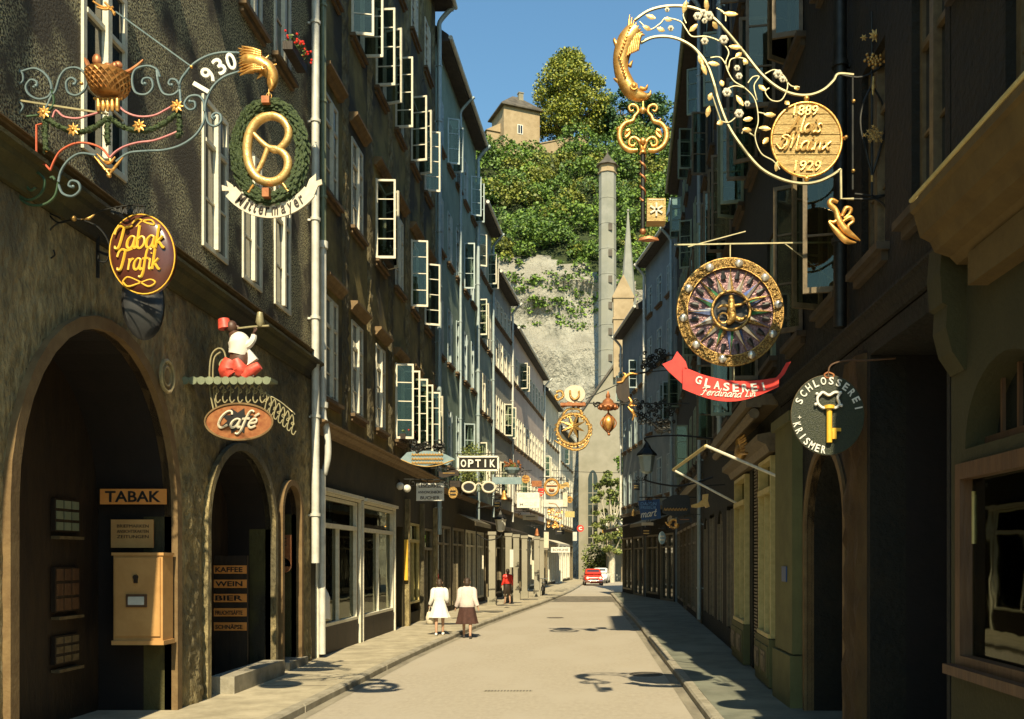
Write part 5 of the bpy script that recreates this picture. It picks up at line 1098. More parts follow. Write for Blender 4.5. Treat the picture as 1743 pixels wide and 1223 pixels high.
# house number medallion
c = W(273, 640, 13.05); m = M(); c.x = -5.9; m.tube([(c.x+.04, c.y+.2*math.cos(i*.5236), c.z+.2*math.sin(i*.5236)) for i in range(12)], .025, 6, closed=True); m.tube([(c.x+.04, c.y+.12*math.cos(i*.5236), c.z+.12*math.sin(i*.5236)) for i in range(12)], .015, 6, closed=True); m.bar((c.x-.1, c.y, c.z-.2), (c.x+.05, c.y, c.z+.2), .02); m.v = [(x, y, c.z+(z-c.z)*1.1) for x, y, z in m.v]
tag(m.build('wall_medallion', T['iron_gilt'], loc=tuple(c), smooth=50), 'round open metal ring ornament fixed on the pier beside the large left arch', 'medallion')
# ------------------------------------------------------------ the great guild signs, right side
K = S(1020, 0, .3435, 10.2); u = K.u
kb = thing('gilded_bracket', 'curved iron bracket with rose vines ending in a gilded dragon head', 'sign bracket', tuple(K(1500, 600)))
m = M()
wire(m, K, [(175, 100), (240, 55), (320, 32), (420, 30), (500, 50), (570, 92), (640, 165), (720, 262), (800, 362), (880, 430), (960, 465), (1040, 470), (1110, 445), (1160, 400), (1185, 366), (1260, 370)], 8)
wire(m, K, [(205, 212), (260, 186), (330, 180), (400, 196), (470, 238), (530, 312), (565, 402), (592, 500), (640, 622), (712, 732), (800, 832), (900, 886), (1000, 908), (1080, 900), (1150, 870), (1196, 838)], 8)
wire(m, K, [(1196, 838), (1198, 985), (1260, 985)], 8, smooth=False); m.build('main_bars', T['iron_gilt'], kb, smooth=60)
m = M()
VN = [[(200, 112), (250, 150), (300, 122), (330, 95), (400, 110), (430, 150), (460, 185), (530, 185), (600, 212), (640, 262), (625, 322), (660, 400), (720, 440), (770, 500), (786, 600), (770, 680), (800, 762), (860, 800), (892, 842)],
      [(640, 340), (650, 300), (690, 290), (725, 300), (715, 325)], [(620, 450), (670, 430), (720, 440)], [(785, 560), (830, 570), (855, 585)], [(780, 500), (765, 430), (790, 385), (760, 385), (735, 415)], [(770, 680), (720, 650), (705, 665)], [(550, 290), (600, 290), (640, 350)], [(430, 45), (415, 80), (430, 120)], [(500, 60), (540, 90), (520, 120)], [(580, 45), (620, 70), (625, 110)], [(600, 60), (640, 80), (670, 78)],
      [(820, 370), (870, 350), (920, 390), (930, 440), (900, 500), (850, 500), (820, 460), (840, 440)], [(920, 400), (950, 430), (990, 435)], [(480, 255), (505, 300), (515, 350)], [(560, 480), (580, 540), (600, 600)], [(590, 600), (640, 610), (680, 580)], [(790, 640), (830, 640)], [(810, 720), (835, 700)]]
for P in VN: wire(m, K, P, 4, d=-.02)
m.build('vine', T['iron_gilt'], kb, smooth=60)
m = M(); random.seed(12)
LV = [(260, 92, -30, -10), (335, 100, 25, 5), (300, 150, 25, 8), (420, 50, 10, -35), (530, 40, -5, -35), (640, 75, 45, 5), (460, 150, 25, -20), (500, 300, 18, 30), (515, 340, 15, 35), (560, 320, 35, 5), (680, 240, -40, -5), (685, 280, 20, -15), (690, 500, 20, 35), (740, 595, -30, 5), (735, 650, -28, 0), (825, 640, -35, -8), (825, 700, -18, 22), (540, 550, -8, 32), (600, 615, -20, 10), (550, 480, -8, 22), (850, 575, -35, 0), (605, 415, 5, 20), (880, 820, -6, 30), (800, 440, 20, 22), (925, 515, 10, 15), (975, 440, 18, -8), (720, 310, 15, 12), (240, 150, -25, -8), (570, 125, 15, 18)]
for x, y, dx, dy in LV: leaf(m.cut(), K, x-dx*.6, y-dy*.6, x+dx, y+dy, 26, -.03, twist=random.uniform(-.03, .03))
m.build('leaf', T['gold_pale'], kb, smooth=60)
m = M()
for x, y, r in ((353, 150, 16), (335, 58, 13), (485, 90, 22), (540, 88, 26), (515, 72, 18), (520, 212, 20), (615, 205, 24), (630, 465, 24), (680, 345, 16), (690, 385, 18), (690, 570, 24), (730, 522, 16), (882, 375, 24), (905, 400, 18), (520, 112, 15)):
    m.cut()
    for k in range(6): a = k*1.05; m.ball(K(x+r*.5*math.cos(a), y+r*.5*math.sin(a), -.04), (r*.5*u, r*.3*u, r*.5*u), 6, 4)
    m.ball(K(x, y, -.055), r*.4*u, 6, 4)
m.build('rose', T['ivory'], kb, smooth=60)
m = M(); P = [(180, 150), (140, 200), (112, 268), (108, 340), (128, 400), (155, 445), (190, 472), (225, 478), (248, 480)]
wire(m, K, P, [44, 50, 42, 36, 40, 40, 30, 20, 5], 12, 5)
for k in range(8): a = k/7; wire(m, K, [(120+a*70, 300-a*40), (140+a*60, 190), (150+a*75, 85+a*100)], [7, 11, 2], 6, d=-.07+.04*abs(a-.5))
for P, r in (([(90, 230), (75, 200), (78, 190)], [14, 8, 2]), ([(120, 400), (90, 400), (70, 388)], [16, 12, 2]), ([(200, 440), (228, 442), (240, 420)], [14, 10, 2]), ([(235, 478), (250, 470), (255, 448)], [14, 9, 2]), ([(95, 330), (72, 315)], [12, 2]), ([(150, 330), (165, 300)], [12, 2]), ([(100, 280), (75, 262)], [12, 2])): wire(m, K, P, r, d=-.01)
for k in range(16): y = 160+k*16; xx = 160-k*6 if k < 9 else 106+(k-9)*5; m.ball(K(xx-8, y, -.1), 7*u, 6, 4)
m.ball(K(170, 448, -.1), 13*u, 8, 6); m.tube([K(170+17*math.cos(i*.7), 448+17*math.sin(i*.7), -.1) for i in range(9)], 4*u, 5, closed=True); m.build('dragon_head', T['gold'], kb, smooth=60)
m = M()   # dark ironwork between the bars and the wall
Q = S(1400, 0, .3433, 10.2)
for P in ([(75, 365), (200, 380), (350, 300), (520, 290)], [(90, 985), (240, 985), (330, 960)], [(245, 60), (245, 980)], [(250, 980), (310, 1020), (345, 1110), (340, 1190)], [(245, 420), (300, 520), (310, 640), (250, 860)], [(245, 420), (200, 520), (190, 640), (245, 860)], [(160, 960), (330, 950), (332, 700)], [(150, 380), (150, 940)], [(330, 480), (355, 560), (352, 950)]): wire(m, Q, P, 6, smooth=len(P) > 2)
m.build('dark_ironwork', T['iron'], kb, smooth=60)
m = M()
for i in range(18): a = i*2.4; r = 8+i*2.2; flower(m, Q, 252+r*math.cos(a), 675+r*math.sin(a), 12, -.04, 5)
flower(m.cut(), Q, 258, 185, 34, -.04, 9); flower(m.cut(), Q, 200, 195, 18, -.04, 6); m.cut()
for i in range(22): a = i*2.4; r = 6+i*2; m.ball(Q(250+r*1.1*math.cos(a), 305+r*.8*math.sin(a), -.03), 9*Q.u, 6, 4)
m.cut(); wire(m, Q, [(252, 380), (250, 430), (248, 480)], [8, 12, 4]); m.cut(); wire(m, Q, [(245, 870), (245, 950)], [8, 3], smooth=False)
for x, y in ((152, 505), (350, 500), (150, 850), (350, 848), (115, 683)): m.cut().ball(Q(x, y, -.02), 10*Q.u, 8, 6)
m.build('gilded_flower', T['gold_dark'], kb, smooth=60)
m = M()
for P, r in (([(70, 1010), (40, 1000), (30, 1020), (60, 1050), (75, 1100), (110, 1150), (180, 1200)], [8, 12, 14, 14, 18, 20, 3]), ([(75, 1090), (50, 1110), (25, 1105), (60, 1150), (110, 1200), (160, 1210)], [8, 10, 4, 14, 16, 3]), ([(90, 1080), (110, 1040), (135, 1045), (125, 1070), (100, 1090)], [8, 12, 10, 8, 6]), ([(90, 1110), (130, 1085), (145, 1105), (120, 1130), (130, 1180)], [6, 12, 9, 8, 6])): wire(m, Q, P, r, 8, d=-.05)
m.build('acanthus', T['gold'], kb, smooth=60)
# plank disc
wsn = thing('round_plank_sign', 'round gilded plank board lettered 1889 Alois Mainx 1929', 'shop sign', tuple(K(1027, 690)))
N = 48; m = M(); 
for i in range(7):                                  # boards
    y0, y1 = 515+i*50.5, 515+(i+1)*50.5-4; P = []
    for y in [y0+(y1-y0)*k/6 for k in range(7)]: P.append((1027+170*math.sqrt(max(0, 1-((y-691)/178)**2)), y))
    L2 = [(2*1027-x, y) for x, y in P[::-1]]; m.ext([K(x, y, -.0+(.004 if i % 2 else 0)) for x, y in P+L2], (0, .025, 0))
m.ext([K(1027+165*math.cos(2*math.pi*k/N), 691+175*math.sin(2*math.pi*k/N), .012) for k in range(N)], (0, .03, 0))
m.build('planks', T['gold_board'] if 'gold_board' in T else mat('gold_board', (.36, .24, .08), (.5, .36, .14), 20, .5, .4, bs=60, bump=.6, stretch=(.2, 1, 3)), wsn)
m = M(); m.tube([K(1027+174*math.cos(2*math.pi*k/N), 691+184*math.sin(2*math.pi*k/N), 0) for k in range(N)], 7*u, 8, closed=True); m.ball(K(1027, 488), 14*u); m.ball(K(1027, 885), 14*u); m.ball(K(1218, 683), 10*u); m.build('rim', T['gold'], wsn, smooth=60)
m = M(); text(m, '1889', K(1022, 548, -.012), 120*u, 50*u, t=.008, shear=.15, off=.01); text(m, '1929', K(1032, 822, -.012), 130*u, 52*u, t=.008, shear=.15, off=.01)
hand(m, 'Alois', K, 930, 658, 84, 5.8*u, .28, d=-.02, sx=.98); hand(m, 'Mainx', K, 915, 745, 84, 6*u, .2, d=-.018, sx=1.02); wire(m, K, [(875, 715), (900, 740), (930, 700), (905, 680), (930, 672), (960, 700)], 5, d=-.018)
m.build('lettering', T['gold_pale'], wsn, smooth=60)
# hanging key
ky = thing('key_sign', 'large gilded key with scrolled bow hanging from the dragon head', 'shop sign', tuple(K(217, 900)))
m = M()
for sg in (1, -1):
    f = lambda L_: [(217+sg*(x-217), y) for x, y in L_]
    wire(m, K, f([(190, 742), (155, 745), (118, 722), (100, 680), (105, 640), (130, 610), (165, 598), (175, 575), (192, 555), (188, 530), (165, 518), (148, 530), (155, 550), (170, 545)]), [10, 13, 14, 14, 13, 12, 11, 9, 8, 8, 8, 7, 6, 4], 8, 4)
    wire(m, K, f([(212, 735), (200, 700), (175, 680), (152, 690), (150, 715), (170, 722), (178, 708)]), [9, 9, 8, 8, 7, 6, 4], 8)
    for P in ([(165, 600), (140, 600), (128, 585)], [(110, 640), (95, 635), (82, 640)], [(150, 640), (135, 650), (125, 670)], [(130, 680), (150, 660), (150, 640)]): wire(m, K, f(P), [9, 9, 2], 6)
m.ball(K(216, 702, -.02), 17*u); m.ball(K(216, 545), 17*u); wire(m, K, [(217, 478), (217, 520), (217, 540)], 5); m.lathe([(8*u, 0), (20*u, 5*u), (14*u, 14*u), (18*u, 22*u), (8*u, 30*u)], K(216, 765), 12); m.build('bow', T['gold'], ky, smooth=60)
m = M(); m.tube([K(216, 765), K(216, 1140)], 11*u, 8); m.build('shaft', T['iron'], ky, smooth=60)
m = M(); m.tube([K(216, 770+i*3.1)+Vector((math.cos(i*.32)*12*u, math.sin(i*.32)*12*u, 0)) for i in range(75)], 5.5*u, 6); m.ball(K(216, 1146), 16*u); m.lathe([(52*u, 0), (44*u, 14*u), (10*u, 18*u)], K(245, 1190), 4, sy=.6); m.build('twisted_strip', T['copper_red'], ky, smooth=60)
m = M(); a, c = K(234, 1108), K(326, 996); m.box(a.x, c.x, 10.2-.09, 10.2+.09, a.z, c.z); bt = m.build('bit', T['gold_board'], ky)
m = M(); 
for k in range(3): aa = k*math.pi/3+math.pi/2; v = Vector((math.cos(aa), 0, math.sin(aa)))*34*u; m.bar(K(280, 1053, -.1)-v, K(280, 1053, -.1)+v, 9*u, .012, up=(0, 1, 0))
m.box(a.x+.02, c.x-.02, 10.2-.095, 10.2-.091, c.z-.02, c.z-.012); m.build('star', T['ivory'], bt)
# glazier's disc
G = S(1040, 400, .3272, 12.2); u = G.u
gs = thing('glazier_sign', 'large round glass mosaic star disc in an ornate gilded rim', 'shop sign', tuple(G(620, 400)))
N = 56; P1 = lambda r, a, d: G(620+272*r*math.cos(a), 400+276*r*math.sin(a), d)
m = M(); m.ext([P1(.97, 2*math.pi*k/N, .0) for k in range(N)], (0, .05, 0)); m.build('disc', T['purple_glass'], gs)
m = M(); m.ring([P1(1, 2*math.pi*k/N, -.03) for k in range(N)], [P1(.83, 2*math.pi*k/N, -.03) for k in range(N)], (0, .07, 0)); random.seed(5)
for _ in range(340): a = random.uniform(0, 6.283); m.ball(P1(random.uniform(.84, .99), a, -.04), (random.uniform(.012, .028), .012, random.uniform(.012, .028)), 5, 4)
m.build('mosaic_rim', T['bronze'], gs, smooth=40)
m = M(); m.tube([P1(1.01, 2*math.pi*k/N, -.01) for k in range(N)], 6*u, 8, closed=True); m.tube([P1(.83, 2*math.pi*k/N, -.04) for k in range(N)], 4*u, 6, closed=True); m.tube([P1(.36, 2*math.pi*k/N, -.08) for k in range(N)], 8*u, 8, closed=True)
for k in range(16): a = R(-90+22.5*k); m.tube([P1(.36, a, -.05), P1(.8, a, -.03)], 2*u, 4)
m.build('gilded_ring', T['gold_dark'], gs, smooth=60)
mats = ['silver_glass', 'green_glass', 'silver_glass', 'bronze', 'blue_glass']; mm = [M() for _ in mats]
for k in range(16):
    a = R(-90+22.5*k); r1 = .8 if k % 2 == 0 else .72; h = .085
    for sg in (1, -1):
        q = mm[(k*2+(sg > 0)*3) % 5]; p0, p1, p2 = P1(.38, a, -.055), P1(.38, a+sg*h*2.2, -.03), P1(r1, a, -.03)
        q.cut(); q.add([p0, p1, p2, P1(.38, a+sg*h*2.2, .0), P1(r1, a, .0), P1(.38, a, 0)], [(0, 1, 2), (1, 3, 4, 2), (0, 2, 4, 5), (0, 5, 3, 1)])
for q, mn in zip(mm, mats): q.build('star_ray', T[mn], gs)
m = M()
for k in range(16): a = R(-90+22.5*k+11.25); m.cut().tube([P1(.62, a, -.03), P1(.74, a, -.03), P1(.8, a, -.02)], [14*u, 9*u, 2*u], 4, flat=.4)
m.build('dark_ray', T['black_paint'], gs)
m = M(); 
for k in range(10): m.cut().ball(P1(.91, R(-80+36*k), -.055), (.055, .03, .055), 8, 6)
m.build('glass_stud', T['silver_glass'], gs, smooth=60)
m = M(); m.ext([P1(.34, 2*math.pi*k/24, -.03) for k in range(24)], (0, .03, 0)); m.build('centre', T['black_paint'], gs)
m = M(); wire(m, G, [(620, 345), (620, 400), (625, 440), (600, 470)], [16, 22, 22, 10], 8, d=-.1); m.ball(G(620, 335, -.1), 15*u); wire(m, G, [(620, 380), (670, 370), (720, 345), (800, 330)], [10, 8, 7, 5], 6, d=-.1); wire(m, G, [(615, 385), (580, 375), (550, 390)], [10, 8, 5], 6, d=-.1); wire(m, G, [(625, 430), (670, 450), (700, 430)], [14, 12, 6], 6, d=-.1); m.tube([G(580+26*math.cos(i*.5), 440+26*math.sin(i*.5), -.09) for i in range(12)], 5*u, 5, closed=True); m.build('centre_figure', T['gold_dark'], gs, smooth=60)
rb = thing('glazier_ribbon', 'curved red ribbon board lettered GLASEREI under the mosaic disc', 'shop sign', tuple(G(640, 800)))
m = M(); n = 20; up_, lo = [], []
for k in range(n+1):
    t_ = k/n; up_.append(G(372+t_*500, 690+50*t_+42*math.sin(math.pi*t_), -.02)); lo.append(G(372+t_*500, 800-12*t_+72*math.sin(math.pi*t_), -.02))
m.strip(up_, lo, (0, .02, 0)); m.ext([G(x, y, .03) for x, y in ((460, 715), (385, 685), (372, 720), (400, 760), (420, 740), (460, 745))], (0, .02, 0))
m.ext([G(x, y, .03) for x, y in ((372, 770), (300, 705), (268, 668), (320, 645), (345, 600), (390, 655), (400, 690), (372, 700))], (0, .02, 0)); m.ext([G(x, y, .03) for x, y in ((860, 770), (905, 720), (938, 655), (915, 660), (885, 712), (858, 742))], (0, .02, 0)); m.build('ribbon', T['red_paint'], rb)
m = M(); WT = 'GLASEREI'
for i, ch in enumerate(WT):
    x = 455+i*48; t_ = (x-372)/500; y = 690+50*t_+42*math.sin(math.pi*t_)+36; a = R(-17+i*4.6); text(m, ch, G(x, y, -.025), (32 if ch != 'I' else 9)*u, 42*u, (math.cos(a), 0, math.sin(a)), (-math.sin(a), 0, math.cos(a)), .006, off=.025)
hand(m, 'Ferdinand', G, 462, 832, 44, 2.8*u, .3, R(4), d=-.028, sx=1.15); hand(m, 'Lin', G, 692, 844, 38, 2.8*u, .3, R(-5), d=-.028, sx=1.1); m.build('lettering', T['white_paint'], rb, smooth=60)
gb = thing('glazier_bracket', 'straight dark iron bar above the mosaic disc with thin stays', 'sign bracket', tuple(G(1150, 40)))
m = M(); m.bar(G(330, 50), G(1290, 34), 7*u); m.bar(G(620, 45), G(620, 128), 5*u); m.cut(); m.bar(G(900, 40), G(1240, 300), 4*u); m.cut().bar(G(400, 60), G(700, -20), 5*u); m.cut().bar(G(640, 672), G(640, 770), 4*u); m.build('bar', T['iron_gilt'], gb)
m = M(); m.box(G(1235, 0).x, G(1262, 0).x, 12.1, 12.3, G(0, 330).z, G(0, -20).z); m.build('wall_plate', T['iron'], gb)
# locksmith's disc
Q = S(1040, 400, .3272, 10.1); u = Q.u
ls = thing('locksmith_sign', 'dark round board lettered SCHLOSSEREI KRISMER with a gilded key', 'shop sign', tuple(Q(1130, 930)))
m = M(); m.ext([Q(1128+190*math.cos(2*math.pi*k/48), 935+208*math.sin(2*math.pi*k/48)) for k in range(48)], (0, .03, 0)); m.build('board', T['green_enamel'], ls)
m = M(); m.tube([Q(1128+189*math.cos(2*math.pi*k/48), 935+207*math.sin(2*math.pi*k/48), .01) for k in range(48)], 3.5*u, 6, closed=True); m.build('rim', T['frame_brown'], ls)
c = Q(1128, 935, -.004); m = M(); arctext(m, 'SCHLOSSEREI', c, 178*u, -66, 78, 40*u, .006, sx=.92, off=.02, wf=.62); arctext(m, 'KRISMER', c, 182*u, -106, -172, 40*u, .006, sx=.92, inward=True, off=.02, wf=.55)
flower(m, Q, 980, 948, 10, -.01, 4); m.build('lettering', T['white_paint'], ls)
m = M(); m.tube([Q(1132, 885, -.03), Q(1132, 1080, -.03)], 15*u, 10); m.box(Q(1146, 0).x, Q(1192, 0).x, 10.06, 10.08, Q(0, 1022).z, Q(0, 1005).z); m.box(Q(1146, 0).x, Q(1168, 0).x, 10.05, 10.08, Q(0, 1062).z, Q(0, 1022).z); m.tube([Q(1132, 888, -.03), Q(1132, 905, -.03)], 28*u, 10); m.build('key_shaft', T['yellow_paint'], ls, smooth=40)
m = M()
for P in ([(1085, 830), (1070, 850), (1075, 880), (1100, 900), (1130, 895), (1165, 900), (1185, 880), (1175, 850), (1185, 825), (1160, 820), (1130, 835), (1100, 820)],): wire(m, Q, P, 8, d=-.03, closed=True)
for x, y in ((1068, 828), (1190, 822), (1062, 882), (1195, 888)): m.ball(Q(x, y, -.03), 9*u)
m.build('key_bow', T['white_paint'], ls, smooth=60)
m = M(); wire(m, Q, [(1130, 735), (1135, 690), (1165, 665), (1240, 650), (1310, 652), (1480, 640)], 5); m.build('hook', T['brown_wood'], ls, smooth=60)
m = M(); wire(m, Q, [(1130, 712), (1110, 725), (1120, 740), (1150, 740), (1158, 725), (1130, 712)], 5); m.build('crown', T['copper_red'], ls, smooth=60)
# awning arms of the panelled shop
aw = thing('awning_frame', 'bare folded awning frame of thin pale poles over the panelled shopfront', 'awning frame', (3.1, 18, 3.5))
A, Bq, C_, D = Vector((1.95, 21.8, 4.35)), Vector((1.98, 15.9, 4.2)), Vector((3.12, 14.95, 3.55)), Vector((3.3, 20.8, 3.5))
m = M(); m.tube([A, Bq], .035, 8); m.build('front_bar', T['frame_gold'], aw)
for p, q in ((Bq, C_), (A, D)): m = M(); m.tube([p, q], .025, 8); m.build('arm', T['frame_cream'], aw)
# gilded crest and number above the shop
c = W(1272, 760, 17.8); m = M(); random.seed(3)
for i in range(26): a = math.pi*i/25; m.tube([(c.x-.1, c.y, c.z-.15), (c.x-.15, c.y+.35*math.cos(a), c.z-.15+.3*math.sin(a)), (c.x-.1, c.y+.62*math.cos(a), c.z-.15+.36*math.sin(a)+random.uniform(-.05, .05))], [.02, .05, .015], 5)
m.ball((c.x-.12, c.y, c.z-.1), (.12, .3, .16)); m.v = [(x-.0, y, z) for x, y, z in m.v]; tag(m.build('gilded_crest', T['gold_dark'], loc=tuple(c), smooth=50), 'gilded sheaf crest above the panelled shopfront', 'ornament')
# lantern on a bracket, far right wall
def lantern(label, x, y, z, wallx, grp=None):
    t = thing('street_lantern', label, 'lantern', (x, y, z), group=grp)
    m = M(); m.lathe([(.07, 0), (.17, .06), (.24, .5), (.26, .52)], (x, y, z), 6); m.build('glass_body', T['lamp_glass'] if grp else T['zinc_blue'], t)
    m = M(); m.lathe([(.3, .52), (.28, .58), (.12, .74), (.1, .8), (.02, .92)], (x, y, z), 6); m.build('cap', T['iron'], t)
    m = M(); m.tube(crv([(x, y, z+.9), (x, y, z+1.05), ((x+wallx)/2, y, z+1.1), (wallx, y, z+1.0)], 4), .025, 6); m.tube(crv([(x, y, z-.02), (x, y, z-.2), ((x+wallx)/2, y, z-.35), (wallx, y, z-.1)], 4), .025, 6); m.build('bracket_arm', T['iron'], t)
c = W(1101, 806, 27); lantern('black six-sided lantern on a curved arm from the right-hand wall', c.x, 27, c.z, 3.55)
# ironwork with hanging crown lanterns in the middle distance
E = S(820, 440, .2944, 24.0)
def ironbush(m, s, x0, y0, x1, y1, n, r, seed, d=0):
    random.seed(seed)
    for i in range(n):
        cx, cy = random.uniform(x0, x1), random.uniform(y0, y1); rr = random.uniform(10, 24)
        wire(m, s, spiral(cx, cy, rr, 3, random.uniform(0, 360), random.choice([1.3, -1.3]), 10), r, 5, 1, d=random.uniform(-.05, .05)+d, smooth=False)
t = thing('black_scroll_bracket', 'dense black scrolled bracket with gilt tips at mid height on the right row', 'sign bracket', tuple(E(1150, 860)))
m = M(); m.bar(E(610, 835), E(1200, 838), 6*E.u); m.tube(crv([E(x, y) for x, y in ((880, 880), (960, 930), (1040, 990), (1080, 960))], 5), 5*E.u, 6); ironbush(m, E, 880, 820, 1110, 960, 40, 4, 1); ironbush(m, E, 990, 930, 1090, 1000, 14, 4, 2); ironbush(m, E, 650, 825, 800, 850, 6, 4, 9); m.build('scrollwork', T['iron'], t, smooth=60)
m = M(); wire(m, E, [(850, 800), (865, 830), (850, 850)], [4, 10, 4]); wire(m, E, [(845, 855), (870, 885), (895, 915)], [4, 10, 3]); wire(m, E, [(860, 850), (900, 850)], [8, 4], smooth=False); wire(m, E, [(870, 870), (880, 905), (870, 935)], [4, 8, 3]); m.build('gilded_ornament', T['gold'], t, smooth=60)
t = thing('upper_scroll_bracket', 'black scrolled bracket with a gilded dragon tip above the dense one', 'sign bracket', tuple(E(1100, 600)))
m = M(); m.bar(E(600, 812), E(790, 725), 5*E.u); m.bar(E(880, 660), E(1130, 640), 5*E.u); ironbush(m, E, 930, 530, 1060, 640, 32, 4, 3); wire(m, E, [(900, 665), (960, 650), (1010, 600), (1060, 560), (1130, 560)], 5); m.build('scrollwork', T['iron'], t, smooth=60)
m = M(); wire(m, E, [(780, 715), (810, 712), (830, 685), (860, 665), (900, 668)], [3, 8, 10, 9, 3]); wire(m, E, [(810, 700), (830, 670), (815, 660)], [4, 7, 2]); m.build('gilded_ornament', T['gold'], t, smooth=60)
t = thing('dark_shield_sign', 'dark blank hanging board under the upper black bracket', 'shop sign', tuple(E(815, 770))); m = M(); m.ext([E(x, y) for x, y in ((778, 690), (850, 680), (856, 820), (830, 832), (790, 810), (776, 770))], (0, .06, 0)); m.build('board', T['dark_wood'], t)
t = thing('crown_lantern', 'red crowned hanging lantern with a gilded globe over the street', 'hanging lantern', tuple(E(730, 920)))
m = M(); c = E(730, 855); uu = E.u; m.lathe([(30*uu, -20*uu), (56*uu, 0), (50*uu, 12*uu), (34*uu, 20*uu), (30*uu, 34*uu), (10*uu, 50*uu), (14*uu, 60*uu), (3*uu, 90*uu)], c, 12)
for k in range(10): a = k*.628; m.ball(c+Vector((50*uu*math.cos(a), 50*uu*math.sin(a), -6*uu)), 12*uu, 6, 4)
m.build('crown', T['copper_red'], t, smooth=50)
m = M(); m.ball(E(732, 950), (38*uu, 38*uu, 46*uu), 12, 8); m.build('globe', T['gold'], t, smooth=60)
m = M()
for k in range(6): a = k*math.pi/3; m.tube(crv([E(732, 890)+Vector((0, 0, 0)), E(732, 950)+Vector((46*uu*math.cos(a), 46*uu*math.sin(a), 0)), E(732, 1010)], 5), 4*uu, 5)
m.tube([E(732, 870), E(732, 890)], 5*uu, 6); m.ball(E(735, 1015), 9*uu); m.build('cage', T['copper_red'], t, smooth=60)
t = thing('star_wreath_sign', 'ornate gilded star in a wreath below a pale medallion over the street', 'shop sign', tuple(E(530, 960)))
m = M(); m.ext([E(537+62*math.cos(k*.3927), 780+52*math.sin(k*.3927), .05) for k in range(16)], (0, .06, 0)); m.build('medallion', T['ivory'], t)
m = M(); wire(m, E, [(510, 760), (515, 795), (538, 812), (560, 795), (562, 762)], 6, d=.02); wire(m, E, [(430, 770), (460, 765), (470, 795), (440, 815), (425, 795), (440, 785)], 8); wire(m, E, [(470, 900), (500, 870), (560, 870), (585, 900)], 7); m.tube([E(530+94*math.cos(k*.2618), 985+88*math.sin(k*.2618)) for k in range(24)], 9*uu, 6, closed=True)
random.seed(6)
for k in range(26): a = k*.2417; x, y = 530+96*math.cos(a), 990+90*math.sin(a); wire(m, E, spiral(x, y, 15, 3, random.uniform(0, 360), 1.2, 8), 4, 5, 1, smooth=False)
for k in range(8): a = k*math.pi/4+.4; wire(m, E, [(528, 970), (528+40*math.cos(a), 970+40*math.sin(a)), (528+70*math.cos(a), 970+70*math.sin(a))], [10, 9, 2], 5, smooth=False)
wire(m, E, [(420, 1050), (480, 1085), (540, 1105), (590, 1090), (620, 1050)], [4, 8, 8, 8, 4]); m.build('gilded_wreath', T['gold_dark'], t, smooth=50)
m = M()
for k in range(9): m.ball(E(470+k*15, 845+random.uniform(-6, 6)), (13*uu, 13*uu, 14*uu), 7, 5)
m.box(E(455, 0).x, E(600, 0).x, 23.9, 24.1, E(0, 852).z, E(0, 836).z); m.build('red_crown', T['copper_red'], t, smooth=50)
m = M(); m.bar(E(600, 835), E(650, 835), 5*uu); m.bar(E(535, 820), E(600, 835), 5*uu); m.build('hanger', T['iron'], t)
# ------------------------------------------------------------ smaller hanging signs
def arm(name, label, x0, y0, x1, y1, Y, r=.015, scroll=True, m_='iron', z=None):
    t = thing(name, label, 'sign bracket', tuple(W(x0, y0, Y))); m = M(); a, c = W(x0, y0, Y), W(x1, y1, Y); m.bar(a, c, r*2)
    if scroll:
        s = S(0, 0, 1, Y); n = 3
        for i in range(n): x = x0+(x1-x0)*(i+.7)/(n+.6); yy = y0+(y1-y0)*(i+.7)/(n+.6); wire(m, s, spiral(x, yy+7, 7, 1.5, -90, 1.2 if i % 2 else -1.2, 10), r/s.u*.8, 5, 1, smooth=False)
    m.build('scrollwork', T[m_], t, smooth=60); return t
plate('lending_library_sign', 'cream board reading LESEZIRKEL ANNONCENBÜRO on the left row', 'shop sign', 709, 822, 756, 852, 27.0, 'white_paint', .03, ['LESEZIRKEL', 'ANNONCENBÜRO', 'MORAWA' if False else 'BUCHER'], 'dark_wood', .55, tw=.88)
arm('library_sign_bracket', 'black scrolled bracket above the cream lending library board', 688, 815, 762, 816, 27.0)
t = thing('ship_shaped_sign', 'dark curled scroll-shaped board with gilt script over the left pavement', 'shop sign', tuple(W(728, 782, 26)))
s = S(500, 400, .327, 26); m = M(); m.ext([s(x, y) for x, y in ((555, 1165), (590, 1130), (650, 1122), (720, 1122), (790, 1140), (840, 1165), (800, 1195), (740, 1190), (680, 1202), (610, 1190))], (0, .06, 0)); m.build('board', T['blue_grey'], t)
m = M()
for y in (1142, 1164, 1184):
    x = 615
    while x < 770: wire(m, s, [(x, y+5), (x+4, y-6), (x+9, y+5), (x+12, y-2)], 2.6, 5, 3, d=-.02); x += 15
wire(m, s, [(560, 1168), (620, 1192), (690, 1204), (760, 1195), (830, 1170)], 2.5, d=-.01); m.build('gilt_script', T['gold_pale'], t)
m = M(); ironbush(m, s, 600, 1080, 790, 1120, 16, 4, 8); m.build('iron_crest', T['iron'], t)
t = thing('optician_frame_sign', 'white framed lattice sign reading OPTIK over the left pavement', 'shop sign', tuple(W(813, 800, 33)))
a, c = W(780, 800, 33), W(848, 777, 33); m = M()
for z in (a.z, c.z): m.bar((a.x, 33, z), (c.x, 33, z), .06)
for x in (a.x, c.x): m.bar((x, 33, a.z), (x, 33, c.z), .06)
m.build('frame', T['white_paint'], t)
m = M(); m.box(a.x+.03, c.x-.03, 32.99, 33.03, a.z+.03, c.z-.03); m.build('backing', T['dark'], t)
m = M()
for i, ch in enumerate('OPTIK'): text(m, ch, (a.x+(c.x-a.x)*(i+.75)/5.5, 32.96, (a.z+c.z)/2), .19 if ch != 'I' else .05, .27, t=.02, off=.025)
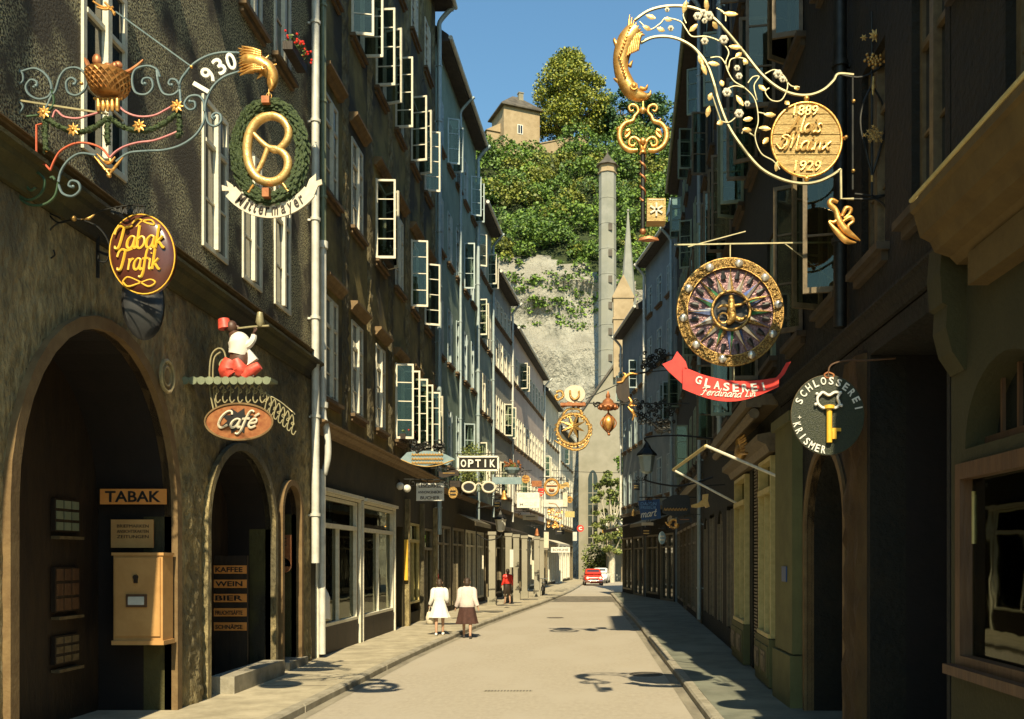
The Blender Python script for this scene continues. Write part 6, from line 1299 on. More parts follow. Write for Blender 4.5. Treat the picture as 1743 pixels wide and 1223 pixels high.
m.build('lettering', T['white_paint'], t)
t = thing('spectacles_sign', 'giant cream spectacles hanging below the optician frame', 'shop sign', tuple(W(815, 829, 33))); u_ = 33/F
m = M()
for x in (798, 832): m.cut().tube([W(x+11*math.cos(k*.3491), 829+8.5*math.sin(k*.3491), 33) for k in range(18)], 2.0*u_, 8, closed=True)
m.tube(crv([W(809, 827, 33), W(815, 822, 33), W(821, 827, 33)], 4), 1.4*u_, 6); m.build('rim', T['ivory'], t, smooth=60)
m = M(); 
for x in (798, 832): m.cut().lathe([(8.5*u_, -.01), (8.5*u_, .01)], W(x, 829, 33), 16, ax='y')
m.build('lens', T['black_paint'], t)
m = M(); m.tube(crv([W(784, 843, 33), W(789, 833, 33)], 2), .02, 5); m.tube([W(842, 833, 33), W(850, 837, 33)], .02, 5); m.bar(W(815, 800, 33), W(815, 822, 33), .025); m.build('hanger', T['iron'], t)
plate('blue_grey_board', 'long narrow blue-grey board above the far shop canopies', 'shop sign', 838, 812, 888, 824, 38.0, 'blue_grey', .06)
plate('white_hanging_sign', 'white pointed board hanging far down the left row', 'shop sign', 880, 838, 918, 864, 45.0, 'white_paint', .05, ['KOCHBUCH' if False else 'PELZE', 'MODE'], 'zinc', .5)
plate('grey_hanging_sign', 'wide grey board under the round clock-like sign on the left row', 'shop sign', 925, 850, 958, 862, 50.0, 'zinc', .05)
t = thing('round_gilt_sign', 'round gilt-rimmed sign far down the left row', 'shop sign', tuple(W(939, 829, 50))); u_ = 50/F
m = M(); m.tube([W(939+12*math.cos(k*.3491), 829+14*math.sin(k*.3491), 50) for k in range(18)], 2*u_, 6, closed=True); m.build('rim', T['gold'], t); m = M(); m.lathe([(10*u_, 0), (10*u_, .04)], W(939, 829, 50), 18, ax='y'); m.build('face', T['ivory'], t); m = M(); m.ball(W(939, 833, 49.95), (5*u_, .03, 3*u_)); m.bar(W(930, 826, 49.97), W(948, 826, 49.97), .05); m.build('emblem', T['copper_red'], t)
t = thing('red_round_sign', 'small red round sign at the far end of the left row', 'shop sign', tuple(W(989, 899, 70))); u_ = 70/F
m = M(); m.lathe([(6*u_, 0), (6*u_, .06)], W(988, 899, 70), 18, ax='y'); m.build('disc', T['red_paint'], t); m = M(); text(m, 'c', W(988, 899, 69.97), 6*u_, 6*u_, t=.01, off=.03); m.build('lettering', T['white_paint'], t)
plate('far_white_board', 'long white board over the farthest left shopfronts', 'shop sign', 938, 931, 970, 940, 62.0, 'white_paint', .1, 'MAYER' if False else 'SCHUHE', 'grey_slate', .5)
c_ = []
t = thing('gilt_flower_cluster', 'cluster of gilded scrolls and flowers hanging below the far left signs', 'shop sign', tuple(W(945, 880, 48))); m = M(); s = S(0, 0, 1, 48); ironbush(m, s, 940, 868, 955, 890, 1, .8, 31); random.seed(32)
for i in range(26): wire(m, s, spiral(random.uniform(933, 957), random.uniform(866, 896), random.uniform(2, 4), .5, random.uniform(0, 360), 1.2, 8), .7, 5, 1, smooth=False)
m.build('scrolls', T['gold'], t); m = M(); m.bar(W(925, 864, 48), W(965, 864, 48), .04); m.build('bracket', T['iron'], t)
t = thing('hanging_flower_basket', 'blue basket of orange flowers hanging among the left signs', 'flower basket', tuple(W(872, 800, 40))); u_ = 40/F; c = W(872, 806, 40)
m = M(); m.lathe([(8*u_, 0), (13*u_, 6*u_), (14*u_, 10*u_)], c, 12); m.build('basket', T['blue_grey'], t); m = M(); random.seed(2)
for i in range(40): p = c+Vector((random.uniform(-13, 13)*u_, random.uniform(-10, 10)*u_, random.uniform(8, 22)*u_)); m.ball(p, 2.2*u_, 5, 4)
m.build('flowers', T['copper_red'], t); m = M(); m.leaves(c+Vector((0, 0, 12*u_)), (14*u_, 12*u_, 8*u_), 90, .12); m.build('leaves', T['leafy'], t, noorm=True)
for x0, y0, x1, y1, Y, lab in ((850, 803, 905, 800, 40, 'black bracket carrying the blue flower basket'), (878, 834, 922, 836, 45, 'black bracket over the white pointed board'), (918, 812, 962, 812, 50, 'black bracket over the round gilt sign'), (775, 772, 855, 772, 33, 'black bracket above the optician sign'), (835, 806, 892, 808, 38, 'black bracket holding the long blue-grey board')): arm('sign_bracket', lab, x0, y0, x1, y1, Y)
# small far signs, each different
FS = [(905, 818, 922, 828, 47, 'copper_red', 'small reddish board between the flower basket and round sign'), (958, 838, 966, 862, 56, 'ivory', 'narrow upright cream board far down the left row'), (962, 870, 978, 880, 60, 'frame_gold', 'small mustard board above the far left shops'), (926, 905, 934, 935, 54, 'ivory', 'upright cream banner board over the far pavement'), (868, 935, 874, 965, 43, 'zinc', 'narrow white card board on a far left shop pier'), (975, 905, 982, 920, 66, 'zinc', 'small pale board by the red round sign')]
for x0, y0, x1, y1, Y, mm_, lab in FS: plate('hanging_board', lab, 'shop sign', x0, y0, x1, y1, Y, mm_, .06)
# right row small signs
t = thing('blue_script_sign', 'dark blue board with pale script beside the black lettered board on the right row', 'shop sign', tuple(W(1105, 868, 30)))
m = M(); m.ext([W(x, y, 30) for x, y in ((1086, 852), (1123, 849), (1125, 882), (1092, 885))], (0, .08, 0)); m.build('board', T['blue_sign'], t)
m = M(); text(m, 'DAMEN', W(1104, 857, 29.98), .5, .1, t=.01, off=.01); text(m, 'FRISEUR', W(1104, 863.5, 29.98), .5, .09, t=.01, off=.01); m.build('small_lettering', T['blue_paint'], t)
s = S(0, 0, 1, 30); m = M(); hand(m, 'mart', s, 1090, 881, 14, .014, .35, R(-8), d=-.03, sx=1.0); m.build('script', T['white_paint'], t)
t = thing('black_lettered_sign', 'black arched board with faint gilt letters right of the blue board', 'shop sign', tuple(W(1150, 862, 28)))
m = M(); m.ext([W(x, y, 28) for x, y in ((1128, 872), (1127, 852), (1145, 842), (1170, 842), (1175, 850), (1175, 874), (1150, 880))], (0, .07, 0)); m.build('board', T['black_paint'], t)
s = S(0, 0, 1, 28); m = M(); x = 1130
while x < 1170: wire(m, s, [(x, 869), (x+1.5, 864), (x+3, 869), (x+4.5, 865)], .5, 4, 3, d=-.02); x += 5
m.build('gilt_script', T['gold_pale'], t)
t = thing('boot_sign', 'small gilded boot hanging on the right row', 'shop sign', tuple(W(1192, 855, 24))); s = S(0, 0, 1, 24)
m = M(); m.ext([s(x, y) for x, y in ((1197, 841), (1206, 840), (1205, 852), (1208, 862), (1202, 864), (1200, 861), (1188, 864), (1178, 863), (1177, 859), (1188, 856), (1196, 850))], (0, .12, 0)); m.build('boot', T['gold_pale'], t); m = M(); m.bar(s(1201, 826, .06), s(1201, 842, .06), .02); m.bar(s(1201, 826, .06), s(1238, 824, .06), .03); m.build('hanger', T['iron'], t)
t = thing('gilded_ring_sign', 'gilded ring emblem hanging under the black lettered board', 'shop sign', tuple(W(1147, 891, 27))); s = S(0, 0, 1, 27)
m = M(); m.tube([s(1147+8*math.cos(k*.3491), 891+7*math.sin(k*.3491)) for k in range(18)], .04, 8, closed=True); m.ball(s(1152, 892), .08); wire(m, s, [(1133, 888), (1138, 894), (1143, 888)], 1.2); m.build('ring', T['gold'], t, smooth=60); m = M(); m.bar(s(1147, 870), s(1147, 884), .02); m.build('hanger', T['iron'], t)
plate('dark_lower_board', 'small dark board under the blue script board', 'shop sign', 1092, 889, 1112, 894, 31, 'ivory', .05)
arm('right_row_bracket', 'black bracket carrying the blue and black boards on the right row', 1088, 846, 1185, 846, 29)
# flower boxes on window sills of the olive house
def flowerbox(label, x, y, z, ln, cols, seed, group='flower boxes on the left facades'):
    random.seed(seed); t = thing('flower_box', label, 'flower box', (x, y, z), group=group)
    m = M(); m.box(x-.09, x+.1, y-ln/2, y+ln/2, z, z+.16); m.build('box', T['dark_wood'], t)
    m = M(); m.leaves((x+.03, y, z+.24), (.18, ln/2, .16), int(ln*220), .08); m.build('leaves', T['leafy'], t, noorm=True)
    m = M()
    for _ in range(int(ln*34)): m.ball((x+random.uniform(-.08, .22), y+random.uniform(-ln/2, ln/2), z+random.uniform(.18, .42)), .025, 5, 4)
    m.build('flowers', T[cols], t)
for i, Y in enumerate((29.3, 31.75, 34.2)): flowerbox('flower box on the %s low window sill of the olive house' % ('fourth', 'fifth', 'last')[i], -5.72, Y, 5.96, 1.1, 'red_paint' if i != 1 else 'white_paint', 50+i)
flowerbox('flower box high on the nearest left house beside the white pipe', -5.75, 18.35, 12.0, .9, 'red_paint', 60)
flowerbox('trailing flower box on the middle floor of the olive house', -5.72, 26.75, 10.67, 1.0, 'white_paint', 61)
t = thing('climbing_plant', 'leafy yellow-green plant in a box above the optician sign', 'plant', (-5.2, 40, 5.3)); m = M(); random.seed(8)
for _ in range(26): m.leaves((-5.1+random.uniform(-.2, .55), random.uniform(37.6, 43), random.uniform(5.5, 7.0)), .34, 60, .12)
m.build('leaves', T['bush_leaf'], t, noorm=True); m = M(); m.box(-5.6, -5.15, 37.5, 43, 5.15, 5.4); m.build('trough', T['dark_wood'], t)
# street lamps standing on far left shop wall
c = W(852, 905, 40); lantern('pale glass lantern with ornate cap low on the far left shops', c.x, 40, c.z, c.x-1.0, 'pale lanterns on the left row')
# bright shop pillars by the far pavement
random.seed(15)
for i, (px, Y) in enumerate(((838, 44.0), (866, 46.5), (879, 49), (893, 51.5), (914, 54), (922, 57.5))):
    p = W(px, 950, Y); t = thing('shop_pillar', ('tall pale stone shop pillar, %s along the far left pavement' % ('nearest', 'second', 'third', 'fourth', 'fifth', 'farthest')[i]), 'pillar', (p.x, Y, .12), group='pale pillars under the far left canopies')
    m = M(); hh = 3.4; m.box(p.x-.15, p.x+.15, Y-.15, Y+.15, .5, hh); m.build('shaft', T['church_stone'], t); m = M(); m.box(p.x-.2, p.x+.2, Y-.2, Y+.2, .12, .5); m.box(p.x-.19, p.x+.19, Y-.19, Y+.19, hh, hh+.15); m.build('base', T['church_stone'], t)
# interior of the nearest right shop window
t = thing('display_chair', 'small wooden chair standing in for a reflection in the right-hand shop window', 'chair', (3.3, 7.45, 1.66))  # solid chair stands in for a reflection in the glass
X0, Y0_, Z0 = 3.2, 7.42, 1.62; m = M(); m.box(X0, X0+.16, Y0_, Y0_+.14, Z0+.17, Z0+.185); m.build('seat', T['frame_gold'], t)
for dx in (0, .145):
    for dy in (0, .125): m = M(); m.box(X0+dx, X0+dx+.015, Y0_+dy, Y0_+dy+.015, Z0, Z0+.17); m.build('leg', T['frame_gold'], t)
m = M(); m.box(X0, X0+.015, Y0_+.125, Y0_+.14, Z0+.186, Z0+.4); m.box(X0+.145, X0+.16, Y0_+.125, Y0_+.14, Z0+.186, Z0+.4); m.box(X0+.016, X0+.144, Y0_+.127, Y0_+.138, Z0+.22, Z0+.39); m.build('backrest', T['frame_gold'], t)
m = M(); m.box(3.16, 3.95, 6.1, 7.72, 1.5, 1.615); tag(m.build('display_platform', T['brown_wood'], loc=(3.5, 7, 1.5)), 'low wooden platform inside the right-hand shop window', 'platform')
m = M(); m.box(3.2, 3.22, 6.2, 7.7, 1.625, 1.72); tag(m.build('display_cloth', T['ivory'], loc=(3.2, 7, 1.62)), 'pale cloth strip along the bottom of the right-hand shop window', 'cloth')
t = thing('display_picture', 'small gold framed picture hanging inside the right-hand shop window', 'picture', (3.2, 7.7, 2.6)); m = M(); m.box(3.14, 3.22, 7.7, 7.72, 2.42, 2.85); m.build('frame', T['frame_gold'], t); m = M(); m.box(3.155, 3.205, 7.69, 7.699, 2.45, 2.82); m.build('print', T['ivory'], t)
m = M(); m.tube(crv([(3.36, 7.62, 2.95), (3.37, 7.6, 2.5), (3.39, 7.6, 2.1), (3.4, 7.62, 1.62)], 4), [.02, .035, .03, .02], 8); tag(m.build('drape', T['yellow_cloth'], loc=(3.37, 7.6, 1.62), smooth=60), 'narrow yellow drape hanging in the right-hand shop window', 'drape')
# display curtains and a hanging strip in the left shop window
t = thing('window_drape', 'white cloth draped in the near shop window of the olive house', 'drape', (-6.25, 21.4, .9)); m = M(); m.tube(crv([(-6.2, 21.45, .9), (-6.22, 21.5, 1.3), (-6.2, 21.65, 1.65)], 4), [.3, .3, .28, .1], 10, flat=1.0); m.build('cloth', T['white_cloth'], t, smooth=60)
# ------------------------------------------------------------ people
def skinfig(pts, edges, rad, sub=1):
    me = bpy.data.meshes.new('f'); me.from_pydata(pts, edges, []); ob = bpy.data.objects.new('f', me); COL.objects.link(ob)
    md = ob.modifiers.new('s', 'SKIN'); md.use_smooth_shade = True
    for i, r in enumerate(rad): v = me.skin_vertices[0].data[i]; v.radius = r if isinstance(r, tuple) else (r, r); v.use_root = (i == 0)
    ss = ob.modifiers.new('u', 'SUBSURF'); ss.levels = sub; ss.render_levels = sub
    dg = bpy.context.evaluated_depsgraph_get(); out = bpy.data.meshes.new_from_object(ob.evaluated_get(dg)); bpy.data.objects.remove(ob); return out
def person(label, loc, rz, ht, step, arms, clothes, group=None, lean=0):
    """body facing +Y; step = (left foot y, right foot y), arms = hand positions"""
    t = thing('person', label, 'person', loc, rz, group); k = ht/1.7
    hips = .92; P = [(0, 0, hips), (0, .01, 1.12), (0, .0+lean*.5, 1.3), (0, lean, 1.42), (0, lean+.01, 1.5), (0, lean+.02, 1.6)]; E = [(0, 1), (1, 2), (2, 3), (3, 4), (4, 5)]; Rd = [(.15, .11), (.12, .09), (.16, .1), (.1, .08), (.052, .055), (.082, .098)]
    for sg, fy in ((-1, step[0]), (1, step[1])):
        i = len(P); P += [(sg*.09, 0, hips-.06), (sg*.095, fy*.45+.03, .5), (sg*.09, fy-.02, .09), (sg*.095, fy+.05, .035), (sg*.1, fy+.14, .025)]; E += [(0, i), (i, i+1), (i+1, i+2), (i+2, i+3), (i+3, i+4)]; Rd += [.09, .056, .036, .035, .028]
    for sg, hd in ((-1, arms[0]), (1, arms[1])):
        i = len(P); el = (sg*.22, (hd[1])*.3-.04, 1.13); P += [(sg*.17, lean, 1.39), el, hd]; E += [(3, i), (i, i+1), (i+1, i+2)]; Rd += [.055, .04, .026]
        j = len(P)-1; d = (Vector(hd)-Vector(el)).normalized()
        pl = Vector(hd)+d*.06; P += [tuple(pl)]; E += [(j, j+1)]; Rd += [(.03, .016)]
        for f in range(4): q = pl+d*(.055-.008*abs(f-1))+Vector((0, (f-1.5)*.019, 0)); q2 = q+d*.02+Vector((-sg*.014, 0, 0)); P += [tuple(q), tuple(q2)]; n = len(P); E += [(j+1, n-2), (n-2, n-1)]; Rd += [.009, .007]
        q = Vector(hd)+d*.045+Vector((-sg*.01, .04, 0)); P += [tuple(q)]; E += [(j, len(P)-1)]; Rd += [.009]
    P = [tuple(Vector(p)*k) for p in P]; Rd = [(r[0]*k, r[1]*k) if isinstance(r, tuple) else r*k for r in Rd]
    me = skinfig(P, E, Rd); me.materials.clear(); me.materials.append(T['skin'])
    for p in me.polygons: p.material_index = 0
    b = bpy.data.objects.new('body', me); COL.objects.link(b); b.parent = t
    for nm, mt, fn in clothes: m = M(); fn(m, k, lean); m.build(nm, T[mt], t, world=False, smooth=60)
    return t
def hairf(m, k, l):
    m.ball((0, (l-.005)*k, 1.625*k), (.092*k, .108*k, .105*k), 14, 10); m.ball((0, (l-.06)*k, 1.57*k), (.08*k, .06*k, .09*k), 12, 8)
def facef(m, k, l):
    m.tube([(0, (l+.11)*k, 1.61*k), (0, (l+.135)*k, 1.585*k)], [.008*k, .014*k], 6)
    for s_ in (-1, 1): m.ball((s_*.09*k, (l+.01)*k, 1.6*k), (.012*k, .02*k, .03*k), 6, 5); m.ball((s_*.032*k, (l+.098)*k, 1.62*k), .011*k, 6, 5)
    m.ball((0, (l+.1)*k, 1.548*k), (.026*k, .012*k, .007*k), 8, 4)
def lathecl(prof, sy=.68, fold=0, nf=9, seed=0):
    def f(m, k, l):
        n = 28; vs = []
        for (r, z, yo) in prof:
            for a in range(n):
                t_ = 2*math.pi*a/n; rr = r*(1+fold*math.sin(t_*nf+seed)*(max(0, 1.0-z))); vs.append((rr*math.cos(t_)*k, (rr*math.sin(t_)*sy+yo+(l*max(0, (z-.9)/.5)))*k, z*k))
        m.add(vs, [(i*n+j, i*n+(j+1) % n, (i+1)*n+(j+1) % n, (i+1)*n+j) for i in range(len(prof)-1) for j in range(n)]+[tuple(range(n)), tuple((len(prof)-1)*n+j for j in range(n))])
    return f
def sleeves(arms, r=.062, full=True):
    def f(m, k, l):
        for sg, hd in ((-1, arms[0]), (1, arms[1])):
            el = Vector((sg*.22, hd[1]*.3-.04, 1.13)); h_ = Vector(hd); e2 = el+(h_-el)*(.85 if full else .3); m.tube(crv([Vector((sg*.12, l, 1.41))*k, Vector((sg*.19, l, 1.36))*k, el*k, e2*k], 4), [.05*k, r*1.15*k, r*k, r*.85*k], 10)
    return f
def shoes(step, white):
    def f(m, k, l):
        for sg, fy in ((-1, step[0]), (1, step[1])): m.tube(crv([Vector((sg*.093, fy-.06, .05))*k, Vector((sg*.097, fy+.03, .05))*k, Vector((sg*.1, fy+.14, .035))*k, Vector((sg*.1, fy+.19, .025))*k], 3), [.036*k, .045*k, .04*k, .02*k], 8)
    return f
ga = ((-.3, .1, .92), (.22, .12, 1.0)); gsx = (-.05, .16)
p = W(748, 1082, 26.6); person('girl in a white dress and light shoes walking away on the left pavement', (p.x, 26.6, .12), R(4), 1.58, gsx, ga,
  [('hair', 'hair', hairf), ('face', 'skin', facef), ('dress', 'white_cloth', lathecl([(.075, 1.47, 0), (.15, 1.44, 0), (.19, 1.36, 0), (.185, 1.2, 0), (.155, 1.08, 0), (.19, .95, 0), (.25, .72, .0), (.3, .55, 0), (.285, .545, 0)], .7, .34, 8)), ('sleeves', 'white_cloth', sleeves(ga, .068)), ('shoes', 'white_shoe', shoes(gsx, 1))])
wa = ((-.31, .08, .88), (.3, -.06, .9)); ws = (.22, -.14)
p = W(795, 1088, 27.0); wm_ = person('woman in a pale pink cardigan and dark brown skirt walking away', (p.x, 27.0, .0), R(6), 1.72, ws, wa,
  [('hair', 'hair', hairf), ('face', 'skin', facef), ('skirt', 'skirt', lathecl([(.16, 1.06, 0), (.2, .95, 0), (.235, .75, .01), (.27, .5, .02), (.29, .42, .03), (.27, .415, .03)], .72, .3, 6)), ('cardigan', 'pink_cloth', lathecl([(.07, 1.49, 0), (.16, 1.45, 0), (.21, 1.36, 0), (.21, 1.2, 0), (.2, 1.05, 0), (.225, .9, 0), (.22, .895, 0)], .7)), ('sleeves', 'pink_cloth', sleeves(wa, .075)), ('shoes', 'shoe', shoes(ws, 0))])
a_ = ((-.28, .06, .9), (.28, .04, .9))
for px, Y, lab, c1, c2 in ((864, 45, 'person in a red top standing by the far left shops', 'red_paint', 'dark_wood'),):
    p = W(px, 950, Y); person(lab, (p.x, Y, .12), R(30), 1.66, (.1, -.08), a_, [('hair', 'hair', hairf), ('face', 'skin', facef), ('top', c1, lathecl([(.07, 1.48, 0), (.17, 1.43, 0), (.2, 1.3, 0), (.18, 1.0, 0), (.175, .98, 0)])), ('sleeves', c1, sleeves(a_, .06)), ('skirt', c2, lathecl([(.17, 1.02, 0), (.2, .9, 0), (.24, .5, 0), (.22, .49, 0)]))])
p = (4.05, 7.25, .92); 
person('small display figure in yellow shirt standing in for a reflected person in the right-hand shop window', (3.43, 7.55, 1.615), R(200), .6, (.06, -.04), a_, [('hair', 'hair', hairf), ('face', 'skin', facef), ('shirt', 'yellow_cloth', lathecl([(.07, 1.48, 0), (.17, 1.43, 0), (.2, 1.3, 0), (.18, .9, 0), (.175, .89, 0)])), ('sleeves', 'yellow_cloth', sleeves(a_, .065)), ('trousers', 'black_paint', lathecl([(.17, .92, 0), (.19, .85, 0), (.2, .5, 0), (.17, .1, 0)]))])  # small solid figure added in place of a reflection in the glass
# ------------------------------------------------------------ cars and a moped
def car(label, col, x, y, rz=0):
    t = thing('parked_car', label, 'car', (x, y, 0), rz); L_, Wd = 4.0, 1.56
    def loft(secs, nm, mt):
        m = M(); n = len(secs[0][1]); vs = []
        for yy, sec in secs: vs += [(a, yy, b_) for a, b_ in sec]
        m.add(vs, [(i*n+j, i*n+(j+1) % n, (i+1)*n+(j+1) % n, (i+1)*n+j) for i in range(len(secs)-1) for j in range(n)]+[tuple(range(n)), tuple((len(secs)-1)*n+j for j in range(n))]); return m.build(nm, T[mt], t, world=False, smooth=50)
    def sec(w, z0, z1, r=.16): h = w/2; return [(-h+.05, z0), (h-.05, z0), (h, z0+.12), (h, z1-r), (h-r*.5, z1-.04), (h-r*1.4, z1), (-h+r*1.4, z1), (-h+r*.5, z1-.04), (-h, z1-r), (-h, z0+.12)]
    loft([(-2.0, sec(1.3, .38, .66)), (-1.93, sec(1.46, .3, .78)), (-1.5, sec(1.56, .26, .86)), (-.8, sec(1.58, .24, .92)), (.6, sec(1.58, .24, .92)), (1.5, sec(1.56, .26, .86)), (1.93, sec(1.46, .3, .78)), (2.0, sec(1.3, .38, .68))], 'body', col)
    cab = loft([(-.95, sec(1.4, .88, .93, .03)), (-.45, sec(1.3, .88, 1.36, .12)), (.1, sec(1.3, .88, 1.42, .14)), (.75, sec(1.3, .88, 1.38, .12)), (1.35, sec(1.38, .88, .93, .03))], 'cabin', col)
    m = M(); m.add([(-.58, -.86, .97), (.58, -.86, .97), (.5, -.51, 1.3), (-.5, -.51, 1.3), (-.58, -.88, .97), (.58, -.88, .97), (.5, -.53, 1.31), (-.5, -.53, 1.31)], [(4, 5, 6, 7), (0, 1, 2, 3)]); m.build('windscreen', T['pane_blue'], cab, world=False)
    m = M()
    for s_ in (-1, 1): m.add([(s_*.672, -.6, .96), (s_*.672, 1.0, .96), (s_*.66, .68, 1.28), (s_*.66, -.35, 1.28)], [(0, 1, 2, 3)])
    m.build('side_window', T['pane_dark'], cab, world=False)
    for s_ in (-1, 1):
        for yy in (-1.3, 1.25):
            m = M(); m.lathe([(.22, -.08), (.3, -.08), (.31, 0), (.3, .08), (.22, .08)], (s_*.72, yy, .3), 16, ax='x'); w_ = m.build('wheel', T['rubber'], t, world=False, smooth=50); m = M(); m.lathe([(.2, -.085), (.2, .085)], (s_*.72, yy, .3), 12, ax='x'); m.build('hubcap', T['chrome'], w_, world=False)
        m = M(); m.ball((s_*.54, -1.97, .64), (.12, .06, .12), 12, 8); m.build('headlight', T['lamp_glass'], t, world=False, smooth=60)
        m = M(); m.ball((s_*.6, 1.98, .62), (.08, .04, .1), 10, 6); m.build('tail_light', T['red_paint'], t, world=False, smooth=60)
    m = M(); m.tube(crv([(-.76, -1.85, .42), (-.6, -2.08, .42), (0, -2.12, .42), (.6, -2.08, .42), (.76, -1.85, .42)], 4), .055, 8); m.build('bumper', T['chrome'], t, world=False, smooth=50)
    m = M(); m.box(-.36, .36, -2.02, -1.98, .5, .6); m.build('grille', T['chrome'], t, world=False); m = M(); m.box(-.22, .22, -2.19, -2.17, .38, .48); m.build('number_plate', T['white_paint'], t, world=False)
car('small red car parked at the far end of the street', 'car_red', .3, 81, R(3)); car('white car standing behind the red one', 'car_white', 1.05, 88, R(-6))
t = thing('parked_moped', 'dark moped with a white saddle parked at the far left kerb', 'moped', (-2.75, 56, .12)); m = M()
X, Y, Z = -2.75, 56, .12
for yy in (-.5, .5): m = M(); m.lathe([(.2, -.04), (.25, -.04), (.25, .04), (.2, .04)], (X, Y+yy, Z+.25), 14, ax='x'); m.build('wheel', T['rubber'], t)
m = M(); m.tube(crv([(X, Y-.5, Z+.25), (X, Y-.38, Z+.6), (X, Y-.3, Z+.95)], 3), .03, 6); m.tube(crv([(X, Y-.35, Z+.6), (X, Y, Z+.35), (X, Y+.5, Z+.3)], 3), .06, 6); m.box(X-.12, X+.12, Y-.05, Y+.2, Z+.25, Z+.5); m.build('frame', T['black_paint'], t)
m = M(); m.ball((X, Y+.2, Z+.72), (.13, .25, .07)); m.tube([(X, Y+.2, Z+.4), (X, Y+.2, Z+.7)], .03, 6); m.build('saddle', T['white_paint'], t, smooth=60); m = M(); m.tube([(X-.28, Y-.25, Z+.98), (X+.28, Y-.25, Z+.98)], .02, 6); m.build('handlebar', T['chrome'], t)

for px, py, lab in ((681, 827, 'white spot lamp over the shop door, left of the pair'), (693, 831, 'white spot lamp over the shop door, right of the pair')):
    c = W(px, py, 29); t = thing('spot_lamp', lab, 'lamp', tuple(c), group='pair of white spot lamps'); m = M(); m.lathe([(.05, -.12), (.11, -.06), (.12, 0)], c, 12, ax='y'); m.build('shade', T['white_paint'], t, smooth=50); m = M(); m.bar(c+Vector((0, .0, .05)), (-5.9, 29.1, c.z+.2), .03); m.build('arm', T['iron'], t)

# the crowd of small signs down the street, every one different
def smallsign(shape, px, py, w, h, Y, mt, mt2, label, cat='shop sign'):
    t = thing('hanging_sign', label, cat, tuple(W(px, py, Y))); s = S(0, 0, 1, Y); u = s.u; m = M()
    if shape == 'oval': m.ext([s(px+w/2*math.cos(k*.3142), py+h/2*math.sin(k*.3142)) for k in range(20)], (0, .06, 0))
    elif shape == 'shield': m.ext([s(px-w/2, py-h/2), s(px+w/2, py-h/2), s(px+w/2, py+h*.1), s(px, py+h/2), s(px-w/2, py+h*.1)], (0, .06, 0))
    elif shape == 'bell': m.lathe([(w*.5*u, -h/2*u), (w*.4*u, -h*.3*u), (w*.28*u, h*.2*u), (w*.1*u, h*.5*u)], s(px, py), 12)
    elif shape == 'scroll':
        m.strip([s(px-w/2+w*k/8, py-h/2+2*math.sin(k*.8)) for k in range(9)], [s(px-w/2+w*k/8, py+h/2+2*math.sin(k*.8)) for k in range(9)], (0, .05, 0))
    else: m.ext([s(px-w/2, py-h/2), s(px+w/2, py-h/2), s(px+w/2, py+h/2), s(px-w/2, py+h/2)], (0, .07, 0))
    m.build('board', T[mt], t)
    m = M()
    if shape == 'bell': m.ball(s(px, py+h/2), w*.14*u)
    else:
        for q in range(2 if h > 9 else 1): m.bar(s(px-w*.3, py-h*.12+q*h*.28, -.01), s(px+w*.3, py-h*.12+q*h*.28, -.01), h*.1*u, .02, up=(0, 1, 0))
    m.build('emblem', T[mt2], t)
    m = M(); yy = py-h/2; m.bar(s(px, yy-5), s(px, yy), .8*u); side = -1 if px < 1003 else 1; m.bar(s(px-side*w*.5, yy-5), s(px+side*(w*.5+14), yy-5), 1.0*u)
    random.seed(int(px*7+py))
    for q in range(4): wire(m, s, spiral(px+side*random.uniform(0, w*.5+10), yy-5-random.uniform(-4, 6), random.uniform(2.5, 5), .6, random.uniform(0, 360), 1.3, 8), .55, 5, 1, smooth=False)
    m.build('bracket', T['iron'], t)
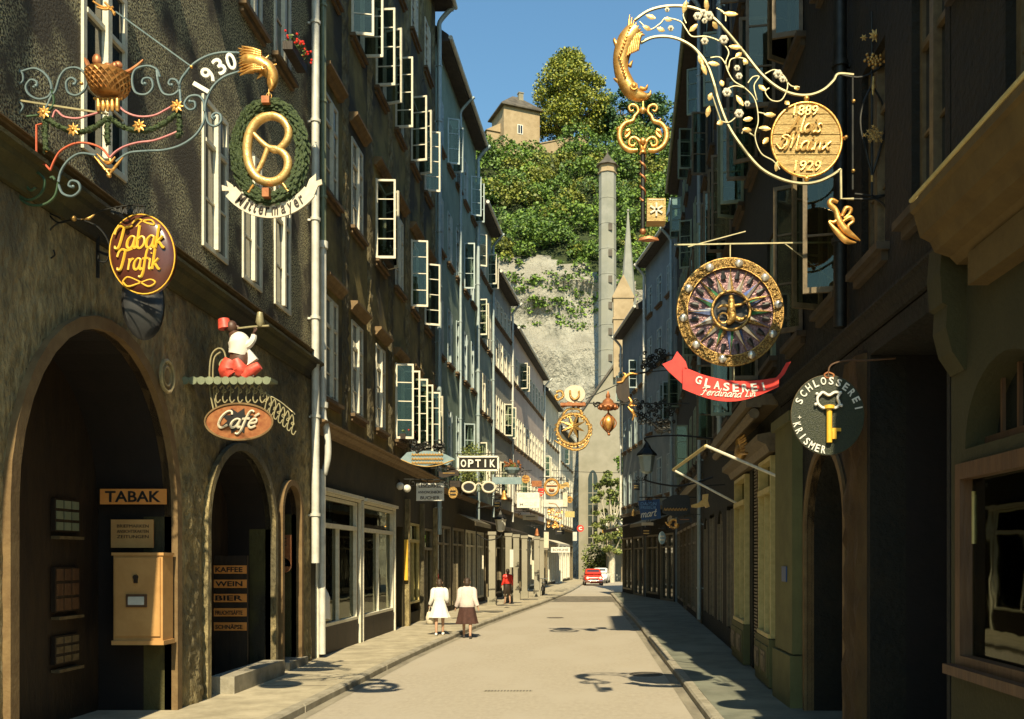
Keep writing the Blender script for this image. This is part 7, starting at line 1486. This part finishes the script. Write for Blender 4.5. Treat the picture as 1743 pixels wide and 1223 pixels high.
for a_ in (('scroll', 764, 806, 34, 9, 29, 'dark_wood', 'gold_pale', 'dark scroll-shaped board just left of the optician sign'), ('oval', 771, 838, 16, 20, 30, 'gold_dark', 'black_paint', 'small gilt oval under the dark scroll-shaped board'),
           ('bell', 858, 842, 12, 15, 37, 'gold', 'gold_dark', 'small gilded bell left of the white pointed board'), ('shield', 846, 858, 14, 18, 39, 'black_paint', 'gold_pale', 'small black shield with gilt bars under the spectacles'), ('oval', 895, 815, 14, 14, 43, 'gold', 'copper_red', 'small gilded oval just above the white pointed board'),
           ('rect', 903, 880, 26, 9, 46, 'ivory', 'dark_wood', 'long cream board below the white pointed board'), ('shield', 921, 838, 10, 14, 49, 'red_paint', 'ivory', 'small red shield left of the round gilt sign'), ('scroll', 960, 826, 18, 8, 57, 'gold_pale', 'dark_wood', 'small gilt scroll right of the round gilt sign'),
           ('rect', 953, 905, 16, 8, 58, 'black_paint', 'ivory', 'small black board above the farthest white board'), ('oval', 970, 850, 9, 12, 62, 'gold', 'black_paint', 'tiny gilt oval at the far end of the left row'), ('bell', 914, 905, 9, 12, 50, 'copper_red', 'gold', 'small coppery bell over the far left pavement'),
           ('shield', 1100, 905, 16, 16, 32, 'dark_wood', 'gold_pale', 'dark shield below the blue script board on the right row'), ('oval', 1127, 915, 12, 22, 26, 'blue_grey', 'ivory', 'narrow blue-grey oval hanging low on the right row'), ('bell', 1078, 872, 8, 11, 38, 'gold_dark', 'gold', 'dull gilt bell left of the blue script board'),
           ('scroll', 1165, 885, 26, 9, 24, 'black_paint', 'copper_red', 'thin black scroll board below the gilded boot'), ('rect', 1083, 828, 12, 12, 40, 'black_paint', 'gold_pale', 'small black square board far down the right row')): smallsign(*a_)
t = thing('handbag', 'pale cloth bag held by the girl in the white dress', 'bag', (-4.62, 26.65, .55)); m = M(); c = W(733, 1050, 26.66); m.lathe([(.05, -.2), (.13, -.17), (.14, 0), (.1, .14), (.05, .16)], c, 12, sy=.5); m.build('pouch', T['ivory'], t, smooth=60); m = M(); m.tube(crv([c+Vector((-.06, 0, .14)), c+Vector((0, 0, .33)), c+Vector((.06, 0, .14))], 4), .01, 5); m.build('handle', T['ivory'], t)
